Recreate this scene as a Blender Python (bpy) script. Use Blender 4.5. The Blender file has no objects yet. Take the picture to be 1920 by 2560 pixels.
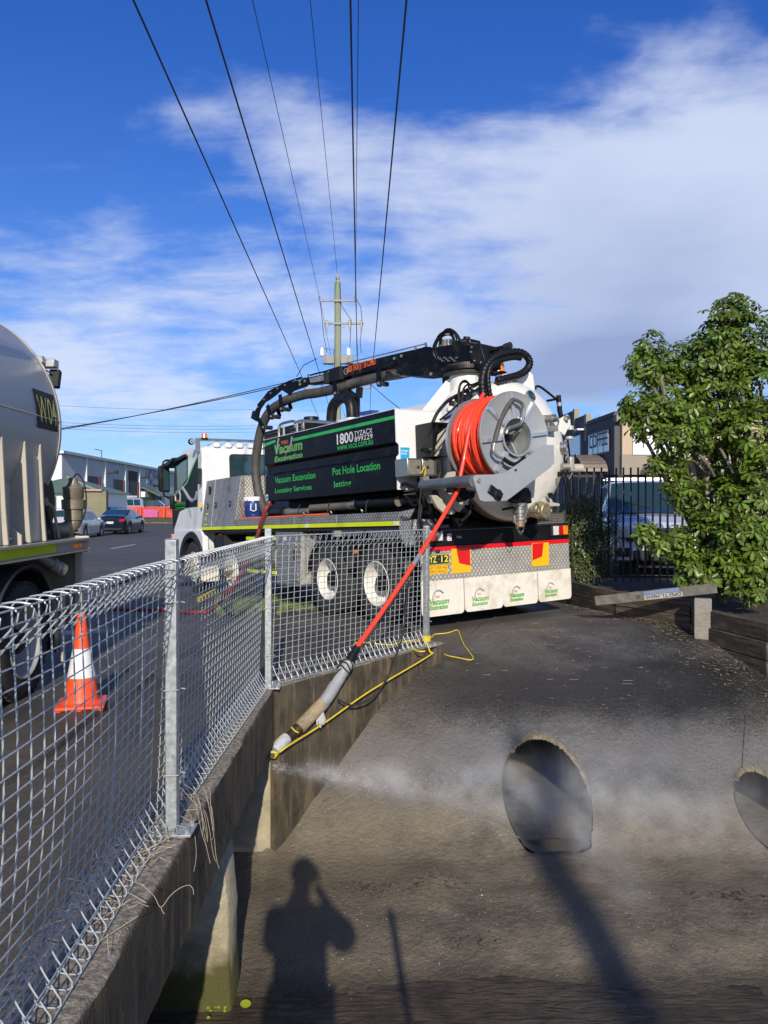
import bpy, bmesh, math, random
from mathutils import Vector as V, Matrix, noise
random.seed(7)
S = bpy.context.scene
COL = S.collection
PI = math.pi
# ------------------------------------------------------------ camera
cam = bpy.data.cameras.new('camera'); camo = bpy.data.objects.new('camera', cam); COL.objects.link(camo)
EYE = V((0, 0, 1.65)); FPX = 1950.0; PITCH = math.radians(-0.44)
camo.location = EYE; camo.rotation_euler = (math.radians(90) + PITCH, 0, 0)
cam.sensor_fit = 'VERTICAL'; cam.sensor_height = 36.0; cam.lens = 36.0 * FPX / 2560
cam.clip_start = 0.05; cam.clip_end = 2000
S.camera = camo
# ------------------------------------------------------------ sky with clouds
SUNDIR = V((-0.085, 0.905, -0.42)).normalized()
w = bpy.data.worlds.new('World'); S.world = w; w.use_nodes = True
nt = w.node_tree; nt.nodes.clear()
def N(t, **k):
    n = nt.nodes.new(t)
    for a, b in k.items():
        if isinstance(a, str) and a.startswith('i_'): n.inputs[a[2:].replace('_', ' ')].default_value = b
        else: setattr(n, a, b)
    return n
def LK(a, b): nt.links.new(a, b)
def Mth(op, a, b=None, c=None, clamp=False):
    n = nt.nodes.new('ShaderNodeMath'); n.operation = op; n.use_clamp = clamp
    for i, x in enumerate((a, b, c)):
        if x is None: continue
        if hasattr(x, 'links') or hasattr(x, 'is_output'): nt.links.new(x, n.inputs[i])
        else: n.inputs[i].default_value = x
    return n.outputs[0]
sky = N('ShaderNodeTexSky'); sky.sky_type = 'NISHITA'; sky.sun_disc = False
sky.sun_elevation = math.radians(24.8); sky.sun_rotation = math.radians(174.6)
sky.altitude = 0; sky.air_density = 1.0; sky.dust_density = 0.35; sky.ozone_density = 3.2
tc = N('ShaderNodeTexCoord')
sep = N('ShaderNodeSeparateXYZ'); LK(tc.outputs['Generated'], sep.inputs[0])
zz = Mth('ADD', Mth('MAXIMUM', sep.outputs[2], 0.0), 0.16)
px_ = Mth('DIVIDE', sep.outputs[0], zz); py_ = Mth('DIVIDE', sep.outputs[1], zz)
cmb = N('ShaderNodeCombineXYZ'); LK(px_, cmb.inputs[0]); LK(py_, cmb.inputs[1]); cmb.inputs[2].default_value = 3.7
def fbm(vec, scale, detail, rough, dist=0.0, lac=2.0):
    n = N('ShaderNodeTexNoise'); LK(vec, n.inputs['Vector']); n.inputs['Scale'].default_value = scale
    n.inputs['Detail'].default_value = detail; n.inputs['Roughness'].default_value = rough
    n.inputs['Distortion'].default_value = dist; n.inputs['Lacunarity'].default_value = lac
    return n.outputs['Fac']
n1 = fbm(cmb.outputs[0], 2.3, 9, 0.58, 0.25)
mp = N('ShaderNodeMapping'); LK(cmb.outputs[0], mp.inputs[0]); mp.inputs['Scale'].default_value = (2.2, 5.5, 1); mp.inputs['Rotation'].default_value = (0, 0, 0.25)
n2 = fbm(mp.outputs[0], 1.9, 7, 0.6, 0.5)
def pxdir(px, py):
    d = V(((px - 960) / FPX, 1, -(py - 1280) / FPX)); d.rotate(Matrix.Rotation(PITCH, 3, 'X')); return d.normalized()
def blob(px, py, rad, amp, squash=1.0, rot=0.0):
    """soft cloud bank round a direction of the sky; squash < 1 flattens it"""
    c = pxdir(px, py); r = V((c.y, -c.x, 0)).normalized(); u = r.cross(c).normalized()
    r2 = r * math.cos(rot) + u * math.sin(rot); u2 = -r * math.sin(rot) + u * math.cos(rot)
    out = []
    for ax, sc in ((r2, rad), (u2, rad * squash)):
        d = N('ShaderNodeVectorMath', operation='DOT_PRODUCT'); LK(tc.outputs['Generated'], d.inputs[0]); d.inputs[1].default_value = ax / sc
        out.append(Mth('POWER', Mth('ABSOLUTE', d.outputs['Value']), 2.0))
    f = N('ShaderNodeVectorMath', operation='DOT_PRODUCT'); LK(tc.outputs['Generated'], f.inputs[0]); f.inputs[1].default_value = c
    front = Mth('GREATER_THAN', f.outputs['Value'], 0.0)
    e = Mth('POWER', 2.718, Mth('MULTIPLY', Mth('ADD', out[0], out[1]), -1.0))
    return Mth('MULTIPLY', Mth('MULTIPLY', e, amp), front)
cov = None
for b in [(950, 440, .26, .19, .40, -.12), (1380, 520, .20, .26, .62, -.15), (1850, 440, .17, .40, .8, 0), (1900, 90, .12, .18, .70, 0), (1760, 760, .22, .42, .65, 0), (640, 300, .14, .14, .5, 0),
          (1560, 60, .10, .08, .6, .5), (150, 870, .16, .15, .5, -.1), (420, 715, .22, .12, .38, .05), (80, 640, .12, .08, .3, 0), (1000, 770, .17, .20, .5, 0), (640, 960, .4, .18, .42, 0), (1480, 930, .13, .26, .42, -.08), (200, 1040, .32, .20, .5, 0)]:
    x = blob(*b); cov = x if cov is None else Mth('ADD', cov, x)
cov = Mth('ADD', cov, Mth('MULTIPLY', Mth('MULTIPLY', Mth('SUBTRACT', 0.45, sep.outputs[1]), 1.4, clamp=True), 0.34))   # unseen cloud added overhead and behind to whiten the fill light
den = Mth('ADD', Mth('ADD', Mth('MULTIPLY', n1, 0.74), Mth('MULTIPLY', n2, 0.26)), cov)
cl = N('ShaderNodeMapRange'); cl.interpolation_type = 'SMOOTHSTEP'; LK(den, cl.inputs[0])
cl.inputs[1].default_value = 0.70; cl.inputs[2].default_value = 1.06; cl.inputs[3].default_value = 0; cl.inputs[4].default_value = 1
# thick parts of a bank are greyer underneath
thick = N('ShaderNodeMapRange'); LK(Mth('ADD', Mth('ADD', blob(1540, 700, .20, .45, .50, -.1), blob(1520, 930, .17, .9, .30, 0)), Mth('MULTIPLY', n1, 0.5)), thick.inputs[0])
thick.inputs[1].default_value = 0.30; thick.inputs[2].default_value = 1.05
cc = N('ShaderNodeMix', data_type='RGBA'); LK(thick.outputs[0], cc.inputs['Factor'])
cc.inputs['A'].default_value = (6.6, 7.3, 8.9, 1); cc.inputs['B'].default_value = (3.1, 3.7, 5.6, 1)
tint = N('ShaderNodeMix', data_type='RGBA'); tint.blend_type = 'MULTIPLY'; tint.inputs['Factor'].default_value = 1.0
tf = N('ShaderNodeMapRange'); LK(sep.outputs[2], tf.inputs[0]); tf.inputs[1].default_value = 0.02; tf.inputs[2].default_value = 0.5; tf.inputs[3].default_value = 0.45; LK(tf.outputs[0], tint.inputs['Factor'])
LK(sky.outputs[0], tint.inputs['A']); tint.inputs['B'].default_value = (0.27, 0.64, 1.38, 1)
mx = N('ShaderNodeMix', data_type='RGBA'); LK(Mth('MULTIPLY', cl.outputs[0], 0.84), mx.inputs['Factor'])
LK(tint.outputs['Result'], mx.inputs['A']); LK(cc.outputs['Result'], mx.inputs['B'])
bg = N('ShaderNodeBackground'); LK(mx.outputs['Result'], bg.inputs[0]); bg.inputs[1].default_value = 0.098
wo = N('ShaderNodeOutputWorld'); LK(bg.outputs[0], wo.inputs[0])
# ------------------------------------------------------------ sun, exposure
sun = bpy.data.lights.new('sun', 'SUN'); suno = bpy.data.objects.new('sun', sun); COL.objects.link(suno)
sun.energy = 4.3; sun.angle = math.radians(0.53); sun.color = (1.0, 0.91, 0.77)
suno.rotation_euler = SUNDIR.to_track_quat('-Z', 'Y').to_euler(); suno.location = (2, -20, 20)
S.view_settings.view_transform = 'Standard'; S.view_settings.look = 'None'; S.view_settings.exposure = 0.15
S.view_settings.gamma = 1.0; S.view_settings.use_curve_mapping = False
S.cycles.volume_step_rate = 1.0; S.cycles.volume_max_steps = 128
S.cycles.max_bounces = 7; S.cycles.transparent_max_bounces = 12

# ------------------------------------------------------------ helpers
def ray(px, py):
    d = V(((px - 960) / FPX, 1, -(py - 1280) / FPX)); c, s = math.cos(PITCH), math.sin(PITCH)
    return V((d.x, c * d.y - s * d.z, s * d.y + c * d.z))
def atY(px, py, Y): r = ray(px, py); return EYE + r * (Y / r.y)
def atz(px, py, z): r = ray(px, py); return EYE + r * ((z - EYE.z) / r.z)
TF = ray(-356, 1345).normalized(); TR = ray(3849, 1200); TR = (TR - TF * TR.dot(TF)).normalized(); TU = TR.cross(TF)
TP = atY(1056, 1537, 9.13) - TU * 0.30
TM = Matrix(((TR.x, TF.x, TU.x, TP.x), (TR.y, TF.y, TU.y, TP.y), (TR.z, TF.z, TU.z, TP.z), (0, 0, 0, 1)))
def onplane(px, py, pt, nrm):
    """world point of a sight line on a plane of the truck"""
    r = ray(px, py); return EYE + r * ((pt - EYE).dot(nrm) / r.dot(nrm))
TMI = TM.inverted()
def TL(px, py, ax, val):
    """truck-local point (across, along, up) on the plane where coordinate ax has value val"""
    n = (TR, TF, TU)['wsu'.index(ax)]
    return TMI @ onplane(px, py, TP + n * val, n)

def tag(o, label=None, cat=None, group=None, kind=None):
    if label: o['label'] = label
    if cat: o['category'] = cat
    if group: o['group'] = group
    if kind: o['kind'] = kind
    return o
def empty(name, loc=(0, 0, 0), rz=0, label=None, cat=None, group=None, mat=None):
    o = bpy.data.objects.new(name, None); COL.objects.link(o); o.empty_display_size = .2
    if mat is not None: o.matrix_world = mat
    else: o.location = loc; o.rotation_euler = (0, 0, rz)
    return tag(o, label, cat, group)
def copy_tree(o, parent=None):
    c = o.copy(); COL.objects.link(c); c.parent = parent
    for ch in [x for x in bpy.data.objects if x.parent == o]: copy_tree(ch, c)
    return c
def shared(o, n, loc, rot=None, scale=None):
    c = bpy.data.objects.new(n, o.data); COL.objects.link(c); c.parent = o.parent; c.location = loc
    if rot: c.rotation_euler = rot
    if scale: c.scale = scale
    return c
class B:
    def __init__(s): s.v = []; s.f = []
    def add(s, vs, fs):
        k = len(s.v); s.v += [tuple(x) for x in vs]; s.f += [tuple(i + k for i in f) for f in fs]; return s
    def box(s, x0, x1, y0, y1, z0, z1):
        return s.add([(x0, y0, z0), (x1, y0, z0), (x1, y1, z0), (x0, y1, z0), (x0, y0, z1), (x1, y0, z1), (x1, y1, z1), (x0, y1, z1)],
                     [(0, 3, 2, 1), (4, 5, 6, 7), (0, 1, 5, 4), (1, 2, 6, 5), (2, 3, 7, 6), (3, 0, 4, 7)])
    def obox(s, c, ax, h):
        c = V(c); a = [V(ax[i]).normalized() * h[i] for i in range(3)]
        vs = [c + a[0] * i + a[1] * j + a[2] * k for k in (-1, 1) for i, j in ((-1, -1), (1, -1), (1, 1), (-1, 1))]
        return s.add(vs, [(0, 3, 2, 1), (4, 5, 6, 7), (0, 1, 5, 4), (1, 2, 6, 5), (2, 3, 7, 6), (3, 0, 4, 7)])
    def prism(s, poly, off):
        """polygon (3D points) extruded by the vector off"""
        n = len(poly); p = [V(q) for q in poly]; off = V(off)
        s.add(p + [q + off for q in p], [tuple(range(n))[::-1], tuple(range(n, 2 * n))] + [(i, (i + 1) % n, n + (i + 1) % n, n + i) for i in range(n)]); return s
    def bar(s, a, b, w_, h_, up=(0, 0, 1)):
        a = V(a); b = V(b); d = (b - a); L = d.length; d.normalize(); x = d.cross(V(up))
        if x.length < 1e-4: x = d.cross(V((1, 0, 0)))
        x.normalize(); y = x.cross(d)
        return s.obox((a + b) / 2, (x, d, y), (w_ / 2, L / 2, h_ / 2))
    def tube(s, pts, r, n=8, caps=True, closed=False):
        P = [V(p) for p in pts]; m = len(P); R = r if isinstance(r, (list, tuple)) else [r] * m
        k = len(s.v); up = None
        for i in range(m):
            if closed: t = P[(i + 1) % m] - P[i - 1]
            else: t = P[min(i + 1, m - 1)] - P[max(i - 1, 0)]
            if t.length < 1e-9: t = V((0, 0, 1))
            t.normalize()
            if up is None:
                up = t.orthogonal().normalized()
            else:
                up = (up - t * up.dot(t))
                if up.length < 1e-6: up = t.orthogonal()
                up.normalize()
            q = t.cross(up)
            for j in range(n):
                a = 2 * PI * j / n; s.v.append(tuple(P[i] + (up * math.cos(a) + q * math.sin(a)) * R[i]))
        for i in range(m if closed else m - 1):
            i2 = (i + 1) % m
            for j in range(n):
                s.f.append((k + i * n + j, k + i * n + (j + 1) % n, k + i2 * n + (j + 1) % n, k + i2 * n + j))
        if caps and not closed:
            s.f.append(tuple(k + j for j in range(n))[::-1]); s.f.append(tuple(k + (m - 1) * n + j for j in range(n)))
        return s
    def lathe(s, prof, o=(0, 0, 0), ax=(0, 0, 1), n=24, a0=0, a1=2 * PI, ref=None):
        """profile of (radius, along) pairs turned about an axis"""
        o = V(o); ax = V(ax).normalized(); x = V(ref) if ref else ax.orthogonal(); x = (x - ax * x.dot(ax)).normalized(); y = ax.cross(x)
        full = abs(a1 - a0 - 2 * PI) < 1e-6; m = n if full else n + 1; k = len(s.v)
        for (r, h) in prof:
            for j in range(m):
                a = a0 + (a1 - a0) * j / n; s.v.append(tuple(o + ax * h + (x * math.cos(a) + y * math.sin(a)) * r))
        for i in range(len(prof) - 1):
            for j in range(n):
                j2 = (j + 1) % m
                s.f.append((k + i * m + j, k + i * m + j2, k + (i + 1) * m + j2, k + (i + 1) * m + j))
        return s
    def cyl(s, a, b, r0, r1=None, n=16):
        a = V(a); b = V(b); r1 = r0 if r1 is None else r1; L = (b - a).length
        return s.lathe([(0.0001, 0), (r0, 0), (r1, L), (0.0001, L)], a, b - a, n)
    def ball(s, c, r, n=12, sx=1, sy=1, sz=1):
        k = len(s.v); m = n // 2
        for i in range(m + 1):
            t = PI * i / m
            for j in range(n):
                a = 2 * PI * j / n; s.v.append((c[0] + sx * r * math.sin(t) * math.cos(a), c[1] + sy * r * math.sin(t) * math.sin(a), c[2] + sz * r * math.cos(t)))
        for i in range(m):
            for j in range(n): s.f.append((k + i * n + j, k + (i + 1) * n + j, k + (i + 1) * n + (j + 1) % n, k + i * n + (j + 1) % n))
        return s
    def build(s, name, mat, parent=None, smooth=True, bevel=0, ang=35, segs=2, fix=True):
        me = bpy.data.meshes.new(name); me.from_pydata(s.v, [], s.f)
        if fix:
            bm = bmesh.new(); bm.from_mesh(me); bmesh.ops.remove_doubles(bm, verts=bm.verts, dist=1e-5)
            bmesh.ops.recalc_face_normals(bm, faces=bm.faces); bm.to_mesh(me); bm.free()
        me.materials.append(mat)
        if smooth:
            me.polygons.foreach_set('use_smooth', [True] * len(me.polygons)); me.set_sharp_from_angle(angle=math.radians(ang))
        me.update()
        o = bpy.data.objects.new(name, me); COL.objects.link(o)
        if parent: o.parent = parent
        if bevel:
            md = o.modifiers.new('bevel', 'BEVEL'); md.width = bevel; md.segments = segs; md.limit_method = 'ANGLE'; md.angle_limit = math.radians(40); md.harden_normals = False
        return o
def text(s, mat, parent, name, p_bl, xdir, up, W, H, off=0.003, bold=0.0, ext=0.0008, shear=0, spacing=1.0):
    """lettering whose bounding box is W x H, its lower left corner at p_bl"""
    cu = bpy.data.curves.new(name, 'FONT'); cu.body = s; cu.size = 1; cu.extrude = 0; cu.offset = bold; cu.resolution_u = 3; cu.shear = shear; cu.space_character = spacing
    o = bpy.data.objects.new(name, cu); COL.objects.link(o)
    me = bpy.data.meshes.new_from_object(o.evaluated_get(bpy.context.evaluated_depsgraph_get()))
    bpy.data.objects.remove(o); bpy.data.curves.remove(cu)
    xs = [v.co.x for v in me.vertices]; ys = [v.co.y for v in me.vertices]
    x0, x1, y0, y1 = min(xs), max(xs), min(ys), max(ys)
    X = V(xdir).normalized(); U = V(up); Nn = X.cross(U).normalized(); U = Nn.cross(X)
    for v in me.vertices:
        q = V(p_bl) + X * ((v.co.x - x0) / (x1 - x0) * W) + U * ((v.co.y - y0) / (y1 - y0) * H) + Nn * off
        v.co = q
    me.materials.clear(); me.materials.append(mat); me.name = name
    t = bpy.data.objects.new(name, me); COL.objects.link(t); t.parent = parent
    return t

# ------------------------------------------------------------ materials
MATS = {}
def pm(name, col, rough=.5, metal=0.0, var=.12, vs=6.0, bump=0.0, bs=60.0, dirt=None, da=0.0, ds=3.0, coat=0.0, streak=False, spec=.5, rv=0.0, trans=0.0, emis=None, hue=None, bdist=0.004):
    m = bpy.data.materials.new(name); m.use_nodes = True; t = m.node_tree; t.nodes.clear(); L = t.links.new
    out = t.nodes.new('ShaderNodeOutputMaterial'); p = t.nodes.new('ShaderNodeBsdfPrincipled'); L(p.outputs[0], out.inputs[0])
    p.inputs['Roughness'].default_value = rough; p.inputs['Metallic'].default_value = metal; p.inputs['Coat Weight'].default_value = coat
    p.inputs['Coat Roughness'].default_value = .08; p.inputs['Specular IOR Level'].default_value = spec
    if trans: p.inputs['Transmission Weight'].default_value = trans
    tcn = t.nodes.new('ShaderNodeTexCoord'); mpn = t.nodes.new('ShaderNodeMapping'); L(tcn.outputs['Object'], mpn.inputs[0])
    if streak: mpn.inputs['Scale'].default_value = (1, 1, .12)
    nz = t.nodes.new('ShaderNodeTexNoise'); L(mpn.outputs[0], nz.inputs['Vector']); nz.inputs['Scale'].default_value = vs; nz.inputs['Detail'].default_value = 6; nz.inputs['Roughness'].default_value = .62
    rmp = t.nodes.new('ShaderNodeMapRange'); L(nz.outputs['Fac'], rmp.inputs[0]); rmp.inputs[1].default_value = .3; rmp.inputs[2].default_value = .7
    rmp.inputs[3].default_value = 1 - var; rmp.inputs[4].default_value = 1 + var
    mul = t.nodes.new('ShaderNodeMix'); mul.data_type = 'RGBA'; mul.blend_type = 'MULTIPLY'; mul.inputs['Factor'].default_value = 1
    mul.inputs['A'].default_value = (*col, 1); L(rmp.outputs[0], mul.inputs['B']); src = mul.outputs['Result']
    if dirt:
        n2_ = t.nodes.new('ShaderNodeTexNoise'); L(mpn.outputs[0], n2_.inputs['Vector']); n2_.inputs['Scale'].default_value = ds; n2_.inputs['Detail'].default_value = 8; n2_.inputs['Roughness'].default_value = .7
        r2 = t.nodes.new('ShaderNodeMapRange'); L(n2_.outputs['Fac'], r2.inputs[0]); r2.inputs[1].default_value = .62 - .3 * da; r2.inputs[2].default_value = .80 - .12 * da; r2.inputs[4].default_value = min(1, .35 + da)
        mm = t.nodes.new('ShaderNodeMix'); mm.data_type = 'RGBA'; L(r2.outputs[0], mm.inputs['Factor']); L(src, mm.inputs['A']); mm.inputs['B'].default_value = (*dirt, 1); src = mm.outputs['Result']
        rr = t.nodes.new('ShaderNodeMapRange'); L(r2.outputs[0], rr.inputs[0]); rr.inputs[3].default_value = rough; rr.inputs[4].default_value = min(1, rough + .35); L(rr.outputs[0], p.inputs['Roughness'])
    L(src, p.inputs['Base Color'])
    if rv:
        rr = t.nodes.new('ShaderNodeMapRange'); L(nz.outputs['Fac'], rr.inputs[0]); rr.inputs[1].default_value = .35; rr.inputs[2].default_value = .65; rr.inputs[3].default_value = max(.02, rough - rv); rr.inputs[4].default_value = min(1, rough + rv); L(rr.outputs[0], p.inputs['Roughness'])
    if bump:
        n3 = t.nodes.new('ShaderNodeTexNoise'); L(tcn.outputs['Object'], n3.inputs['Vector']); n3.inputs['Scale'].default_value = bs; n3.inputs['Detail'].default_value = 4
        b = t.nodes.new('ShaderNodeBump'); b.inputs['Strength'].default_value = bump; b.inputs['Distance'].default_value = bdist; L(n3.outputs['Fac'], b.inputs['Height']); L(b.outputs[0], p.inputs['Normal'])
    if emis: p.inputs['Emission Color'].default_value = (*emis[0], 1); p.inputs['Emission Strength'].default_value = emis[1]
    MATS[name] = m; return m
def node(m, t, **k):
    n = m.node_tree.nodes.new(t)
    for a, b in k.items(): setattr(n, a, b)
    return n
def princ(m): return next(n for n in m.node_tree.nodes if n.type == 'BSDF_PRINCIPLED')
def plate(name, col=(.36, .36, .35), k=62.0, dirt=(.20, .17, .13), da=.3, rough=.42):
    """aluminium checker plate with raised lozenges; works on any upright face"""
    m = pm(name, col, rough, .45, .16, 5, dirt=dirt, da=da, ds=4); t = m.node_tree; L = t.links.new; p = princ(m)
    tcn = node(m, 'ShaderNodeTexCoord'); sp = node(m, 'ShaderNodeSeparateXYZ'); L(tcn.outputs['Object'], sp.inputs[0])
    def mt(op, a, b=None):
        n = node(m, 'ShaderNodeMath', operation=op)
        for i, x in enumerate((a, b)):
            if x is None: continue
            if isinstance(x, (int, float)): n.inputs[i].default_value = x
            else: L(x, n.inputs[i])
        return n.outputs[0]
    a = mt('ADD', sp.outputs[0], sp.outputs[1])
    A = mt('ABSOLUTE', mt('SINE', mt('MULTIPLY', mt('ADD', mt('MULTIPLY', a, 1.0), mt('MULTIPLY', sp.outputs[2], .8)), k)))
    C = mt('ABSOLUTE', mt('SINE', mt('MULTIPLY', mt('SUBTRACT', mt('MULTIPLY', a, 1.0), mt('MULTIPLY', sp.outputs[2], .8)), k)))
    h = mt('MULTIPLY', A, C)
    b = node(m, 'ShaderNodeBump'); b.inputs['Strength'].default_value = .9; b.inputs['Distance'].default_value = .006; L(h, b.inputs['Height']); L(b.outputs[0], p.inputs['Normal'])
    mm = node(m, 'ShaderNodeMix', data_type='RGBA', blend_type='MULTIPLY'); mm.inputs['Factor'].default_value = 1
    old = p.inputs['Base Color'].links[0].from_socket; L(old, mm.inputs['A'])
    r = node(m, 'ShaderNodeMapRange'); L(h, r.inputs[0]); r.inputs[1].default_value = .35; r.inputs[2].default_value = .7; r.inputs[3].default_value = .78; r.inputs[4].default_value = 1.25
    L(r.outputs[0], mm.inputs['B']); L(mm.outputs['Result'], p.inputs['Base Color'])
    return m
white = pm('white_paint', (.74, .75, .74), .28, 0, .04, 3, dirt=(.42, .38, .29), da=.24, ds=2.6, coat=.3)
tankwhite = pm('tank_white_paint', (.74, .73, .66), .28, 0, .05, 3, dirt=(.40, .34, .24), da=.34, ds=1.8, coat=.3)
navy = pm('navy_black_paint', (.0045, .005, .008), .34, 0, .3, 4, spec=.16, coat=0, dirt=(.045, .042, .038), da=.26, ds=4)
blackp = pm('satin_black_paint', (.008, .008, .009), .42, 0, .3, 8, dirt=(.055, .05, .045), da=.2, ds=6, spec=.3)
blackm = pm('matt_black', (.016, .016, .017), .7, 0, .3, 10, bump=.2)
rubber = pm('tyre_rubber', (.030, .029, .028), .85, 0, .25, 8, bump=.25, bs=30, dirt=(.09, .08, .065), da=.35, ds=5)
hoserub = pm('grey_black_hose_rubber', (.060, .056, .050), .62, 0, .2, 8, bump=.35, bs=25, dirt=(.17, .155, .13), da=.38, ds=3)
redhose = pm('orange_red_hose', (.86, .060, .022), .40, 0, .1, 10, coat=.2, dirt=(.45, .06, .03), da=.1, ds=20)
darkred = pm('dark_red_hose', (.22, .028, .022), .45, 0, .15, 8, dirt=(.12, .06, .045), da=.2)
silver = pm('grey_silver_paint', (.40, .41, .41), .38, .35, .07, 5, dirt=(.22, .19, .15), da=.15, ds=5)
silver2 = pm('bright_silver_edge', (.58, .59, .60), .30, .7, .06, 5)
steel = pm('stainless_steel', (.50, .48, .43), .30, .9, .12, 9, dirt=(.25, .20, .14), da=.2, ds=9)
alloy = pm('cast_aluminium', (.42, .40, .35), .5, .75, .18, 14, bump=.3, bs=60, dirt=(.25, .20, .13), da=.35, ds=10)
galv = pm('galvanised_steel', (.42, .45, .46), .45, .5, .38, 34, bump=.1, bs=80, dirt=(.28, .28, .26), da=.18, ds=12)
galvw = pm('galvanised_wire', (.47, .51, .52), .45, .30, .15, 60, dirt=(.22, .22, .21), da=.15, ds=30)
chk = plate('checker_plate', (.50, .48, .43), 52, (.30, .26, .18), .3, .5)
chkd = plate('weathered_checker_plate', (.34, .34, .33), 52, (.13, .12, .10), .4)
green = pm('leaf_green_vinyl', (.030, .42, .070), .35, 0, .04)
whitev = pm('white_vinyl', (.80, .80, .80), .35, 0, .03)
gold = pm('gold_vinyl', (.55, .40, .16), .4, 0, .1)
greyv = pm('grey_vinyl', (.30, .32, .36), .4, 0, .1)
yellowfl = pm('fluorescent_yellow_tape', (.72, .82, .010), .5, 0, .05, 6, emis=None)
yellow = pm('amber_yellow_reflector', (.85, .46, .01), .4, 0, .05)
redrefl = pm('red_reflector', (.62, .012, .012), .4, 0, .05)
redtape = pm('red_tape', (.68, .008, .018), .4, 0, .05)
orange = pm('orange_vinyl', (.85, .16, .03), .45, 0, .1)
amber = pm('amber_lens', (.75, .19, .005), .15, 0, .1, coat=.5, emis=((1, .25, .01), .12))
redlens = pm('red_lens', (.45, .01, .01), .12, 0, .2, 40, coat=.6)
clearlens = pm('clear_lens', (.62, .62, .60), .15, 0, .2, 60, coat=.6)
glassd = pm('dark_tinted_glass', (.020, .045, .050), .04, 0, .1, spec=.9, coat=.8)
chrome = pm('chrome', (.75, .75, .75), .12, 1, .05)
mudw = pm('white_mudflap_rubber', (.74, .70, .61), .55, 0, .06, 3, dirt=(.36, .27, .16), da=.50, ds=3.2)
conc = pm('weathered_concrete', (.17, .155, .125), .85, 0, .35, 3.5, bump=.7, bs=110, dirt=(.045, .042, .034), da=.62, ds=2.3, bdist=.004)
concface = pm('stained_concrete_face', (.13, .105, .072), .8, 0, .45, 7, bump=.8, bs=90, dirt=(.032, .028, .022), da=.72, ds=4.5, streak=True, bdist=.006)
conclt = pm('pale_concrete', (.33, .29, .20), .8, 0, .3, 5, bump=.8, bs=80, dirt=(.15, .135, .06), da=.4, ds=3, bdist=.005)
plas_blue = pm('blue_plastic', (.02, .05, .20), .4, 0, .1)
cream = pm('cream_beige_paint', (.44, .41, .33), .35, 0, .06, 3, dirt=(.20, .17, .12), da=.2, ds=2, coat=.2)
creamd = pm('beige_grey_tank_paint', (.50, .48, .41), .4, 0, .06, 2, dirt=(.24, .22, .18), da=.2, ds=1.2)
yrope = pm('yellow_rope', (.80, .60, .02), .6, 0, .15, 120, bump=.6, bs=200)
brope = pm('black_rope', (.022, .021, .020), .8, 0, .2, 120, bump=.6, bs=200)
# ------------------------------------------------------------ lie of the land
def sm(x): x = max(0, min(1, x)); return x * x * (3 - 2 * x)
def gz(x, y):
    """height of the paved ground"""
    pl = .175 + .0345 * (min(x, 5) - .46) - .0177 * (y - 9.12)
    q = sm((y - 7.6) / 2.0)
    q *= 1 - sm((y - 17) / 6)
    q *= 1 - sm((-x - 4.5) / 4)
    return .03 * (1 - sm((y - 17) / 6)) * (1 - q) + pl * q
WALL = (-.93, 6.05)                                   # where the two kerb walls meet
WD = V((1.29, 1.75, 0)).normalized(); WN = V((WD.y, -WD.x, 0))   # along / out of the second wall
PTS = [(9.2, None), (8.6, None), (8.15, -1.60), (7.8, -1.665), (7.5, -1.76), (7.2, -1.88), (6.98, -2.04), (6.78, -2.2), (6.45, -2.46), (6.2, -2.66), (6.0, -2.745), (5.4, -2.78), (4.9, -2.80), (4.6, -2.835), (4.2, -2.88), (3.5, -2.95), (1.0, -3.0)]
P1 = V((1.36, 0, -.775)); R1 = .36
P2 = V((3.15, 0, -.85)); R2 = .23
def bank(x, y):
    if y >= 9.2: return gz(x, y)
    pts = [(a, gz(x, a) if b is None else b + 1.65) for a, b in PTS]
    for i in range(len(pts) - 1):
        (y1, z1), (y0, z0) = pts[i], pts[i + 1]
        if y >= y0:
            # Catmull-Rom through the measured profile
            zp = pts[i - 1][1] if i > 0 else z1 + (z1 - z0); zn = pts[min(i + 2, len(pts) - 1)][1]
            yp = pts[i - 1][0] if i > 0 else y1 + .4; yn = pts[min(i + 2, len(pts) - 1)][0]
            t = (y - y0) / (y1 - y0); m0 = (z1 - zn) / max(.05, (y1 - yn)) * (y1 - y0); m1 = (zp - z0) / max(.05, (yp - y0)) * (y1 - y0)
            z = (2 * t**3 - 3 * t**2 + 1) * z0 + (t**3 - 2 * t**2 + t) * m0 + (-2 * t**3 + 3 * t**2) * z1 + (t**3 - t**2) * m1
            break
    else: z = pts[-1][1]
    low = sm((6.6 - y) / 1.2)
    z += low * (.030 * noise.noise(V((x * 1.1, y * 1.4, 0))) + .012 * noise.noise(V((x * 4, y * 5, 3))) + .009 * noise.noise(V((x * 14, y * 14, 5))))
    z += (1 - low) * sm((8.8 - y) / 1) * (.010 * noise.noise(V((x * 1.2, y * 1.2, 8))) + .0025 * noise.noise(V((x * 9, y * 9, 1))))
    # scoured trough in front of the pipes
    for P, R, k in ((P1, R1, -.045), (P2, R2, -.03)):
        d = (x - P.x - .10 * max(0, 6.0 - y)) / (R * 1.1); z -= k * math.exp(-d * d) * sm((6.5 - y) / .5) * sm((y - 4.2) / 1.2)
    # heaps of silt
    for (hx, hy, hr, hh) in ((.35, 5.72, .22, .06), (1.95, 5.25, .45, .05), (2.9, 5.3, .5, .05), (-.2, 4.9, .5, .03), (.9, 5.0, .4, .03)):
        z += hh * math.exp(-((x - hx)**2 + (y - hy)**2) / hr**2)
    return z
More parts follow.
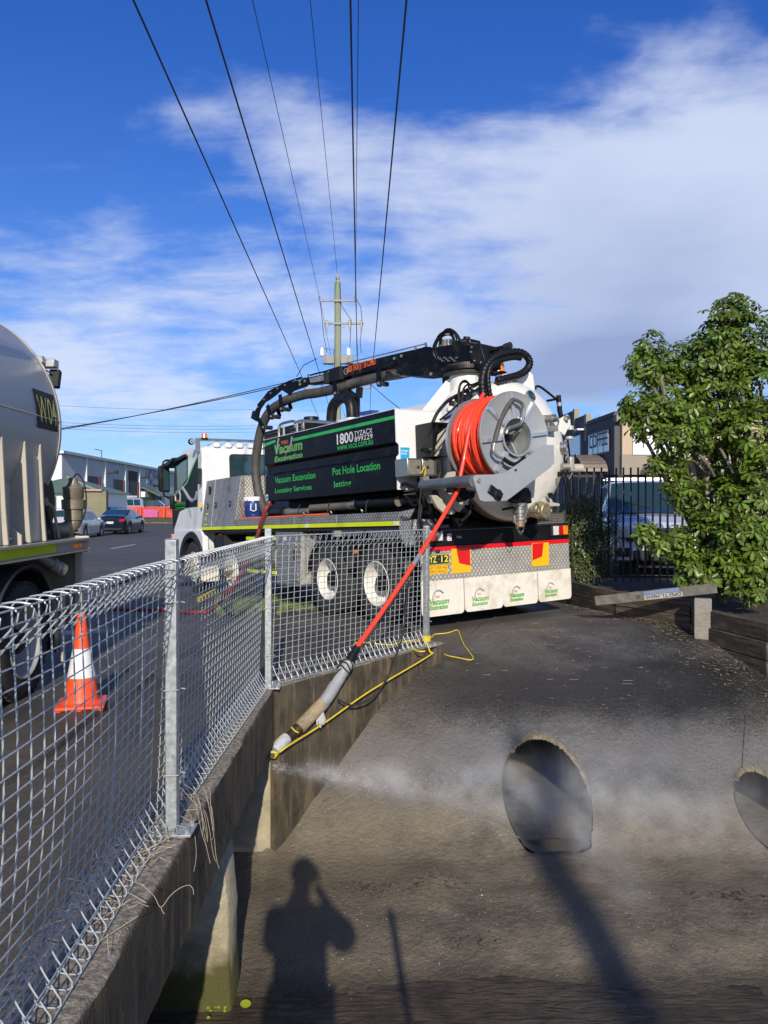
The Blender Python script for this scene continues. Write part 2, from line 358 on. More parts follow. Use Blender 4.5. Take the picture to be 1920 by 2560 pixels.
def grid(x0, x1, y0, y1, st, zf):
    nx = int(round((x1 - x0) / st)); ny = int(round((y1 - y0) / st)); b = B()
    b.v = [(x0 + (x1 - x0) * i / nx, y0 + (y1 - y0) * j / ny, 0) for j in range(ny + 1) for i in range(nx + 1)]
    b.v = [(x, y, zf(x, y)) for x, y, _ in b.v]
    b.f = [(j * (nx + 1) + i, j * (nx + 1) + i + 1, (j + 1) * (nx + 1) + i + 1, (j + 1) * (nx + 1) + i) for j in range(ny) for i in range(nx)]
    return b
def finish(bm, name, mat, kind='structure', smooth=True):
    me = bpy.data.meshes.new(name); bm.to_mesh(me); bm.free(); me.materials.append(mat)
    if smooth: me.polygons.foreach_set('use_smooth', [True] * len(me.polygons))
    o = bpy.data.objects.new(name, me); COL.objects.link(o); o['kind'] = kind; return o

# ---- ground materials: colour by stains, aggregate by noise
def groundmat(name, base, dark, pale, ps=1.0, rough=.8, speck=.5, pale_amt=.5, bump=.5, wet=None, salt=None):
    m = pm(name, base, rough, 0, .22, 1.3); t = m.node_tree; L = t.links.new; p = princ(m)
    tcn = node(m, 'ShaderNodeTexCoord'); src = p.inputs['Base Color'].links[0].from_socket
    def nz(s, d, r=.6, dist=0, vec=None):
        n = node(m, 'ShaderNodeTexNoise'); n.inputs['Scale'].default_value = s; n.inputs['Detail'].default_value = d; n.inputs['Roughness'].default_value = r; n.inputs['Distortion'].default_value = dist
        L(vec or tcn.outputs['Object'], n.inputs['Vector']); return n.outputs['Fac']
    def mr(x, a, b, c=0, d=1):
        n = node(m, 'ShaderNodeMapRange'); L(x, n.inputs[0]); n.inputs[1].default_value = a; n.inputs[2].default_value = b; n.inputs[3].default_value = c; n.inputs[4].default_value = d; return n.outputs[0]
    def mix(f, a, b, bt='MIX'):
        n = node(m, 'ShaderNodeMix', data_type='RGBA', blend_type=bt)
        if isinstance(f, float): n.inputs['Factor'].default_value = f
        else: L(f, n.inputs['Factor'])
        for k, x in (('A', a), ('B', b)):
            if isinstance(x, tuple): n.inputs[k].default_value = (*x, 1)
            else: L(x, n.inputs[k])
        return n.outputs['Result']
    big = nz(.55 * ps, 7, .65, .6)
    src = mix(mr(big, .45, .62), src, dark)
    src = mix(mr(nz(1.6 * ps, 9, .72, .8), .56, .74, 0, pale_amt), src, pale)
    sp = nz(120 if salt else 170, 2, .5); src = mix(1.0, src, mr(sp, .40, .64, *(salt or (1 - speck, 1 + speck * 1.4))), 'MULTIPLY')
    vo = node(m, 'ShaderNodeTexVoronoi'); vo.inputs['Scale'].default_value = 95; L(tcn.outputs['Object'], vo.inputs['Vector'])
    src = mix(mr(vo.outputs['Distance'], .10, .16, .55 * speck, 0), src, pale)
    L(src, p.inputs['Base Color'])
    b1 = node(m, 'ShaderNodeBump'); b1.inputs['Strength'].default_value = bump; b1.inputs['Distance'].default_value = .006; L(sp, b1.inputs['Height'])
    b2 = node(m, 'ShaderNodeBump'); b2.inputs['Strength'].default_value = bump; b2.inputs['Distance'].default_value = .02; L(nz(22, 6, .65), b2.inputs['Height']); L(b1.outputs[0], b2.inputs['Normal']); L(b2.outputs[0], p.inputs['Normal'])
    if wet:
        L(mr(nz(wet[0], 5, .6, .4), wet[1], wet[2], wet[3], rough), p.inputs['Roughness'])
    return m, mix, mr, nz, p, tcn
asphalt, *_ = groundmat('asphalt_road', (.075, .072, .070), (.052, .050, .049), (.125, .115, .105), .25, .82, .35, .45, .25)
paving, mixf, mrf, nzf, pp, ptc = groundmat('dark_weathered_paving', (.088, .077, .060), (.048, .043, .036), (.175, .155, .120), .8, .70, .5, .60, .5, (.9, .30, .42, .42))
bankm, mix, mr, nz, p, tcn = groundmat('wet_concrete_bank', (.085, .080, .072), (.030, .029, .028), (.21, .20, .185), .9, .62, .95, .40, 1.0, (1.4, .35, .65, .30), salt=(.30, 2.3))
# silt brown over the channel floor, paler brown towards the walls on the left, green weed to the right
sp = node(bankm, 'ShaderNodeSeparateXYZ'); bankm.node_tree.links.new(tcn.outputs['Object'], sp.inputs[0])
src = p.inputs['Base Color'].links[0].from_socket
def mth(m, op, a, b=None):
    n = node(m, 'ShaderNodeMath', operation=op)
    for i, x in enumerate((a, b)):
        if x is None: continue
        if isinstance(x, (int, float)): n.inputs[i].default_value = x
        else: m.node_tree.links.new(x, n.inputs[i])
    return n.outputs[0]
siltf = mth(bankm, 'MULTIPLY', mr(mth(bankm, 'ADD', sp.outputs[2], mth(bankm, 'MULTIPLY', nz(1.3, 8, .7, .5), .55)), -.62, -.38, 1, 0), .88)
siltc = mix(mr(nz(3.2, 8, .7), .40, .64), (.215, .180, .122), (.105, .091, .064))
src = mix(siltf, src, siltc)
src = mix(mth(bankm, 'MULTIPLY', mr(nz(.8, 4, .6, .3), .50, .62), mr(sp.outputs[0], 2.2, 4.0)), src, (.030, .036, .020))
src = mix(mth(bankm, 'MULTIPLY', mr(sp.outputs[0], .9, -.2), mr(nz(2.0, 6, .7), .38, .6, .25, .85)), src, (.170, .140, .098))
zn = mth(bankm, 'ADD', sp.outputs[2], mth(bankm, 'MULTIPLY', nz(1.1, 6, .65, .6), .5))
algae = mth(bankm, 'MULTIPLY', mr(zn, -.12, .06), mr(zn, .36, .24)); algae = mth(bankm, 'MULTIPLY', algae, mr(mth(bankm, 'ADD', sp.outputs[0], mth(bankm, 'MULTIPLY', nz(1.4, 5), 1.2)), .55, 1.5)); src = mix(mth(bankm, 'MULTIPLY', algae, .75), src, (.020, .019, .0175))   # black algae tide band near the crest
src = mix(mth(bankm, 'MULTIPLY', mth(bankm, 'MULTIPLY', mr(zn, -.02, -.18), mr(zn, -.50, -.30)), .55), src, (.165, .162, .158))  # paler grey painted mid-slope, imitating the sheen of wet spray
src = mix(mr(sp.outputs[2], -1.150, -1.178, 0, .62), src, (.035, .030, .020))   # wet margin at the water
bankm.node_tree.links.new(src, p.inputs['Base Color'])
spk = nz(210, 2, .5); old_r = p.inputs['Roughness'].links[0].from_socket
rg_ = node(bankm, 'ShaderNodeMix'); bankm.node_tree.links.new(mr(spk, .60, .66), rg_.inputs[0]); bankm.node_tree.links.new(old_r, rg_.inputs[2]); rg_.inputs[3].default_value = .12; bankm.node_tree.links.new(rg_.outputs[0], p.inputs['Roughness'])

# ---- the bank and channel floor, with the two pipe mouths cut out of it
g = grid(-4.0, 9.0, 1.1, 9.2, .05, bank)
bm = bmesh.new()
vs = [bm.verts.new(v) for v in g.v]
for f in g.f: bm.faces.new([vs[i] for i in f])
def wside(x, y): return (x - WALL[0]) * WN.x + (y - WALL[1]) * WN.y
bmesh.ops.bisect_plane(bm, geom=bm.verts[:] + bm.edges[:] + bm.faces[:], plane_co=(WALL[0], WALL[1] + .08, 0), plane_no=WN)
kill = [f for f in bm.faces if (lambda c: wside(c.x, c.y - .08) < -.001 and c.y > 6.12)(f.calc_center_median())]
bmesh.ops.delete(bm, geom=kill, context='FACES')
for P, R in ((P1, R1), (P2, R2)):
    kill = [f for f in bm.faces if (lambda c: c.y > 6.10 and math.hypot(c.x - P.x, c.z - P.z) < R + .012)(f.calc_center_median())]
    bmesh.ops.delete(bm, geom=kill, context='FACES')
    for v in bm.verts:
        if v.is_boundary and 5.3 < v.co.y < 8 and math.hypot(v.co.x - P.x, v.co.z - P.z) < R + .09:
            d = V((v.co.x - P.x, 0, v.co.z - P.z)); d.normalize(); v.co.x = P.x + d.x * (R + .008); v.co.z = P.z + d.z * (R + .008)
bmesh.ops.delete(bm, geom=[v for v in bm.verts if not v.link_faces], context='VERTS')
finish(bm, 'channel_bank', bankm)
# ---- drain pipes running back into the bank
pipem = pm('old_pipe_concrete', (.15, .135, .11), .75, 0, .35, 5, bump=.7, bs=60, dirt=(.05, .047, .04), da=.5, ds=3)
collar = pm('broken_mortar', (.20, .165, .105), .9, 0, .4, 14, bump=1.0, bs=60, dirt=(.10, .09, .06), da=.4, ds=9, bdist=.01)
for P, R, lab, nj in ((P1, R1, 'large round concrete drain pipe mouth with a broken tan mortar rim in the bank', 90), (P2, R2, 'small round drain pipe mouth at the right edge of the bank', 60)):
    e = empty('drain_pipe', (P.x, 6.6, P.z), 0, lab, 'drain pipe')
    def ysurf(x, z):
        lo, hi = 5.2, 8.6
        for _ in range(18):
            m_ = (lo + hi) / 2
            if bank(x, m_) < z: lo = m_
            else: hi = m_
        return lo
    b = B(); k = 40; rows = []
    ring0 = []
    for j in range(k):
        a = 2 * PI * j / k; x = R * math.cos(a); z = R * math.sin(a)
        ys = ysurf(P.x + x, P.z + z) if math.sin(a) > -.72 else 6.16
        ring0.append((x, ys - 6.6 - .004, z))
    b.v = list(ring0) + [(q[0], 4.4, q[2]) for q in ring0] + [(0, 4.4, 0)]
    b.f = [(j, (j + 1) % k, k + (j + 1) % k, k + j) for j in range(k)] + [(k + j, k + (j + 1) % k, 2 * k) for j in range(k)]
    b.build('bore', pipem, e)
    si = B(); zs = -R * .62
    for q in range(13):
        y = -.30 + q * .36; hw = math.sqrt(R * R - zs * zs) * .995
        for x in (-hw, -hw * .5, 0, hw * .5, hw): si.v.append((x, y, zs - (.05 if q == 0 else 0) + .018 * noise.noise(V((x * 4, y * 3, P.x)))))
    si.f = [(q * 5 + c, q * 5 + c + 1, q * 5 + c + 6, q * 5 + c + 5) for q in range(12) for c in range(4)]
    si.v = [(x + P.x, y + 6.6, z + P.z) for x, y, z in si.v]; so_ = si.build('silt_bed', bankm, e); so_.matrix_parent_inverse = Matrix.Translation((-P.x, -6.6, -P.z))
    r = B(); mseg = 96; rnd = random.Random(3); pr = []
    for j in range(mseg + 1):
        a = .02 + 2.3 * j / mseg; wob = rnd.uniform(-.016, .022)
        w_ = .006 + .022 * max(0, math.sin((a - .02) / 2.3 * PI)) + wob * .6; wi = rnd.uniform(0, .012); row = []
        for kk, (dr, dy) in enumerate(((-wi, .10), (-wi - .004, -.012 + wob * .3), (w_ * .5, -.024 + wob * .4), (w_, -.006), (w_ + .012, .05))):
            rr_ = R + dr; x = rr_ * math.cos(a); z = rr_ * math.sin(a)
            ys = ysurf(P.x + x, P.z + z)
            row.append((x, ys - 6.6 + dy, z))
        pr.append(row)
    k0 = 0; r.v = [q for row in pr for q in row]
    r.f = [(i * 5 + q, i * 5 + q + 1, (i + 1) * 5 + q + 1, (i + 1) * 5 + q) for i in range(mseg) for q in range(4)]
    r.build('mortar_rim', collar, e, ang=60)
# ---- paved ground in front, behind and beside the channel
g = grid(-14, 14, -8, 40, .5, gz)
bm = bmesh.new(); vs = [bm.verts.new(v) for v in g.v]
for f in g.f: bm.faces.new([vs[i] for i in f])
for co, no in (((-.93, 0, 0), (1, 0, 0)), ((WALL[0], WALL[1] + .12, 0), WN), ((0, 9.2, 0), (0, 1, 0)), ((9, 0, 0), (1, 0, 0)), ((0, 1.1, 0), (0, 1, 0))):
    bmesh.ops.bisect_plane(bm, geom=bm.verts[:] + bm.edges[:] + bm.faces[:], plane_co=co, plane_no=V(no))
kill = []
for f in bm.faces:
    c = f.calc_center_median()
    if -.93 < c.x < 9 and 1.1 < c.y < 9.2 and wside(c.x, c.y - .12) > 0: kill.append(f)
bmesh.ops.delete(bm, geom=kill, context='FACES')
for v in bm.verts:
    if abs(v.co.y - 9.2) < 1e-3 or True: v.co.z = gz(v.co.x, v.co.y)
finish(bm, 'paved_ground', paving)
# near side of the channel, below the photographer's feet
tag(B().box(-.8, 9, .9, 1.1, -1.5, .0).build('near_channel_wall', concface, smooth=False), kind='structure')
tag(B().box(9.0, 9.2, 1.1, 9.2, -1.5, .0).build('far_channel_wall', concface, smooth=False), kind='structure')
for nm, r in (('land_left', (-400, -14, -60, 500)), ('land_right', (14, 400, -60, 500)), ('land_far', (-14, 14, 40, 500)), ('land_near', (-14, 14, -60, -8))):
    b = B(); b.add([(r[0], r[2], 0), (r[1], r[2], 0), (r[1], r[3], 0), (r[0], r[3], 0)], [(0, 1, 2, 3)])
    tag(b.build(nm, asphalt, smooth=False), kind='structure')
# road surface over the paving, painted dashes
rd = V((-.031, 1, 0)).normalized(); rx = V((1, .031, 0)).normalized()
b = B(); b.v = []; ny = 60
for j in range(ny + 1):
    y = -20 + j * 4.5
    for x in (-20, -14.0, -9, -5.6): xx = x - .031 * (y - 6); b.v.append((xx, y, gz(xx, y) + .010))
b.f = [(j * 4 + i, j * 4 + i + 1, j * 4 + i + 5, j * 4 + i + 4) for j in range(ny) for i in range(3)]
tag(b.build('road', asphalt, smooth=False), kind='structure')
b = B(); paint = pm('road_paint', (.62, .61, .58), .7, 0, .1, 12, dirt=(.12, .11, .10), da=.3, ds=30)
y = -16.0 + 13.0
while y < 120:
    if y > 8: xx = -10.45 - .031 * (y - 30); b.add([(xx - .06, y, .020), (xx + .06, y, .020), (xx + .06 - .11, y + 3.3, .020), (xx - .06 - .11, y + 3.3, .020)], [(0, 1, 2, 3)])
    y += 8.2
tag(b.build('road_marking', paint, smooth=False), kind='structure')
# slightly raised older asphalt on the road side of the path
b = B(); rnd = random.Random(5); ed = []
for j in range(61):
    y = -1 + j * .14; x = -2.17 + .05 * noise.noise(V((0, y * 1.1, 0))) + .012 * noise.noise(V((0, y * 9, 0))); ed.append((x, y))
b.v = [(-5.6, y, gz(-5.6, y) + .035) for x, y in ed] + [(x - .02, y, gz(x, y) + .035) for x, y in ed] + [(x, y, gz(x, y) - .01) for x, y in ed]
n_ = len(ed)
b.f = [(j, n_ + j, n_ + j + 1, j + 1) for j in range(n_ - 1)] + [(n_ + j, 2 * n_ + j, 2 * n_ + j + 1, n_ + j + 1) for j in range(n_ - 1)]
tag(b.build('asphalt_strip', paving, smooth=False), kind='structure')
# ---- channel walls
zt = .23
def roughwall(name, a, d, L, t, z0, z1, mat, nseg):
    """wall with a slightly worn, rounded top edge; a is the outer bottom corner, d runs along it, thickness to the left"""
    d = V(d).normalized(); nL = V((-d.y, d.x, 0)); b = B(); prof = [(0, z0), (0, z0 + (z1 - z0) * .5), (0, z1 - .03), (.006, z1 - .010), (.022, z1 - .001), (t * .5, z1), (t - .02, z1), (t, z1 - .02), (t, z0)]
    m = len(prof)
    for i in range(nseg + 1):
        s_ = L * i / nseg; c = V(a) + d * s_
        for k, (o_, z) in enumerate(prof):
            ch = .010 * noise.noise(V((s_ * 3.1, z * 3, k * .7))) + .005 * noise.noise(V((s_ * 17, z * 11, k)))
            q = c + nL * (o_ + (ch if k < 5 else 0)); b.v.append((q.x, q.y, z + (ch * .8 if 1 < k < 5 else 0) + (.018 * noise.noise(V((s_ * 5, 0, 2))) if k == 0 else 0)))
    for i in range(nseg):
        for k in range(m): b.f.append((i * m + k, i * m + (k + 1) % m, (i + 1) * m + (k + 1) % m, (i + 1) * m + k))
    b.f.append(tuple(range(m))); b.f.append(tuple(nseg * m + k for k in range(m))[::-1])
    return b.build(name, mat, ang=50)
wallm = pm('old_wall_concrete', (.080, .066, .042), .85, 0, .5, 4.0, bump=1.0, bs=90, dirt=(.026, .021, .015), da=.78, ds=3.2, streak=False, bdist=.006)
# vertical run-off streaks and pale flecks on the upright faces, tops painted paler, as if sunlit, with speckle
t_ = wallm.node_tree; L_ = t_.links.new; p_ = princ(wallm); tc_ = node(wallm, 'ShaderNodeTexCoord'); mp_ = node(wallm, 'ShaderNodeMapping'); mp_.inputs['Scale'].default_value = (9, 9, 1.1); L_(tc_.outputs['Object'], mp_.inputs[0])
ns = node(wallm, 'ShaderNodeTexNoise'); ns.inputs['Scale'].default_value = 1.6; ns.inputs['Detail'].default_value = 7; ns.inputs['Roughness'].default_value = .7; L_(mp_.outputs[0], ns.inputs['Vector'])
r_ = node(wallm, 'ShaderNodeMapRange'); L_(ns.outputs['Fac'], r_.inputs[0]); r_.inputs[1].default_value = .50; r_.inputs[2].default_value = .72; r_.inputs[4].default_value = .9
m_ = node(wallm, 'ShaderNodeMix', data_type='RGBA'); L_(r_.outputs[0], m_.inputs['Factor']); L_(p_.inputs['Base Color'].links[0].from_socket, m_.inputs['A']); m_.inputs['B'].default_value = (.22, .155, .080, 1)
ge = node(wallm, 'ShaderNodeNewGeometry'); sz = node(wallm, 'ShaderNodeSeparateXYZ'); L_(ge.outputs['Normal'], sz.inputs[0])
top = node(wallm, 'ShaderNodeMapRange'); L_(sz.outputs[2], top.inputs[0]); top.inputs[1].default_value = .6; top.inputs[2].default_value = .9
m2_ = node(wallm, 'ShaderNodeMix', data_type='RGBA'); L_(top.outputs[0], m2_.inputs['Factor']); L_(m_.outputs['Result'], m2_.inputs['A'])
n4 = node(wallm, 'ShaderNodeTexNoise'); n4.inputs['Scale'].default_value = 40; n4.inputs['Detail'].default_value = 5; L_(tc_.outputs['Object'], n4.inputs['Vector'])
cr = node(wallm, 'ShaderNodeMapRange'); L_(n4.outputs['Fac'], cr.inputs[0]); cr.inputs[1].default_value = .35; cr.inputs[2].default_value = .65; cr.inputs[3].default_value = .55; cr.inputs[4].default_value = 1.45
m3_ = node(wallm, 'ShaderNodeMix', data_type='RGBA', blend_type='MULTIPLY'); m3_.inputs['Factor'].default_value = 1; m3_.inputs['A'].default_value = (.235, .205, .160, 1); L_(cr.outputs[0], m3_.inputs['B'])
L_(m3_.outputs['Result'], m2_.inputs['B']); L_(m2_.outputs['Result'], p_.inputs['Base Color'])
w1 = roughwall('wall_beam', (-.825, 0, 0), (-.006, 1, 0), 6.13, .33, -.20, zt, wallm, 150)
tag(w1, 'long stained concrete beam under the mesh fence, spanning a dark culvert opening', 'wall')
c0 = V((-.855, 6.10, 0))
w2 = roughwall('wall_headwall', (c0.x, c0.y, 0), (WD.x, WD.y, 0), 2.50, .20, -1.35, zt, wallm, 70)
tag(w2, 'brown stained concrete headwall below the fence corner, sloping into the bank', 'wall')
tag(B().box(-4, -.86, 6.13, 6.33, -1.4, .0).build('culvert_back_wall', conclt, smooth=False), kind='structure')
tag(B().box(-4.2, -4, 1, 6.3, -1.4, .0).build('culvert_side_wall', concface, smooth=False), kind='structure')
tag(B().box(-4.0, -1.17, -.5, 6.13, -.14, -.06).build('culvert_roof_slab', concface, smooth=False), kind='structure')
# pillar below the beam
b = B(); nn = 22
for i in range(nn + 1):
    z = -1.35 + 1.17 * i / nn; w_ = -.865 + .02 * noise.noise(V((0, 0, z * 3))) - .035 * sm((z + .75) / .5)
    for (x, y) in ((-1.55, 4.35), (w_ - .012, 4.35), (w_, 4.362), (w_, 4.6), (-1.55, 4.6)): b.v.append((x + .006 * noise.noise(V((x, y * 9, z * 13))), y + .008 * noise.noise(V((x * 5, 2, z * 7))), z))
for i in range(nn):
    for k in range(5): b.f.append((i * 5 + k, i * 5 + (k + 1) % 5, (i + 1) * 5 + (k + 1) % 5, (i + 1) * 5 + k))
b.f.append((0, 1, 2, 3, 4)); b.f.append(tuple(nn * 5 + k for k in range(5)))
pil = pm('mossy_pillar_concrete', (.36, .32, .22), .85, 0, .25, 9, bump=.9, bs=70, bdist=.008)
t_ = pil.node_tree; L_ = t_.links.new; p_ = princ(pil); tc_ = node(pil, 'ShaderNodeTexCoord'); sz = node(pil, 'ShaderNodeSeparateXYZ'); L_(tc_.outputs['Object'], sz.inputs[0])
nn_ = node(pil, 'ShaderNodeTexNoise'); nn_.inputs['Scale'].default_value = 6; nn_.inputs['Detail'].default_value = 7; L_(tc_.outputs['Object'], nn_.inputs['Vector'])
ad = mth(pil, 'ADD', sz.outputs[2], mth(pil, 'MULTIPLY', nn_.outputs['Fac'], .5))
rr_ = node(pil, 'ShaderNodeMapRange'); L_(ad, rr_.inputs[0]); rr_.inputs[1].default_value = -.52; rr_.inputs[2].default_value = -.74
mm_ = node(pil, 'ShaderNodeMix', data_type='RGBA'); L_(rr_.outputs[0], mm_.inputs['Factor']); L_(p_.inputs['Base Color'].links[0].from_socket, mm_.inputs['A']); mm_.inputs['B'].default_value = (.075, .070, .018, 1); L_(mm_.outputs['Result'], p_.inputs['Base Color'])
tag(b.build('pillar', pil, ang=50), 'pale concrete pillar with a mossy green foot under the beam', 'pillar')
# ---- water lying in the bottom of the channel
wm = pm('murky_water', (.058, .048, .034), .12, 0, .5, 5, spec=.5, dirt=(.075, .06, .04), da=.4, ds=4); t_ = wm.node_tree; L_ = t_.links.new; p_ = princ(wm)
tc_ = node(wm, 'ShaderNodeTexCoord'); mp_ = node(wm, 'ShaderNodeMapping'); mp_.inputs['Scale'].default_value = (2.2, 9, 1); mp_.inputs['Rotation'].default_value = (0, 0, .12); L_(tc_.outputs['Object'], mp_.inputs[0])
n_1 = node(wm, 'ShaderNodeTexNoise'); n_1.inputs['Scale'].default_value = 3; n_1.inputs['Detail'].default_value = 5; n_1.inputs['Distortion'].default_value = .6; L_(mp_.outputs[0], n_1.inputs['Vector'])
b_ = node(wm, 'ShaderNodeBump'); b_.inputs['Strength'].default_value = .8; b_.inputs['Distance'].default_value = .035; L_(n_1.outputs['Fac'], b_.inputs['Height']); L_(b_.outputs[0], p_.inputs['Normal'])
tag(B().add([(-4, 1.1, -1.185), (9, 1.1, -1.185), (9, 5.6, -1.185), (-4, 5.6, -1.185)], [(0, 1, 2, 3)]).build('water', wm, smooth=False), kind='structure')

# ------------------------------------------------------------ mesh fence
FX = -1.03
fence = empty('mesh_fence', (FX, 3.4, zt), 0, 'galvanised roll-top wire mesh fence on the concrete wall beside the channel', 'fence')
def mk(b, name, mat, loc=(0, 0, 0), rz=0, par=fence, **k):
    o = b.build(name, mat, par, **k); o.location = loc; o.rotation_euler = (0, 0, rz); return o
def vwire(H, bow=0.0):
    """upright wire bent into a triangular roll at top and bottom; x is out of the fence"""
    pts = []
    top = [(.0, H - .02), (.012, H - .004), (.03, H), (.055, H + .001), (.078, H - .002), (.088, H - .014), (.086, H - .030), (.070, H - .055), (.04, H - .09), (.006, H - .135)]
    bot = [(-.004, .155), (.03, .10), (.062, .055), (.078, .034), (.080, .018), (.070, .010), (.04, .008), (.012, .012), (.002, .03)]
    mid = [(.002 + bow * math.sin(PI * t) * (1 - .2 * t), .06 + (H - .12) * t) for t in [i / 8 for i in range(9)]]
    return [V((x, 0, z)) for x, z in bot + mid + top]
HF = 1.19
posts = [V((-.925, 3.40, zt)), V((-.905, 6.10, zt)), V((.43, 7.92, zt))]
base = fence.location
wr = .0026; LEAN = .045
def panel(a, b_, H, sp, bowf, side):
    """panel of single wires from a to b_; bowf(t) bulges the panel sideways"""
    d = (b_ - a); L = d.length; d.normalize(); rz = math.atan2(d.y, d.x) - PI / 2; nrm = V((d.y, -d.x, 0)) * side
    bow = max(abs(bowf(.5, .5)), 0)
    proto = {}
    n = int(L / sp)
    for i in range(n + 1):
        s_ = (L - n * sp) / 2 + i * sp; t = s_ / L; off = bowf(t, 0)
        kk = round(bowf(t, .5) * 50) if bow else 0
        if kk not in proto:
            proto[kk] = B().tube(vwire(H, kk / 50), wr, 6)
            o = proto[kk] = proto[kk].build('vertical_wire', galvw, fence, fix=False)
        else:
            o = bpy.data.objects.new('vertical_wire', proto[kk].data); COL.objects.link(o); o.parent = fence
        p = a + d * s_ + nrm * off
        o.location = p - base; o.rotation_euler = (0, LEAN, math.atan2(nrm.y, nrm.x) + random.uniform(-.05, .05))
    rows = [(0.0, .06 + k * .0505) for k in range(int((H - .12) / .0505) + 1)]
    rows += [(.084, H - .006), (.016, H - .006), (.055, H - .075), (.076, .012), (.010, .014), (.045, .085)]
    for (ox, z) in rows:
        pts = []
        for k in range(13):
            t = k / 12; zz_ = z / H; bb = bowf(t, .5) * math.sin(PI * max(0, min(1, (z - .06) / (H - .12)))) if ox == 0 else 0
            pts.append(a + d * (L * t) + nrm * (ox + bowf(t, 0) + bb + .004 + z * LEAN) + V((0, 0, z)) - base)
        B().tube(pts, wr * .95, 6).build('horizontal_wire', galvw, fence, fix=False)
# nearest panel bulges a little towards the channel; the next two are straight
panel(V((FX, .55, zt)), V((FX + .01, 3.36, zt)), HF, .078, lambda t, q: .04 * math.sin(PI * min(1, t * 1.15)) if q == 0 else .05 * math.sin(PI * t), 1)
panel(V((FX + .02, 3.42, zt)), V((FX + .05, 6.06, zt)), HF, .074, lambda t, q: 0.0, 1)
pa, pb = V((-.945, 6.17, zt)), V((.36, 7.90, zt))
panel(pa, pb, HF, .0745, lambda t, q: 0.0, 1)
capm = pm('grey_plastic_cap', (.35, .36, .37), .5)
bolt = B().cyl((0, 0, 0), (0, 0, .022), .011, n=6).build('bolt', galv, fence, smooth=False); bolt.location = V((-.91, 3.34, zt + .012)) - base
for k, (pp_, H) in enumerate(zip(posts, (1.275, 1.245, 1.21))):
    rz = 0 if k < 2 else math.atan2(WD.y, WD.x) - PI / 2
    q = pp_ - base
    b = B(); b.box(-.025, .025, -.025, .025, 0, H)
    po = mk(b, 'post', galv, q, rz, bevel=.004)
    mk(B().box(-.07, .095, -.065, .065, -.002, .008), 'base_plate', galv, q, rz, bevel=.001)
    for bx, by in ((.075, -.045), (.075, .045)):
        c = V((bx, by, .008)); c.rotate(Matrix.Rotation(rz, 3, 'Z')); shared(bolt, 'bolt', q + c)
    if k == 2: mk(B().lathe([(.001, .012), (.034, .010), (.036, 0), (.034, -.012)], (0, 0, H), n=16), 'post_cap', capm, q, rz)
    for z in (.25, .62, 1.0):
        mk(B().tube([(-.03, 0, z), (-.03, -.03, z), (.034, -.032, z + .004), (.034, .02, z), (.05, .026, z - .004)], .0022, 5), 'wire_tie', galvw, q, rz)

# ------------------------------------------------------------ power pole and wires
VPX = (900 - 960) / FPX
woodp = pm('greened_pole_timber', (.24, .27, .17), .85, 0, .2, 3, bump=.5, bs=12, dirt=(.13, .12, .09), da=.35, ds=2, streak=True)
porc = pm('porcelain', (.42, .40, .38), .25, 0, .1); wirem = pm('aerial_wire', (.030, .030, .034), .6, 0, .1)
polegrey = pm('dull_grey_fittings', (.24, .245, .24), .6, .1, .2, 4)
def pole(loc, H, label, LV, HVd, r=.165, group='power poles along the road', arms=True):
    e = empty('power_pole', loc, 0, label, 'power pole', group)
    b = B(); pts = [(.05 * noise.noise(V((z * .25, loc[1], 0))) , 0, z) for z in [H * i / 12 for i in range(13)]]; pts[-1] = (0, 0, H)
    b.tube(pts, [r * 1.15 - r * .3 * i / 12 for i in range(13)], 14); b.build('shaft', woodp, e)
    for z, hw in ((H - .85, .80), (H - 1.87, .86 if HVd else 0), (LV, 1.5)):
        if hw == 0 or z <= 0 or not arms: continue
        cx0 = .3 if z == H - 1.87 else 0
        B().box(-hw + cx0, hw + cx0, -.21, -.14, z - .045, z + .045).build('crossarm', polegrey, e, smooth=False)
        xs = (-hw, hw) if z == H - .85 else ((-hw + .1 + cx0, .55, hw - .1 + cx0) if z == H - 1.87 else (-1.46, -.67, .9, 1.5))
        for x in xs:
            if z == H - 1.87: B().lathe([(.02, .15), (.06, .13), (.045, .1), (.06, .05), (.045, 0), (.06, -.1), (.045, -.2), (.03, -.35)], (x, -.24, z), n=10).build('fuse_holder', porc, e)
            else: B().lathe([(.02, .0), (.05, .03), (.03, .06), (.06, .09), (.03, .12), (.05, .15), (.02, .19)], (x, -.17, z + .05), n=10).build('insulator', porc, e)
    B().lathe([(.05, 0), (.09, .05), (.06, .1), (.10, .14), (.06, .18), (.10, .22), (.06, .27), (.08, .32), (.03, .38)], (0, 0, H), n=12).build('top_insulator', porc, e)
    for k in range(7):
        z = H - 2.0 - k * .65; s_ = -1 if k % 2 else 1
        B().tube([(s_ * .12, -.05, z), (s_ * .34, -.05, z), (s_ * .36, -.05, z + .04)], .011, 6).build('step_bolt', galv, e)
    return e
PX, PY = -2.08, 35.0
e = pole((PX, PY, 0), 11.65, 'tall greenish timber power pole with two crossarms and a switch box behind the truck', 6.9, True)
for x0, x1 in ((-.62, -.12), (.16, .72)):
    B().box(x0, x1, -.5, -.18, 7.95, 8.32).build('switch_box', polegrey, e, bevel=.02)
for x in (-.75, .66): B().lathe([(.03, -.1), (.09, -.05), (.09, .2), (.06, .3)], (x + .08 if x < 0 else x - .15, -.34, 8.37), n=10).build('bushing', pm('white_bushing', (.8, .8, .8), .4), e)
def lead(pts, r=.014): return B().tube(pts, r, 6).build('jumper_cable', wirem, e)
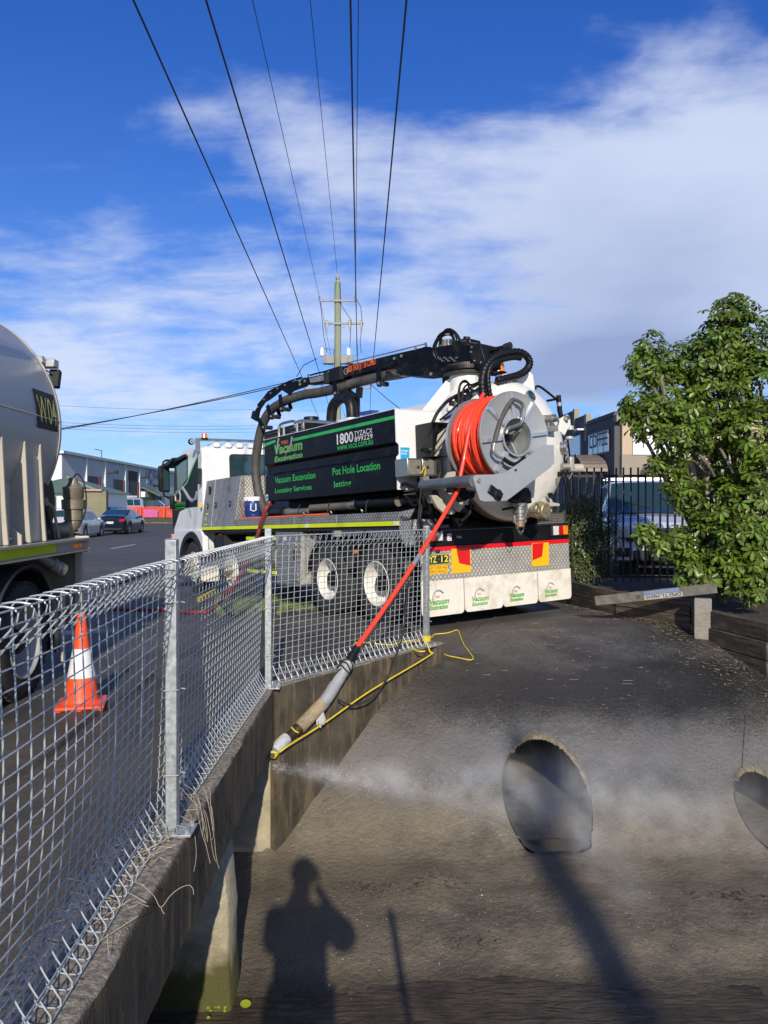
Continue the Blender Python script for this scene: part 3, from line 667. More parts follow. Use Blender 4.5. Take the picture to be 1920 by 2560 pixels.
lead([(-.80, -.2, 10.9), (-.72, -.2, 10.4), (-.60, -.25, 9.2), (-.46, -.24, 8.5)]); lead([(.82, -.2, 10.9), (1.05, -.25, 10.5), (1.12, -.3, 9.7), (1.02, -.25, 9.0), (1.06, -.24, 8.45)])
lead([(.1, -.15, 11.6), (.18, -.2, 10.6), (.62, -.25, 9.9), (.55, -.25, 8.45)]); lead([(-.46, -.2, 8.0), (-.30, -.25, 7.9), (-.12, -.3, 8.6), (-.67, -.34, 8.65)])
lead([(1.06, -.2, 8.0), (.9, -.25, 7.8), (.5, -.3, 8.2), (.51, -.34, 8.66)]); lead([(.55, -.2, 7.95), (.4, -.3, 7.75), (.2, -.2, 7.6)]); lead([(-.9, -.3, 8.2), (-1.5, -.3, 7.9), (-1.8, -.3, 7.4)], .02)
def wire(a, b_, r=.008, sag=.0, label='', grp='power lines overhead', n=24):
    a = V(a); b_ = V(b_); pts = [a.lerp(b_, t) - V((0, 0, sag * 4 * t * (1 - t))) for t in [i / n for i in range(n + 1)]]
    o = B().tube([p - a for p in pts], r, 5).build('power_line', wirem, fix=False); o.location = a
    return tag(o, label, 'power line', grp)
zl = EYE.z + 5.5; zh = 11.3
D0 = -14.0
specs = [(-2.46, zl, .013, 'thick power line, leftmost of the seven running overhead to the pole'), (-1.67, zl, .013, 'thick power line, second from the left overhead'),
         (-.10, zl, .013, 'thick power line running overhead almost straight down to the boom'), (.51, zl, .013, 'thick power line, rightmost of the seven overhead')]
for x, z, r, lab in specs:
    X = lambda Y: x + VPX * Y
    wire((X(D0), D0, z), (X(PY), PY - .2, z), r, .0, lab)
    if x == -.10 or x == .51: pass
for dx, h, lab in ((-2.22, EYE.z + 9.35, 'thin power line to the left end of the top crossarm'), (-1.0, EYE.z + 10.1, 'thin power line ending at the tip of the pole'), (.23, EYE.z + 9.35, 'thin power line to the right end of the top crossarm')):
    xs = {-2.22: PX - .80, -1.0: PX, .23: PX + .80}[dx]
    wire((dx - VPX * 14, D0, h), (xs, PY - .2, {-2.22: 10.98, -1.0: 12.0, .23: 10.98}[dx]), .0085, 0.0, lab)
e2 = pole((VPX * 75 - 1.0 + .2, 78, 0), 11.4, 'far power pole glimpsed through the gap under the boom', 7.1, False)
e2['group'] = 'power poles along the road'
for k, x in enumerate((-1.46, -.67, .9, 1.5)):
    wire((PX + x, PY, 7.1), (VPX * 75 - .8 + x, 78, 7.3), .012, .5, ('left outer', 'left inner', 'right inner', 'right outer')[k] + ' low power line running on from the tall pole to the far pole', 'power lines beyond the tall pole')
for k, x in enumerate((-.8, .8)):
    wire((PX + x, PY, 11.0), (VPX * 75 - .8 + x, 78, 10.7), .010, .5, ('left', 'right')[k] + ' high power line running on from the tall pole to the far pole', 'power lines beyond the tall pole')
for k in (0, .12):  # upper and lower cable
    a = atY(120, 1076 + k * 30, 38); wire(a, (PX - 1.4, PY - .2, 7.25 + k), .022, .12, ('upper', 'lower')[k > 0] and ('lower' if k == 0 else 'upper') + ' cable of the pair rising from behind the tanker to the pole', 'service cable pair')
wire((PX + 1.4, PY, 7.2), atY(1010, 1029, 30), .016, .05, 'service cable dropping to the right from the pole behind the tank box', None)
for k, (ya, yb) in enumerate(((1062, 1092), (1069, 1100), (1077, 1108), (1020, 1052))):
    wire(atY(150, ya - 6, 120), atY(640, yb - 38 + 10, 120), .022, .3, ('third', 'second lowest', 'lowest', 'highest')[k] + ' of the thin distant wires low in the sky above the warehouse', 'distant wires above the warehouse')
# ------------------------------------------------------------ the vacuum truck (local axes: across, along towards the cab, up)
truck = empty('vacuum_truck', mat=TM, label='white and black vacuum excavation truck parked askew, red hose reel on its rear', cat='truck')
def X(b, name, mat, par=truck, **k): return b.build(name, mat, par, **k)
Wd = 2.5
SX = (0, -1, 0); RX = (1, 0, 0); UPV = (0, 0, 1)
def sp_(pts, w): return [TL(px, py, 'w', w) for px, py in pts]
def rp_(pts, s): return [TL(px, py, 's', s) for px, py in pts]
def plateW(pts, w, th, name, mat, par=truck, **k): return X(B().prism(sp_(pts, w), (th, 0, 0)), name, mat, par, smooth=False, **k)
def plateS(pts, s, th, name, mat, par=truck, **k): return X(B().prism(rp_(pts, s), (0, th, 0)), name, mat, par, smooth=False, **k)
def ttext(s, mat, side, bl, br, tl, name='lettering', par=truck, val=0.0, **k):
    """lettering fitted to three corners seen in the picture, lying on a side (w) or rear (s) face"""
    a = TL(*bl, side, val); b = TL(*br, side, val); c = TL(*tl, side, val)
    return text(s, mat, par, name, a, SX if side == 'w' else RX, UPV, (b - a).length, max(.004, c.z - a.z), **k)

# chassis, deck
b = B(); b.box(.80, 1.02, .15, 8.3, .78, 1.06); b.box(1.48, 1.70, .15, 8.3, .78, 1.06)
for s in (.3, 1.6, 2.9, 4.6, 6.4): b.box(1.02, 1.48, s, s + .1, .82, 1.02)
X(b, 'chassis_rail', blackp)
X(B().box(.02, 2.48, .43, 6.95, 1.30, 1.358), 'deck_frame', blackm, smooth=False)
X(B().box(.03, 2.47, .43, 6.93, 1.36, 1.50), 'deck', blackm, smooth=False)
X(B().box(0, .03, .41, 5.40, 1.41, 1.520), 'side_band', chkd, smooth=False)
X(B().box(2.47, 2.5, .41, 6.9, 1.41, 1.520), 'side_band', chkd, smooth=False)
X(B().box(-.004, .028, .41, 6.98, 1.352, 1.407), 'yellow_strip', yellowfl, smooth=False)
X(B().box(-.006, -.004, .43, .52, 1.355, 1.403), 'tape_label', whitev, smooth=False); X(B().box(-.006, -.004, 2.72, 2.80, 1.355, 1.403), 'tape_label', whitev, smooth=False)
for s in (3.15, 1.9): X(B().box(-.002, .0, s, s + .004, 1.41, 1.52), 'panel_seam', pm('seam', (.5, .5, .48), .5) if 'seam' not in MATS else MATS['seam'], smooth=False)
plateW([(998, 1280), (1034, 1272), (1020, 1300), (998, 1302)], .0, .02, 'corner_plate', chk)
X(B().prism([(0, .41, 1.40), (0, .41, 1.26), (0, .30, 1.10), (0, .10, 1.12), (0, .12, 1.42)], (.35, 0, 0)), 'rear_wing_plate', chk, smooth=False)
X(B().tube([(.04, 5.3, 1.535), (.045, 4, 1.532), (.04, 2.2, 1.535)], .016, 8), 'orange_conduit', orange)
# wheels
def tyre(R, w0, w1, r_in, name='tyre', lugs=True):
    e = (w1 - w0); b = B()
    pr = [(r_in, 0), (r_in + .03, -.012 * 0), (R - .10, -.005), (R - .045, .006), (R - .012, .03), (R, .06), (R, e * .30), (R - .012, e * .30 + .002), (R - .012, e * .34), (R, e * .34 + .002), (R, e * .64), (R - .012, e * .64 + .002), (R - .012, e * .68), (R, e * .68 + .002), (R, e - .06), (R - .012, e - .03), (R - .045, e - .006), (R - .10, e + .005), (r_in, e)]
    b.lathe(pr, (0, 0, 0), (1, 0, 0), 48)
    if lugs:
        for k in range(48):
            a = 2 * PI * k / 48; c, s_ = math.cos(a), math.sin(a)
            for x0, x1 in ((.012, .05), (e - .05, e - .012)):
                b.obox(((x0 + x1) / 2, c * (R - .012), s_ * (R - .012)), ((1, 0, 0), (0, c, s_), (0, -s_, c)), ((x1 - x0) / 2, .012, .018))
    return b
def wheel(s, kind, w0=.05):
    e = empty('wheel'); e.parent = truck; e.location = (w0, s, .61 if kind == 'rear' else .63)
    R = .50; tyre(R, 0, .27, .29).build('tyre', rubber, e)
    if kind == 'rear':
        b = B(); b.lathe([(.295, -.006), (.285, -.012), (.275, .0), (.262, .03), (.256, .09), (.235, .15), (.215, .165), (.11, .17), (.10, .18), (.02, .18)], (0, 0, 0), (1, 0, 0), 40); b.build('rim', whwheel, e)
        h = B(); h.lathe([(.115, .17), (.105, .08), (.10, .045), (.07, .03), (.001, .03)], (0, 0, 0), (1, 0, 0), 24); h.build('hub', blackp, e)
        for k in range(10):
            a = 2 * PI * k / 10; B().cyl((.17, .165 * math.cos(a), .165 * math.sin(a)), (.135, .165 * math.cos(a), .165 * math.sin(a)), .016, n=6).build('wheel_nut', alloy, e, smooth=False)
        for k in range(5):
            a = 2 * PI * k / 5 + .3; B().cyl((.164, .225 * math.cos(a), .225 * math.sin(a)), (.160, .225 * math.cos(a), .225 * math.sin(a)), .026, n=14).build('rim_hole', blackm, e)
        t2 = tyre(R, 0, .27, .29).build('inner_tyre', rubber, e); t2.location = (.33, 0, 0)
        B().lathe([(.24, .28), (.24, .60)], (0, 0, 0), (1, 0, 0), 24).build('brake_drum', blackp, e)
    else:
        b = B(); b.lathe([(.295, -.006), (.285, -.014), (.272, .0), (.262, .02), (.235, -.01), (.20, -.035), (.15, -.045), (.12, -.03), (.115, -.03)], (0, 0, 0), (1, 0, 0), 40); b.build('rim', whwheel, e)
        h = B(); h.lathe([(.115, -.03), (.11, -.09), (.09, -.11), (.045, -.115), (.04, -.13), (.001, -.13)], (0, 0, 0), (1, 0, 0), 24); h.build('hub', alloy, e)
        B().cyl((-.130, 0, 0), (-.140, 0, 0), .028, n=12).build('hub_cap', redlens, e)
        for k in range(10):
            a = 2 * PI * k / 10; c, s_ = math.cos(a), math.sin(a)
            B().cyl((-.045, .165 * c, .165 * s_), (-.085, .165 * c, .165 * s_), .019, .012, n=8).build('nut_indicator', ylwplastic, e)
        for k in range(10):
            a = 2 * PI * (k + .5) / 10; B().cyl((-.010, .235 * math.cos(a), .235 * math.sin(a)), (-.014, .235 * math.cos(a), .235 * math.sin(a)), .020, n=12).build('rim_hole', blackm, e)
        B().box(.27, .60, -.06, .06, -.06, .06).build('axle', blackp, e)
    return e
whwheel = pm('white_wheel_paint', (.70, .68, .62), .4, 0, .05, 4, dirt=(.45, .36, .24), da=.28, ds=6)
ylwplastic = pm('yellow_plastic', (.70, .50, .03), .5, 0, .1)
wr_ = wheel(1.03, 'rear'); wf_ = wheel(5.70, 'front')
for w_, s, rw in ((wr_, 2.29, 0), (wf_, 7.60, 0), (wr_, 1.03, 1), (wr_, 2.29, 1), (wf_, 5.7, 1), (wf_, 7.6, 1)):
    c = copy_tree(w_, truck); c.location = (.05 if not rw else 2.45, s, w_.location.z)
    if rw: c.rotation_euler = (0, 0, PI)
for s in (1.03, 2.29, 5.7, 7.6): X(B().tube([(.35, s, .61), (2.15, s, .61)], .09, 10), 'axle', blackp)
# mudguards over the rear wheels, brake gear, underside
for s in (1.03, 2.29):
    b = B(); n = 16
    for i in range(n + 1):
        a = .22 + (PI - .44) * i / n; y = s + .60 * math.cos(a); z = .61 + .60 * math.sin(a); b.v += [(.05, y, z), (.66, y, z)]
    b.f = [(2 * i, 2 * i + 1, 2 * i + 3, 2 * i + 2) for i in range(n)]
    o = X(b, 'mudguard', blackp); md = o.modifiers.new('thick', 'SOLIDIFY'); md.thickness = .012
X(B().lathe([(.10, 0), (.13, .02), (.13, .2), (.10, .22), (.001, .22)], (.45, 1.65, .92), (0, 0, 1), 18), 'brake_chamber', blackp)
X(B().obox((.30, 1.66, 1.16), ((1, 0, 0), (0, 1, .5), (0, -.5, 1)), (.05, .07, .10)), 'blue_canister', plas_blue, bevel=.01)
for y in (1.55, 1.77): X(B().cyl((.22, y, 1.0), (.20, y, 1.0), .03, n=12), 'side_lamp', amber)
for k in range(4): X(B().tube([(.28 + .03 * k, 1.62 + .04 * k, 1.3), (.22, 1.68, 1.1 - .05 * k), (.3, 1.6 + .05 * k, .85), (.34, 1.70, .6)], .010, 6), 'air_line', blackp if k % 2 else darkred)
# side boxes under the deck
ub = empty('side_locker'); ub.parent = truck
B().prism([(.0, 3.80, .50), (0, 3.80, 1.29), (0, 2.99, 1.29), (0, 3.03, .50)], (.55, 0, 0)).build('locker_body', chkd, ub, smooth=False)
B().box(-.012, -.001, 3.08, 3.74, .55, 1.26).build('locker_door', chkd, ub, smooth=False)
B().box(-.03, -.012, 3.12, 3.16, .86, 1.02).build('latch', blackp, ub, bevel=.006); B().box(-.036, -.03, 3.13, 3.15, .90, .98).build('latch_paddle', chrome, ub, smooth=False)
B().box(-.016, -.012, 3.42, 3.50, 1.16, 1.22).build('sticker', whitev, ub, smooth=False)
B().prism([(.02, 2.985, 1.29), (.36, 2.72, 1.16), (.34, 2.80, .95), (.28, 2.9, .78), (.33, 2.86, .52), (.02, 3.02, .51)], (0, .012, 0)).build('locker_side_plate', steel, ub, smooth=False)
B().box(-.01, .4, 2.98, 3.82, .47, .50).build('locker_sill', steel, ub, smooth=False)
tk = empty('fuel_tank'); tk.parent = truck
B().lathe([(.001, 0), (.24, 0), (.27, .03), (.27, .95), (.24, .98), (.001, .98)], (.32, 3.95, .88), (0, 1, 0), 28).build('tank_body', pm('dull_tank_paint', (.24, .22, .17), .5, .3, .15, 6, dirt=(.12, .10, .07), da=.4), tk)
for y in (4.15, 4.45, 4.75): B().lathe([(.275, 0), (.278, .0), (.278, .05), (.275, .05)], (.32, y, .88), (0, 1, 0), 28).build('tank_strap', steel, tk)
for z in (1.17, .62): B().box(.03, .06, 3.9, 5.0, z, z + .05).build('yellow_band', yellowfl, tk, smooth=False)
mf = plateS([(503, 1415), (547, 1414), (549, 1448), (545, 1452), (507, 1455), (503, 1449)], 6.95, .01, 'mudflap', mudw)
fl = X(B().tube([(.18, 6.55, 1.25), (.15, 6.5, 1.15), (.15, 6.45, .9), (.3, 6.4, .75)], [.10, .11, .11, .05], 12), 'intake_duct', blackp)
X(B().box(.05, .5, 6.0, 6.45, .95, 1.25), 'battery_box', blackm, bevel=.01); X(B().ball((.12, 6.35, 1.23), .05, 10), 'side_lamp', amber)

# ---- rear valance, lights, markings, mudflaps
X(B().box(0, Wd, 0, .012, .684, 1.03), 'rear_panel', chk, smooth=False)
X(B().box(-.001, Wd + .001, -.004, .010, 1.031, 1.083), 'red_strip', redtape, smooth=False)
X(B().box(0.0, Wd + .01, .015, .12, 1.085, 1.27), 'rear_beam', blackp, bevel=.008)
X(B().box(-.0, Wd + .01, -.01, .30, 1.275, 1.30), 'rear_sill', blackp, bevel=.005)
X(B().box(.06, .9, .3, .43, 1.30, 1.34), 'rear_step', chkd, smooth=False)
def lamp(px0, px1, py0, py1, flip):
    e = empty('tail_light'); e.parent = truck; a = TL(px0, py1, 's', .0); b_ = TL(px1, py0, 's', .0); e.location = a
    W_ = b_.x - a.x; H_ = .12; B().box(-.02, W_ + .02, -.012, .02, -.015, H_ + .015).build('housing', blackm, e, bevel=.006)
    c = [(0, .36, clearlens), (.36, .68, redlens), (.68, 1.0, amber)]
    if flip: c = [(0, .30, amber), (.30, .66, redlens), (.66, 1.0, clearlens)]
    for f0, f1, m in c: B().box(W_ * f0 + .002, W_ * f1 - .002, -.030, -.008, 0, H_).build('lens', m, e, bevel=.006)
lamp(1381, 1416, 1320, 1338, False); lamp(1061, 1104, 1337, 1354, True)
bb = empty('notice_plate'); bb.parent = truck
a = TL(1119, 1352, 's', .0); bb.location = a
B().box(0, .058, -.004, .014, 0, .085).build('plate_face', whitev, bb, smooth=False)
for k, mt_ in enumerate((blackm, redtape, redtape)): B().box(.010, .048, -.0055, -.0045, .062 - k * .024, .072 - k * .024).build('print_line', mt_, bb, smooth=False)
for k, (x, y) in enumerate(((1142, 1342), (1146, 1343), (1149, 1342), (1152, 1343))):
    q = TL(x, y, 's', .012); X(B().box(q.x, q.x + .008, .009, .013, q.z - .012, q.z + .012), 'paint_chip', whitev, smooth=False)
# number plate
plg = pm('plate_green', (.01, .13, .06), .5, 0, .05); ylt = pm('plate_yellow', (.85, .72, .06), .5, 0, .03)
np_ = empty('number_plate'); np_.parent = truck; a = TL(1123, 1410, 's', 0); W_ = .372; np_.location = (a.x - W_, 0, a.z); H_ = .125
B().box(0, W_, -.010, -.002, 0, H_).build('plate_face', blackm, np_, bevel=.003)
fr = B(); fr.box(.004, W_ - .004, -.0125, -.0105, .003, .008); fr.box(.004, W_ - .004, -.0125, -.0105, H_ - .008, H_ - .003); fr.box(.004, .009, -.0125, -.0105, .008, H_ - .008); fr.box(W_ - .009, W_ - .004, -.0125, -.0105, .008, H_ - .008)
fr.build('plate_border', ylt, np_, smooth=False); B().box(.012, W_ - .012, -.0120, -.0103, .010, .020).build('green_line', plg, np_, smooth=False)
text('TYZ', ylt, np_, 'lettering', (.018, -.010, .030), RX, UPV, .155, .078, bold=.012); text('12', ylt, np_, 'lettering', (.245, -.010, .030), RX, UPV, .105, .078, bold=.012)
B().prism([(.188, -.0125, .058), (.228, -.0125, .058), (.228, -.0125, .068), (.216, -.0125, .078), (.200, -.0125, .074), (.188, -.0125, .068)], (0, .002, 0)).build('map_symbol', plg, np_, smooth=False)
X(B().ball((TL(1093, 1378, 's', 0).x, -.01, TL(1093, 1378, 's', 0).z), .04, 12, sy=.5, sz=.55), 'plate_lamp', blackm)
ys = empty('warning_sign'); ys.parent = truck; a = TL(1119, 1432, 's', 0); ys.location = (a.x - .36, 0, a.z - .002)
B().box(0, .36, -.006, -.001, 0, .10).build('sign_face', yellow, ys, smooth=False)
text('DO NOT OVERTAKE', blackm, ys, 'lettering', (.010, -.006, .055), RX, UPV, .34, .034, off=.001); text('TURNING VEHICLE.', blackm, ys, 'lettering', (.010, -.006, .012), RX, UPV, .34, .034, off=.001)
for base_, red in (([(1128, 1372), (1176, 1371), (1177, 1430), (1129, 1434)], [(1141, 1373), (1174.5, 1371.5), (1176, 1414), (1148, 1408)]),
                   ([(1329, 1358), (1371, 1356), (1372, 1413), (1330.5, 1416)], [(1331, 1359), (1359, 1357), (1355, 1391), (1331.5, 1401)])):
    e = empty('rear_marker_plate'); e.parent = truck
    plateS(base_, -.001, -.006, 'plate_face', yellow, e); plateS(red, -.0085, -.001, 'red_field', redrefl, e)
# mudflaps
edges = [1054, 1160, 1256, 1344.5, 1428.5]; ux = [TL(x, 1480, 's', 0).x for x in edges]; ux[0] = -.01; ux[4] = 2.515
def logo(e, ox, oz, W_, ny, small=False):
    """hose arc over two lines of green lettering with a gold edge"""
    H_ = W_ * .25
    k = 16; pts = [(ox + W_ * (.16 + .56 * (1 - math.cos(PI * .62 * i / k)) / 1.37), ny - .004, oz + W_ * (.30 + .46 * math.sin(PI * .75 * i / k))) for i in range(k + 1)]
    B().tube(pts, [W_ * .022 + .002] * (k + 1), 6).build('logo_hose', greyv, e)
    text('TYZAC', orange, e, 'lettering', (ox + W_ * .30, ny, oz + W_ * .46), RX, UPV, W_ * .24, W_ * .09, off=.002, bold=.02)
    for s, x0, w_, z0, h_ in (('Vacuum', .02, .98, .20, .23), ('Excavation', .0, .93, .0, .17)):
        text(s, gold, e, 'lettering', (ox + W_ * x0 - .002, ny, oz + W_ * z0 - .002), RX, UPV, W_ * w_ + .004, W_ * h_ + .004, off=.0022, bold=.020, shear=.25)
        text(s, green, e, 'lettering', (ox + W_ * x0, ny, oz + W_ * z0), RX, UPV, W_ * w_, W_ * h_, off=.0034, bold=.025, shear=.25)
lg = [((1079, 1525), 50), ((1185, 1515), 46), ((1280, 1503), 41), ((1366, 1492), 40)]
for k in range(4):
    x0, x1 = ux[k] + .004, ux[k + 1] - .004; z0 = .262 + .006 * k; z1 = .684; r = .055; pts = [(x0, 0, z1), (x0, 0, z0 + r)]
    pts += [(x0 + r - r * math.cos(a), 0, z0 + r - r * math.sin(a)) for a in (.3, .7, 1.1, 1.4)] + [(x1 - r + r * math.sin(a), 0, z0 + r - r * math.cos(a)) for a in (.15, .5, .9, 1.3)] + [(x1, 0, z0 + r), (x1, 0, z1)]
    fl = X(B().prism([(x, -.003 - .006 * (k % 2), z) for x, y, z in pts], (0, .010, 0)), 'mudflap', mudw, smooth=False)
    q = TL(*lg[k][0], 's', -.01); logo(fl, q.x - .03, q.z, lg[k][1] * 9.6 / FPX / .83 * 1.0, -.010)
for k in range(22): X(B().cyl((.06 + k * .113, -.003, .70), (.06 + k * .113, .0, .70), .008, n=8), 'rivet', alloy)

# ---- black side panel of the water box with its lettering
bx0, bx1 = .415, 4.11
prof = [(0, 2.772), (0, 2.372), (.040, 2.335), (.040, 2.225), (.0, 2.19), (-.004, 1.79), (.30, 1.785), (.92, 1.785), (.92, 2.772)]
X(B().prism([(w_, bx0 + .012, u) for w_, u in prof], (0, bx1 - bx0 - .012, 0)), 'water_box', navy, smooth=False, bevel=.006)
X(B().prism([(w_ + (.002 if w_ < .5 else 0), bx0, u - (.002 if u > 2.5 else 0)) for w_, u in prof], (0, .011, 0)), 'box_rear_face', white, smooth=False)
X(B().box(-.003, .92, bx0, bx1, 2.773, 2.781), 'box_top_edge', white, smooth=False)
X(B().box(-.008, -.003, bx1 - .0, bx1 + .02, 1.9, 2.77), 'box_front_trim', blackm, smooth=False)
def gs(x0, x1): # green stripe pieces
    a = TL(x0, 0, 'w', 0); 
for (xa, ya0, ya1, xb, yb0, yb1) in ((661, 1117, 1109, 689, 1106, 1099), (733, 1103.5, 1096, 986, 1047, 1038.5)):
    plateW([(xa, ya0), (xa, ya1), (xb, yb1), (xb, yb0)], -.0005, -.001, 'green_stripe', green)
ttext('1800', whitev, 'w', (843, 1112.5), (884, 1106), (843, 1086), bold=.018)
ttext('TYZACX', whitev, 'w', (886, 1091.5), (931.5, 1081), (886, 1079), bold=.0)
ttext('899229', whitev, 'w', (887, 1105), (932, 1095), (887, 1092.6), bold=.0)
ttext('www.vacx.com.au', green, 'w', (843, 1127), (933, 1110), (843, 1116), bold=.012)
ttext('Vacuum Excavation', green, 'w', (688, 1209), (789.5, 1196), (688, 1193), bold=.020)
ttext('Locating Services', green, 'w', (688.5, 1237), (779.5, 1223), (688.5, 1221), bold=.020)
ttext('Pot Hole Location', green, 'w', (832, 1189), (951, 1172), (832, 1170), bold=.020)
ttext('Jetting', green, 'w', (833.5, 1223), (878.5, 1217), (833.5, 1204), bold=.020)
ttext('TYZAC', orange, 'w', (703, 1112), (721, 1108), (703, 1103.5), bold=.03)
for m_, d in ((gold, .035), (green, .012)):
    ttext('Vacuum', m_, 'w', (686.5, 1138), (757, 1124), (686.5, 1113), bold=d, shear=.12, off=.003 if m_ is gold else .0045)
    ttext('Excavation', m_, 'w', (687, 1156), (757, 1143.5), (687, 1142), bold=d, shear=.12, off=.003 if m_ is gold else .0045)
for pts in ([(697, 1096), (695, 1106), (692.5, 1121), (690, 1134)], [(730.5, 1092), (728, 1108), (718, 1130), (712, 1141)]):
    X(B().tube(sp_(pts, -.004), [.016, .014, .008, .004], 6), 'logo_hose', greyv)
plateW([(665, 1252), (670, 1251), (670, 1236), (665, 1237)], -.005, -.001, 'sticker', whitev); plateW([(666, 1249), (669, 1248.5), (669, 1240), (666, 1240.5)], -.0065, -.0005, 'sticker_print', plas_blue)
# stickers on the rear face of the box
ltb = pm('light_blue_sticker', (.02, .33, .62), .4, 0, .03)
plateS([(1001, 1118), (1024, 1119), (1023, 1146), (1015, 1151), (1001, 1150.5)], bx0 - .001, -.001, 'sticker', ltb)
plateS([(1001, 1151), (1015, 1151.5), (1023, 1147), (1022.5, 1159), (1001.5, 1160)], bx0 - .001, -.001, 'sticker', whitev)
ttext('POTABLE', whitev, 's', (1003, 1129), (1021, 1129.5), (1003, 1125), val=bx0 - .002, off=.001, bold=.02); ttext('WATER', whitev, 's', (1003, 1136), (1017, 1136), (1003, 1132), val=bx0 - .002, off=.001, bold=.02)
plateS([(1005, 1169), (1020, 1170), (1020, 1178), (1005, 1178)], bx0 - .001, -.001, 'sticker', yellow)
plateS([(1006, 1179), (1020, 1179), (1020, 1199), (1007, 1199)], bx0 - .001, -.001, 'sticker', whitev); plateS([(1007, 1179.5), (1019, 1179.5), (1019, 1184), (1007, 1184)], bx0 - .0022, -.0006, 'sticker_print', redtape)
X(B().tube([TL(1004, 1212, 's', .36), TL(1012, 1209, 's', .30), TL(1030, 1215, 's', .2), TL(1056, 1222, 's', .1)], .022, 10), 'overflow_hose', blackp)
for dy in (0, 9): X(B().tube([TL(1010, 1228 + dy, 's', .35), TL(1044, 1224 + dy, 's', .2)], .007, 6), 'control_rod', steel)
# stored tubes on the deck
X(B().lathe([(.070, 0), (.075, 0), (.075, .98), (.070, .98)], (.16, .62, 1.655), (0, 1, 0), 20), 'stored_tube', blackp)
X(B().lathe([(.001, .03), (.069, .03)], (.16, .62, 1.655), (0, 1, 0), 20), 'tube_bore', alloy)
pr = []
for k in range(60): pr += [(.058, k * .02), (.066, k * .02 + .006), (.066, k * .02 + .010), (.058, k * .02 + .016)]
X(B().lathe(pr, (.15, 1.66, 1.64), (0, 1, 0), 18), 'ribbed_hose', hoserub)
X(B().lathe([(.085, 0), (.085, .05), (.075, .06), (.075, .12)], (.155, 1.55, 1.65), (0, 1, 0), 20), 'hose_coupling', steel)
X(B().lathe([(.001, 0), (.05, 0), (.05, .55), (.07, .6), (.07, .75), (.06, .78), (.001, .78)], (.17, 2.95, 1.60), (0, 1, 0), 20), 'suction_nozzle', alloy)
X(B().lathe([(.001, .01), (.078, .0), (.082, .05), (.06, .07), (.06, .5)], (.15, 3.72, 1.60), (0, 1, 0), 20), 'end_cap', blackp)
for s in (1.2, 2.2, 3.1): X(B().tube([(.03, s, 1.53), (.06, s + .02, 1.66), (.16, s + .05, 1.76), (.28, s, 1.72)], .008, 5), 'lashing_strap', brope)
for s in (2.03, 2.83, 1.23): X(B().tube([(.0, s, 1.53), (-.005, s + .02, 1.55), (.0, s + .04, 1.575), (.02, s + .02, 1.55)], .005, 5, closed=True), 'lashing_ring', steel)
X(B().box(.35, 2.2, .6, 4.0, 1.50, 1.78), 'under_tank_frame', blackm, smooth=False)
X(B().tube([(.3, .9, 1.7), (.3, .5, 1.68), (.38, .2, 1.6)], .12, 12), 'dark_pipe', blackp)
# ---- locker on the deck behind the cab
lk = empty('deck_locker'); lk.parent = truck
pts = [(0, 7.0, 1.40), (.12, 6.95, 2.29), (.12, 5.30, 2.29), (0, 5.42, 1.40)]
B().prism([V(q) for q in pts], (.75, 0, 0)).build('locker_body', chkd, lk, smooth=False, bevel=.004)
def lkf(s, u, o=0): # point on the leaning outer face
    return V((.12 * (u - 1.40) / .89 - o, s, u))
for s in (6.50, 5.40):
    B().bar(lkf(s + (0 if s > 6 else .0), 1.42, .003), lkf(s - (.0 if s > 6 else .08), 2.28, .003), .012, .006, up=(1, 0, 0)).build('door_seam', cream, lk, smooth=False)
for s, u in ((6.76, 1.80), (6.36, 1.80), (5.70, 1.80)):
    q = lkf(s, u, .004); B().ball(q, .065, 16, sx=.22, sy=.55).build('latch', blackp, lk); B().ball(lkf(s, u, .016), .035, 10, sx=.2, sy=.5).build('latch_paddle', chrome, lk)
B().box(-.0 + .07, .09, 6.66, 6.74, 2.02, 2.17).build('recess', blackp, lk, smooth=False)
text('V6', yellowfl, lk, 'lettering', lkf(6.84, 1.52, .004), SX, UPV, .10, .09, bold=.02)
for u in (1.645, 1.46): B().tube([lkf(6.84, u, .005), lkf(6.79, u + (.02 if u > 1.5 else -.02), .005), lkf(6.74, u, .005)], .008, 5).build('yellow_arc', yellowfl, lk)
# open shelf with the water cooler
X(B().box(.15, 1.2, 5.26, 5.30, 1.85, 2.27), 'shelf_back', chk, smooth=False)
X(B().box(.05, 1.2, 4.75, 5.25, 1.50, 1.53), 'shelf', silver, smooth=False)
X(B().box(.45, 1.15, 4.95, 5.22, 1.53, 1.95), 'shelf_tray', silver, smooth=False)
ck = empty('water_cooler', label='blue and white round drink cooler strapped on the shelf behind the cab of the truck', cat='cooler')
ck.parent = None; ck.matrix_world = TM @ Matrix.Translation((.20, 5.05, 1.53))
B().lathe([(.001, 0), (.125, 0), (.14, .02), (.155, .28), (.15, .30), (.001, .30)], (0, 0, 0), (0, 0, 1), 28).build('cooler_body', pm('cooler_blue', (.012, .045, .22), .35, 0, .1, coat=.2), ck)
B().lathe([(.155, .30), (.165, .30), (.165, .355), (.15, .37), (.001, .372)], (0, 0, 0), (0, 0, 1), 28).build('lid', whitev, ck)
B().tube([(-.10, -.14, .25), (-.12, -.16, .14), (-.07, -.19, .12), (-.03, -.18, .14), (-.02, -.16, .25)], .010, 6).build('handle', whitev, ck)
for k in (0, 1): X(B().tube([(.03, 5.22 - .32 * k, 1.86), (.02, 5.15 - .2 * k, 1.75), (.03, 5.1 - .03 * k, 1.56)], .006, 5), 'bungee_cord', darkred)

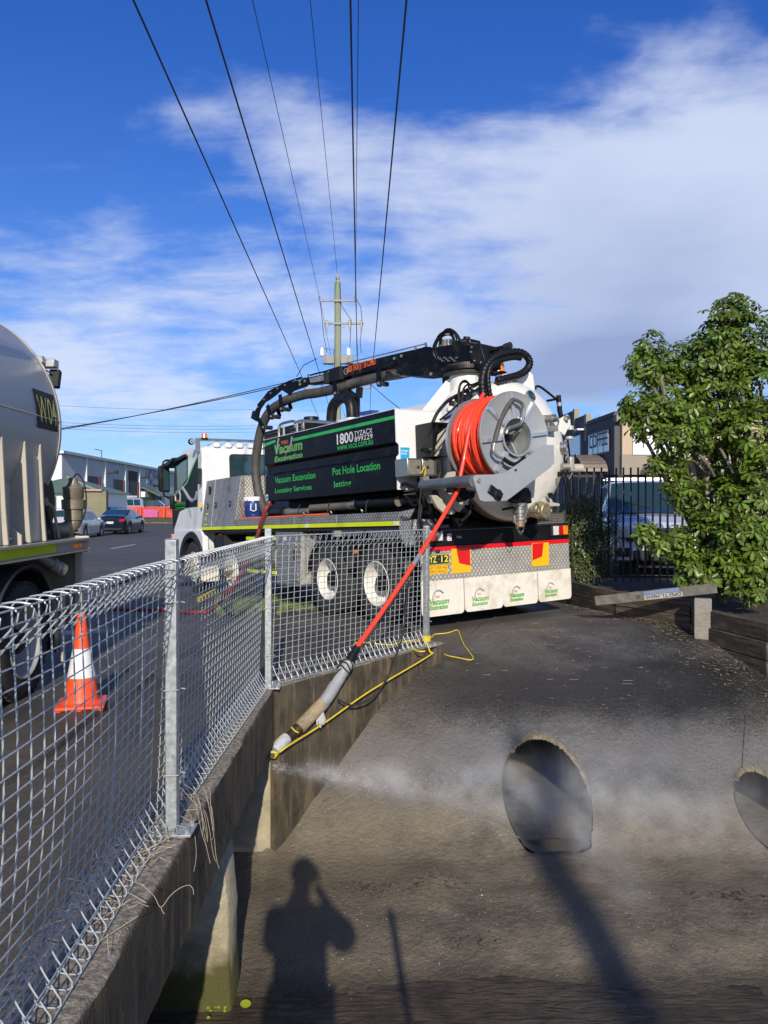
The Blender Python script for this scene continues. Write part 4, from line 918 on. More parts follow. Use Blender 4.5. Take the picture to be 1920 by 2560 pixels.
# ---- cab
cabp = [(7.0, 1.10), (7.0, 2.90), (7.12, 2.99), (7.6, 3.02), (8.1, 2.98), (8.42, 2.84), (8.62, 2.55), (8.72, 2.0), (8.78, 1.15), (8.78, .72), (8.34, .62)]
arch = [(7.62 + .64 * math.cos(a), .66 + .64 * math.sin(a)) for a in [PI * k / 14 for k in range(1, 14)]]
cabp += [(8.26, .66)] + arch[0:12]
cab = empty('cab'); cab.parent = truck
B().prism([(.06, s, u) for s, u in cabp], (2.34, 0, 0)).build('cab_shell', white, cab, bevel=.085, segs=4, ang=50)
B().prism([(.01, s, u) for s, u in [(8.79, .70), (8.79, 1.20), (8.45, 1.36), (7.05, 1.36), (6.96, 1.22)] + [(7.62 + .68 * math.cos(a), .66 + .66 * math.sin(a)) for a in [PI * k / 12 for k in range(11, 0, -1)]]], (.12, 0, 0)).build('wheel_arch_panel', white, cab, bevel=.02)
b = B(); n = 18; 
for i in range(n + 1):
    a = .05 + (PI - .1) * i / n
    for r, w_ in ((.66, -.01), (.66, .55), (.56, .55), (.56, -.01)): b.v.append((w_, 7.62 + r * math.cos(a), .66 + r * math.sin(a) * .98))
for i in range(n):
    for k in range(4): b.f.append((i * 4 + k, i * 4 + (k + 1) % 4, (i + 1) * 4 + (k + 1) % 4, (i + 1) * 4 + k))
b.build('wheel_arch', blackm, cab)
def c3(x, y): return (380 + x / 6.38, 1060 + y / 6.38)
def cw(pts, w=.055, th=-.003, **k): 
    return B().prism(sp_([c3(*q) for q in pts], w), (th, 0, 0))
cw([(735, 520), (725, 1320), (530, 1340), (440, 1400), (400, 1530), (345, 1700), (322, 1400), (328, 1180), (450, 1065), (560, 940), (650, 700)], .058).build('side_decal', navy, cab, smooth=False)
cw([(735, 470), (735, 520), (655, 700), (565, 945), (450, 1075), (330, 1190), (328, 1170), (440, 1045), (550, 930), (640, 690)], .052).build('decal_edge', pm('pale_green_vinyl', (.12, .42, .16), .4), cab, smooth=False)
cw([(400, 610), (560, 520), (556, 880), (470, 1000), (385, 1105), (362, 1095), (372, 640)], .056, -.005).build('door_window', glassd, cab, smooth=False)
cw([(385, 590), (572, 495), (570, 905), (478, 1015), (390, 1130), (350, 1110), (362, 625)], .058, -.004).build('window_frame', blackm, cab, smooth=False)
B().tube(sp_([c3(*q) for q in [(380, 1230), (375, 1150), (400, 1090), (435, 1075), (455, 1130), (450, 1240)]], .05), .022, 8).build('logo_hose', greyv, cab)
B().tube(sp_([c3(*q) for q in [(490, 1010), (560, 1120), (610, 1200), (655, 1230), (700, 1190), (722, 1080)]], .052), [.03, .035, .04, .04, .035, .03], 8).build('logo_hose', greyv, cab)
for y0, y1, s_ in ((1310, 1262, 'Vacuum'), (1378, 1335, 'Excavation')):
    cw([(365, y0), (365, y1), (522, y1 - 14), (522, y0 - 18)], .050).build('logo_block', green, cab, smooth=False)
    a = TL(*c3(372, y0 - 6), 'w', .045); c_ = TL(*c3(515, y0 - 20), 'w', .045)
    text(s_, blackm, cab, 'lettering', a, SX, UPV, (a.y - c_.y), .055, bold=.03, off=.002)
cw([(395, 1250), (395, 1218), (438, 1212), (438, 1246)], .050).build('logo_tab', orange, cab, smooth=False)
cw([(540, 1180), (560, 1178), (560, 1330), (545, 1335)], .045, -.02).build('door_handle', blackp, cab, bevel=.005)
text('V6', MATS['pale_green_vinyl'], cab, 'lettering', TL(*c3(585, 1465), 'w', .005), SX, UPV, .10, .17, bold=.02)
# mirror and its arms
mr_ = empty('mirror'); mr_.parent = truck
mc = [TL(*c3(*q), 's', 8.95) for q in [(118, 675), (140, 662), (262, 665), (280, 690), (290, 1075), (275, 1090), (150, 1075), (128, 1040)]]
B().prism(mc, (0, .12, 0)).build('mirror_head', blackp, mr_, bevel=.02)
mg = [TL(*c3(*q), 's', 8.945) for q in [(180, 700), (262, 702), (272, 1060), (185, 1050)]]
B().prism(mg, (0, -.004, 0)).build('mirror_glass', glassd, mr_, smooth=False)
B().tube([TL(*c3(*q), 's', 8.97) for q in [(275, 580), (230, 578), (185, 600), (168, 650), (168, 700)]], .022, 8).build('mirror_arm', blackp, mr_)
B().tube([TL(*c3(*q), 's', 8.97) for q in [(180, 1080), (195, 1145), (240, 1165), (300, 1200)]], .022, 8).build('mirror_arm', blackp, mr_)
B().obox(TL(*c3(322, 1250), 'w', .0), ((1, 0, 0), (0, 1, 0), (0, 0, 1)), (.04, .07, .14)).build('arm_bracket', blackp, mr_, bevel=.02)
X(B().prism([(-.06, 8.35, 2.86), (-.06, 8.95, 2.76), (-.06, 8.95, 2.68), (-.06, 8.60, 2.72), (-.06, 8.35, 2.80)], (2.6, 0, 0)), 'sun_visor', blackp, bevel=.01)
X(B().prism([(-.02, 7.75, 2.88), (-.02, 8.75, 2.80), (-.02, 8.75, 2.72), (-.02, 8.45, 2.74), (-.02, 7.75, 2.82)], (.05, 0, 0)), 'window_deflector', blackp, bevel=.008)
X(B().ball((.3, 8.5, 2.98), .035, 10), 'marker_lamp', blackp); X(B().box(.02, .10, 8.72, 8.84, 1.20, 1.28), 'indicator', amber, bevel=.01); X(B().box(-.0, 2.45, 8.72, 8.86, .55, .95), 'bumper', white, bevel=.03)
# back wall: window, corner vent, sticker; roof ribs, light bar
rw = [TL(*c3(*q), 's', 6.998) for q in [(1228, 520), (1240, 495), (1262, 482), (1262, 482)]]
a = TL(*c3(1228, 510), 's', 7.0); zt_ = TL(*c3(1300, 480), 's', 7.0).z; zb_ = 2.30
fr = B(); x0, x1 = a.x, 1.85
def rr(x0, x1, z0, z1, r, y, k=4):
    o = []
    for cx_, cz_, a0 in ((x0 + r, z1 - r, PI / 2), (x0 + r, z0 + r, PI), (x1 - r, z0 + r, 3 * PI / 2), (x1 - r, z1 - r, 0)):
        for i in range(k + 1): t = a0 + (PI / 2) * i / k; o.append((cx_ + r * math.cos(t), y, cz_ + r * math.sin(t)))
    return o
B().prism(rr(x0, x1, zb_, zt_, .07, 6.99), (0, .012, 0)).build('rear_window_seal', blackm, cab, smooth=False)
B().prism(rr(x0 + .03, x1 - .03, zb_ + .03, zt_ - .03, .05, 6.984), (0, .005, 0)).build('rear_window', glassd, cab, smooth=False)
plateS([c3(728, 708), c3(790, 705), c3(785, 965), c3(728, 960)], 6.99, -.015, 'corner_vent', blackm, cab, bevel=.004)
plateS([c3(748, 1255), c3(795, 1250), c3(795, 1330), c3(748, 1330)], 6.985, -.002, 'sticker', yellow, cab)
for k in range(9): B().prism([(.32 + k * .24, 7.0, 2.95), (.42 + k * .24, 7.0, 2.95), (.45 + k * .24, 7.0, 3.0), (.40 + k * .24, 7.0, 3.045), (.34 + k * .24, 7.0, 3.045), (.29 + k * .24, 7.0, 3.0)], (0, 1.1, -.02)).build('roof_rib', white, cab, bevel=.012)
lb = empty('light_bar'); lb.parent = truck
B().tube([(.03, 7.1, 3.10), (2.4, 7.1, 3.10)], .028, 12).build('bar_tube', steel, lb); B().box(-.02, .06, 7.08, 7.12, 2.86, 3.13).build('bar_bracket', steel, lb, smooth=False)
q = TL(479, 1104, 's', 7.0); B().lathe([(.001, -.02), (.052, -.02), (.062, 0), (.062, .03), (.03, .06)], q, (0, 1, 0), 20).build('work_light', blackp, lb)
for k in range(6): a = k * PI / 3; B().lathe([(.001, 0), (.014, .004)], (q.x + .030 * math.cos(a), q.y - .027, q.z + .030 * math.sin(a)), (0, 1, 0), 10).build('led', clearlens, lb)
def beacon(c, r, h, par, lab='beacon'):
    e = empty(lab); e.parent = par; e.location = c
    B().lathe([(.001, 0), (r * 1.25, 0), (r * 1.2, .02), (r, .03)], (0, 0, 0), (0, 0, 1), 20).build('base', blackm, e)
    pr = [(r, .03)];
    for k in range(6): pr += [(r * (1 - .03 * k), .03 + h * k / 7), (r * (.985 - .03 * k), .03 + h * (k + .5) / 7)]
    pr += [(r * .8, .03 + h), (.001, .03 + h * 1.02)]
    B().lathe(pr, (0, 0, 0), (0, 0, 1), 20).build('dome', amber, e)
beacon(TL(511, 1098.5, 's', 7.1), .062, .085, truck)

# ---- debris tank with its domed rear door
TW, TU_, TRr, TS = 1.335, 2.235, .855, -.27
X(B().lathe([(.001, 0), (TRr - .06, 0), (TRr - .03, .02), (TRr - .03, 3.9), (TRr - .3, 4.15), (.001, 4.2)], (TW, TS + .12, TU_), (0, 1, 0), 72), 'debris_tank', tankwhite)
X(B().lathe([(TRr - .06, .24), (TRr + .025, .24), (TRr + .025, .19), (TRr - .03, .185), (TRr - .03, .165), (TRr + .03, .16), (TRr + .03, .11), (TRr - .06, .11)], (TW, TS, TU_), (0, 1, 0), 72), 'door_ring', pm('grimy_flange', (.22, .19, .14), .6, .1, .3, 6, dirt=(.06, .05, .04), da=.5, ds=5))
dm = [(.001, -.245), (.2, -.238), (.4, -.216), (.58, -.175), (.70, -.118), (.79, -.052), (.85, .015), (.878, .07), (.878, .10), (.82, .10)]
X(B().lathe(dm, (TW, TS, TU_), (0, 1, 0), 72), 'rear_door', tankwhite, ang=60)
for k in range(40):
    a = 2 * PI * k / 40; c, s_ = math.cos(a), math.sin(a)
    if k == 0: bolt0 = X(B().cyl((TW + (TRr + .005), TS + .125, TU_), (TW + (TRr + .005), TS + .26, TU_), .012, n=6), 'door_bolt', alloy)
    else:
        o = bpy.data.objects.new('door_bolt', bolt0.data); COL.objects.link(o); o.parent = truck
        o.matrix_local = Matrix.Translation((TW, 0, TU_)) @ Matrix.Rotation(a, 4, 'Y') @ Matrix.Translation((-TW, 0, -TU_))
# below the tank: support skid and frames
X(B().prism(rp_([(1170, 1260), (1200, 1230), (1256, 1290), (1300, 1297), (1198, 1299)], .30), (0, .03, 0)), 'tank_support', silver, smooth=False)
X(B().box(.7, 1.9, .25, .45, 1.30, 1.42), 'tank_saddle', blackp, smooth=False)
X(B().prism([(TW - .75, .05, 1.83), (TW - .45, .05, 1.42), (TW + .2, .05, 1.31), (TW + .5, .05, 1.36), (TW + .3, .05, 1.55), (TW - .3, .05, 1.6)], (0, .04, 0)), 'door_lower_plate', blackp, smooth=False)
# pedestal and slewing ring
pc = TL(1166, 940, 'w', 1.22); pcw, pcs = pc.x, pc.y
X(B().lathe([(.40, -.55), (.36, -.35), (.235, -.20), (.225, .02)], (pcw, pcs, 3.27), (0, 0, 1), 36), 'pedestal', tankwhite)
for a in (2.6, 3.6, 4.5, 5.6, .4):
    c, s_ = math.cos(a), math.sin(a)
    X(B().prism([(pcw + c * .2, pcs + s_ * .2, 3.22), (pcw + c * .26, pcs + s_ * .26, 3.24), (pcw + c * .62, pcs + s_ * .62, 2.82), (pcw + c * .62, pcs + s_ * .62, 2.76), (pcw + c * .2, pcs + s_ * .2, 2.8)], (-s_ * .012, c * .012, 0)), 'gusset', tankwhite, smooth=False)
pr = [(.22, 0), (.315, 0), (.315, .03)]
ring = B().lathe([(.22, 0), (.30, 0), (.305, .03), (.265, .035), (.265, .05), (.31, .05), (.31, .105), (.26, .11), (.26, .14), (.22, .14)], (pcw, pcs, 3.28), (0, 0, 1), 60)
X(ring, 'slewing_ring', pm('oily_black_steel', (.045, .040, .034), .5, .3, .25, 20, dirt=(.20, .17, .12), da=.3, ds=12))
for k in range(64):
    a = 2 * PI * k / 64; c, s_ = math.cos(a), math.sin(a)
    if k == 0: tooth = X(B().box(.310, .328, -.008, .008, 3.335, 3.38), 'ring_tooth', blackp, smooth=False); tooth.location = (pcw, pcs, 0)
    else: shared(tooth, 'ring_tooth', (pcw, pcs, 0), (0, 0, a))

# ---- boom
bd = V((.30 - pcw, 4.95 - pcs, 0)).normalized(); bnrm = V((bd.y, -bd.x, 0))
if bnrm.x > 0: bnrm = -bnrm                              # towards the viewer's side
bn_w = (TM.to_3x3() @ bnrm); bpt = TM @ V((pcw, pcs, 3.3))
def BL(px, py, off=0.0): return TMI @ onplane(px, py, bpt + bn_w * off, bn_w)
boom = empty('boom'); boom.parent = truck
def bpl(pts, th, name, mat, off=0.0, bevel=.006, **k):
    P = [BL(x, y, off + th / 2) for x, y in pts]; return B().prism(P, -bnrm * th).build(name, mat, boom, smooth=False, bevel=bevel, **k)
bpl([(1004, 893), (1040, 878), (1052, 876), (1110, 864), (1160, 858), (1186, 868), (1210, 905), (1214, 914), (1205, 921), (1140, 921), (1095, 931), (1075, 937), (1042, 941), (1000, 938), (990, 930)], .34, 'boom_root', navy)
bpl([(850, 917.5), (1062, 867), (1078, 868), (1100, 892), (1010, 908), (851, 946)], .20, 'outer_boom', navy)
bpl([(822, 924), (850, 917), (852, 948), (823, 955.5)], .24, 'boom_collar', blackp)
bpl([(846, 916), (853, 914.5), (855, 947), (848, 949)], .25, 'collar_plate', blackm)
bpl([(808, 931), (818, 929), (820, 958), (810, 960)], .22, 'collar_plate', blackm)
bpl([(768, 944), (822, 932), (822, 956), (770, 962)], .14, 'inner_boom', navy)
bpl([(773, 946), (811, 937), (812, 951), (776, 957)], .002, 'wear_strip', alloy, off=.075, bevel=0)
hd = [(770, 943), (753, 949), (722, 956), (696, 969), (671, 981), (657, 999), (644, 1015), (636, 1029), (640, 1036), (646, 1040), (652, 1022), (664, 1005), (672, 1001), (690, 988), (704, 975), (727, 990), (729, 982), (736, 977), (767, 966), (772, 961)]
for off in (.07, -.07): bpl(hd, .012, 'head_plate', navy, off=off, bevel=0)
for k, (x, y) in enumerate([(739, 951), (713, 963), (694, 971), (677, 983), (661, 999), (645, 1018), (750, 953), (751, 961), (763, 953)]):
    q = BL(x, y, .078); r = .022 if k >= 6 else .014; B().cyl(q, q + bnrm * .016, r, n=12).build('pin_head', alloy, boom)
B().tube([BL(x, y - 1, 0) for x, y in [(753, 945), (722, 955), (696, 968), (671, 981), (657, 999), (644, 1014)]], .016, 6).build('head_edge', blackp, boom)
# roller brackets
for (x0, y0, x1, y1) in ((700, 986, 703, 1022), (668, 1013, 678, 1041), (641, 1040, 658, 1068), (835, 949, 838, 983), (947, 922, 947, 958), (718, 990, 728, 1024), (690, 1012, 700, 1042)):
    back = x0 in (718, 690)
    off = .095 if not back else -.095
    a = BL(x0, y0, off); c = BL(x1, y1, off); B().bar(a, c, .085, .012, up=bnrm).build('roller_bracket', navy, boom, smooth=False, bevel=.003)
    if not back:
        q = BL(x1, y1, .105); B().cyl(q, q + bnrm * .012, .022, n=12).build('pin_head', alloy, boom)
        q = BL(x1, y1, .09); B().cyl(q, q - bnrm * .18, .035, n=14).build('roller', blackm, boom)
        for o_ in (.08, .03): q = BL(x1, y1, o_); B().lathe([(.036, 0), (.055, .005), (.055, .03), (.036, .035)], q, -bnrm, 14).build('roller_flange', rubber, boom)
B().bar(BL(632, 1036, 0), BL(645, 1044, 0), .06, .14).build('end_block', blackp, boom, bevel=.01)
# rails, hoses, valves on the boom
B().tube([BL(853, 911, 0), BL(960, 885, 0), BL(1062, 860, 0)], .009, 6).build('guide_rod', alloy, boom); B().bar(BL(1064, 857, 0), BL(1066, 872, 0), .03, .02).build('rod_bracket', steel, boom, smooth=False)
B().tube([BL(775, 938, 0), BL(815, 928, 0), BL(850, 917, 0)], .014, 6).build('chain_guide', blackp, boom); B().bar(BL(770, 935, .05), BL(772, 958, .05), .022, .02).build('rod_bracket', steel, boom, smooth=False)
for k, pts in enumerate([[(1010, 937), (1007, 925), (1009, 905), (1018, 890), (1032, 884), (1050, 886), (1062, 892)], [(1014, 937), (1012, 915), (1020, 896), (1036, 889), (1056, 893)], [(1056, 888), (1050, 905), (1035, 914), (1015, 913)], [(988, 885), (997, 905), (1006, 916)], [(1049, 875), (1060, 868), (1075, 868), (1090, 874)]]):
    B().tube([BL(x, y, .14 + .012 * k) for x, y in pts], .013 if k < 2 else .007, 7).build('hydraulic_hose', hoserub if k < 2 else blackp, boom)
q = BL(1010, 936, .12); B().obox(q, (bd, bnrm, (0, 0, 1)), (.045, .03, .03)).build('valve', alloy, boom, bevel=.006)
B().tube([BL(976, 931, .13), BL(985, 932, .13), BL(996, 936, .13), BL(1008, 936, .13), BL(1038, 933, .13)], .013, 8).build('valve_pipe', steel, boom)
B().cyl(BL(966, 931, .13), BL(980, 931, .13), .022, n=12).build('valve_knob', blackp, boom); B().cyl(BL(1030, 931, .13), BL(1040, 931, .13), .018, n=12).build('valve_knob', alloy, boom)
bpl([(1008, 905), (1036, 897), (1046, 902), (1030, 912), (1010, 914)], .01, 'side_plate', alloy, off=.12, bevel=0)
for x, y in ((986.5, 896.5), (1004, 890), (1040, 872), (1078, 935)):
    q = BL(x, y, .105 if x < 1050 else .175); B().cyl(q, q + bnrm * .012, .022, n=12).build('pin_head', alloy, boom)
q0 = BL(865, 934.5, .1015); q1 = BL(938.5, 911, .1015); dv = (q1 - q0)
o = BL(869, 936, .102); 
xd = (BL(940, 914.5, .1) - BL(871, 935.5, .1)); a = BL(871, 936.5, .1)
text('8000 THOR JETTER COMBO', orange, boom, 'lettering', a, xd, (0, 0, 1), xd.length, .125, bold=.006, off=.003)
c = BL(865, 928, .103); B().lathe([(.040, 0), (.048, 0), (.048, .003), (.040, .003)], c, bnrm, 20).build('badge', greyv, boom); text('VB', orange, boom, 'lettering', c - V((0, -.02, .015)), xd, (0, 0, 1), .045, .032, off=.002)
# coil of hoses and valve block on top of the boom root
cc_ = BL(1130, 868, .05)
for k in range(9):
    rx_ = .19 + random.uniform(-.03, .03); rz_ = .20 + random.uniform(-.03, .03); t0 = random.uniform(0, 6); pts = []
    for i in range(24):
        a = 2 * PI * i / 24; pts.append(cc_ + bd * (rx_ * math.cos(a) + .03 * math.sin(t0)) + V((0, 0, rz_ * math.sin(a) + .02 * math.cos(t0 * 2))) + bnrm * (.10 + .03 * math.sin(2 * a + t0)))
    B().tube(pts, .011, 6, closed=True).build('coiled_hose', blackp, boom)
for k in range(11):
    q = BL(1112 + (k % 4) * 9, 872 - (k // 4) * 9, .08); B().obox(q, (bd, bnrm, (0, 0, 1)), (.028, .03, .028)).build('valve_section', alloy, boom, bevel=.005)
for k in range(10):
    q = BL(1100 + k * 5, 895 + (k % 3) * 4, .19); B().cyl(q, q + bnrm * .04, .012, n=8).build('hose_fitting', steel, boom)
B().obox(BL(1168, 872, 0), (bd, bnrm, (0, 0, 1)), (.14, .12, .10)).build('slew_motor', blackp, boom, bevel=.02)
B().cyl(BL(1165, 866, 0), BL(1167, 842, 0), .055, .045, n=16).build('motor_cap', blackp, boom)
for k in range(5):
    B().tube([BL(1128 + 3 * k, 858 + 2 * k, .1), BL(1160, 848 + 4 * k, .1 + .02 * k), BL(1195, 856 + 4 * k, .08), BL(1214 - 2 * k, 868 + 4 * k, .04)], .011, 6).build('hydraulic_hose', hoserub if k % 2 else blackp, boom)
B().bar(BL(1200, 882, 0), BL(1270, 866, 0), .07, .045).build('support_arm', blackp, boom, bevel=.008); B().cyl(BL(1262, 868, 0), BL(1277, 863, 0), .045, n=14).build('arm_cap', blackm, boom)
B().obox(BL(1208, 878, .03), (bd, bnrm, (0, 0, 1)), (.05, .05, .045)).build('valve', alloy, boom, bevel=.006)
B().prism([BL(x, y, .18) for x, y in [(1172, 860), (1200, 858), (1212, 900), (1208, 915), (1190, 912), (1178, 900)]], -bnrm * .36).build('root_cheek', blackp, boom, bevel=.006)
for x, y in ((1178, 880), (1187, 902), (1203, 906), (1180, 868)): q = BL(x, y, .182); B().cyl(q, q + bnrm * .012, .013, n=10).build('pin_head', alloy, boom)
# main suction hose slung under the boom and down behind the side panel
hp = [(1040, 925), (1000, 934), (950, 942), (900, 954), (850, 969), (800, 981), (760, 987), (720, 999), (700, 1010), (680, 1023), (667, 1040), (658, 1058), (651, 1080), (645, 1110), (640, 1145), (639, 1180), (643, 1215), (650, 1245), (659, 1270), (672, 1292)]
P = [BL(x, y, 0) for x, y in hp]
def smooth_path(P, n=6):
    out = []
    for i in range(len(P) - 1):
        p0, p1, p2, p3 = P[max(i - 1, 0)], P[i], P[i + 1], P[min(i + 2, len(P) - 1)]
        for k in range(n):
            t = k / n; out.append(.5 * ((2 * p1) + (p2 - p0) * t + (2 * p0 - 5 * p1 + 4 * p2 - p3) * t * t + (-p0 + 3 * p1 - 3 * p2 + p3) * t**3))
    return out + [P[-1]]
sp2 = smooth_path(P)
B().tube(sp2, [.077 + .003 * noise.noise(V((i * .35, 0, 0))) for i in range(len(sp2))], 18).build('suction_hose', hoserub, boom)
# boom rest and elbow pipes, blower hood on the box
X(B().bar(TL(886, 1062, 'w', .75), TL(886, 985, 'w', .75), .12, .12), 'boom_rest_post', blackp); 
cr = [TL(x, y, 'w', .80) for x, y in [(872, 941), (877, 941), (879, 975), (890, 984), (903, 985), (905, 968), (908, 968), (906, 995), (888, 996), (872, 988), (866, 968), (869, 968), (872, 978)]]
X(B().prism(cr, (-.10, 0, 0)), 'boom_cradle', blackp, smooth=False)
ep = smooth_path([TL(x, y, 'w', .55) for x, y in [(828, 1064), (829, 1040), (832, 1018), (842, 1003), (856, 995), (868, 998), (876, 1010), (879, 1032), (880, 1058)]])
X(B().tube(ep, .080, 16), 'elbow_pipe', blackp)
X(B().box(.35, .75, TL(903, 1040, 'w', .55).y, TL(868, 1040, 'w', .55).y, 2.78, 2.90), 'pipe_plinth', white, bevel=.01)
X(B().lathe([(.11, 0), (.14, .01), (.14, .03), (.11, .04)], TL(880, 1048, 'w', .55) - V((0, 0, .02)), (0, 0, 1), 20), 'pipe_flange', alloy)
X(B().bar(TL(908, 1035, 'w', .6), TL(938, 1030, 'w', .6), .12, .05), 'blue_bracket', plas_blue)
q = TL(778, 1052, 'w', .6); X(B().lathe([(.001, .26), (.115, .26), (.12, .25), (.12, 0), (.001, 0)], q - V((0, 0, .20)), (0, 0, 1), 24), 'exhaust_stack', blackp)
hood = empty('blower_hood'); hood.parent = truck
a = TL(662, 1100, 'w', .35); 
B().box(.30, .85, 3.35, 4.75, 2.60, 2.99).build('hood_body', blackp, hood, bevel=.02)
for s0, s1 in ((4.12, 4.72), (3.40, 3.72)):
    for k in range(7): B().obox((.295, (s0 + s1) / 2, 2.63 + k * .05), ((1, 0, .5), (0, 1, 0), (-.5, 0, 1)), (.02, (s1 - s0) / 2, .004)).build('vent_slat', steel, hood, smooth=False)
B().box(.28, .30, 3.28, 3.36, 2.75, 3.0).build('hood_post', alloy, hood, bevel=.005)
for pts in ([(698, 1094), (698, 1072), (702, 1061), (716, 1056), (733, 1053), (738, 1058), (738, 1068)], [(738, 1060), (741, 1056), (752, 1052), (775, 1053), (830, 1056), (845, 1058)], [(710, 1090), (710, 1066)], [(743, 1080), (743, 1056)]):
    B().tube(smooth_path([TL(x, y, 'w', .16) for x, y in pts], 4), .022, 10).build('guard_rail', steel, hood)

# ---- hose reel on the swing arm behind the rear door
RC = V((.60, -1.02, 2.295)); RR = .505; RL = .57
reel = empty('hose_reel'); reel.parent = truck
def disc(y0, t, name, mat, hole):
    B().lathe([(hole, 0), (RR - .02, 0), (RR, -.012), (RR + .006, 0), (RR, t + .012), (RR - .02, t), (hole, t)], RC + V((0, y0, 0)), (0, 1, 0), 72).build(name, mat, reel)
disc(0, .012, 'rear_flange', silver, .205); disc(RL, .012, 'front_flange', silver2, .205)
B().lathe([(.205, 0), (.205, .30), (.05, .31)], RC, (0, 1, 0), 40).build('hub_well', silver, reel)
B().lathe([(.222, -.05), (.203, -.05), (.203, .02), (.222, .0)], RC, (0, 1, 0), 40).build('hub_lip', silver2, reel)
for k in range(8):
    a = PI / 2 + k * PI / 4 + .12; c, s_ = math.cos(a), math.sin(a)
    B().prism([RC + V((c * .215 - s_ * t, y, s_ * .215 + c * t)) for t, y in ((-.020, 0), (.020, 0), (.020, -.035), (-.020, -.035))], V((c, 0, s_)) * .275).build('flange_rib', silver2, reel, smooth=False)  # ribs in a brighter silver, imitating their sunlit faces
for k in range(4):
    a = k * PI / 2 + .5; c, s_ = math.cos(a), math.sin(a); B().prism([RC + V((c * .06 - s_ * t, .08, s_ * .06 + c * t)) for t in (-.01, .01)] + [RC + V((c * .06 - s_ * t, .20, s_ * .06 + c * t)) for t in (.01, -.01)], V((c, 0, s_)) * .14).build('hub_spoke', silver, reel, smooth=False)
B().lathe([(.001, -.0), (.03, 0), (.035, .05), (.055, .06), (.055, .10), (.04, .12), (.04, .30)], RC + V((-.06, .0, 0)), (0, 1, 0), 18).build('swivel_joint', blackp, reel)
B().lathe([(.24, .012), (.24, RL)], RC, (0, 1, 0), 40).build('drum', silver, reel)
hose_r = .019
for layer, rad in enumerate((.330, .370, .408, .444)):
    nt_ = 13
    pts = []
    for i in range(nt_ * 28 + 1):
        a = 2 * PI * i / 28; y = .035 + (RL - .075) * i / (nt_ * 28); y = y if layer % 2 == 0 else RL - y + .005
        rr_ = rad + .007 * math.sin(a * 1.7 + layer) ; pts.append(RC + V((rr_ * math.cos(a), y + .010 * math.sin(a * .5 + layer * 2), rr_ * math.sin(a))))
    B().tube(pts, hose_r, 7).build('wound_hose', redhose, reel)
# loose outer laps, a little untidy
for k in range(6):
    y0 = .07 + .075 * k + random.uniform(-.012, .012); tilt = random.uniform(-.05, .07); pts = []
    for i in range(36):
        a = 2 * PI * i / 36; rr_ = .476 + .006 * math.sin(3 * a + k); pts.append(RC + V((rr_ * math.cos(a), min(RL - .03, max(.035, y0 + tilt * math.sin(a + k * .4))), rr_ * math.sin(a))))
    B().tube(pts, hose_r, 7, closed=True).build('wound_hose', redhose, reel)
# supply pipe bent across the flange
sp3 = smooth_path([TL(x, y, 's', -1.10) for x, y in [(1265, 1084), (1270, 1072), (1290, 1065), (1304, 1056), (1309, 1030), (1306, 1012), (1296, 1003), (1284, 999)]], 4)
B().tube(sp3, .021, 10).build('supply_pipe', steel, reel)
sp4 = smooth_path([TL(x, y, 's', -1.11) for x, y in [(1284, 999), (1276, 1005), (1266, 1020), (1252, 1050), (1242, 1085), (1236, 1106)]], 4); B().tube(sp4, .024, 10).build('supply_hose', hoserub, reel)
sp5 = smooth_path([TL(x, y, 's', -1.11) for x, y in [(1236, 1108), (1233, 1122), (1236, 1132), (1246, 1142), (1258, 1146)]], 4); B().tube(sp5, [.018] * len(sp5), 10).build('supply_elbow', alloy, reel)
sp6 = smooth_path([TL(x, y, 's', -1.12) for x, y in [(1258, 1146), (1272, 1156), (1286, 1161), (1300, 1155), (1312, 1144)]], 4); B().tube(sp6, [.022 + .003 * (i % 2) for i in range(len(sp6))], 10).build('spiral_sleeve', blackp, reel)
arm = empty('reel_arm'); arm.parent = truck
ap = [(1184, 1192), (1188, 1188), (1194, 1187), (1233, 1186), (1262, 1183), (1362, 1112), (1385, 1112.5), (1385.5, 1161), (1379, 1162), (1379, 1167), (1275, 1246), (1266, 1252), (1210, 1254), (1200, 1250), (1184, 1200)]
B().prism([TL(x, y, 's', -1.145) for x, y in ap], (0, .012, 0)).build('arm_plate', silver, arm, smooth=False, bevel=.002)
q = TL(1243, 1237, 's', -1.15); B().lathe([(.001, -.05), (.03, -.05), (.035, -.03), (.06, -.02), (.06, 0)], q, (0, 1, 0), 20).build('pivot_bearing', blackp, arm)
B().obox(q + V((-.03, -.008, .02)), ((1, 0, -.6), (0, 1, 0), (.6, 0, 1)), (.10, .010, .05)).build('bearing_flange', blackp, arm, bevel=.01)
for x, y in ((1196, 1201), (1288, 1175)): q = TL(x, y, 's', -1.147); B().cyl(q, q - V((0, .02, 0)), .022 if x < 1200 else .010, n=12).build('arm_bolt', alloy if x < 1200 else blackm, arm)
q = TL(1184, 1202, 's', -1.13); q2 = V((q.x, -.24, q.z)); B().tube([q, q2], .064, 20).build('guide_roller', pm('roller_grey', (.17, .19, .20), .4, .5, .15, 4, streak=False, dirt=(.30, .30, .28), da=.3, ds=4), arm)
B().prism([TL(x, y, 's', -.26) for x, y in [(1056, 1192), (1072, 1190), (1078, 1220), (1086, 1250), (1092, 1258), (1078, 1258), (1064, 1225)]], (0, .06, 0)).build('roller_bracket', alloy, arm, smooth=False)
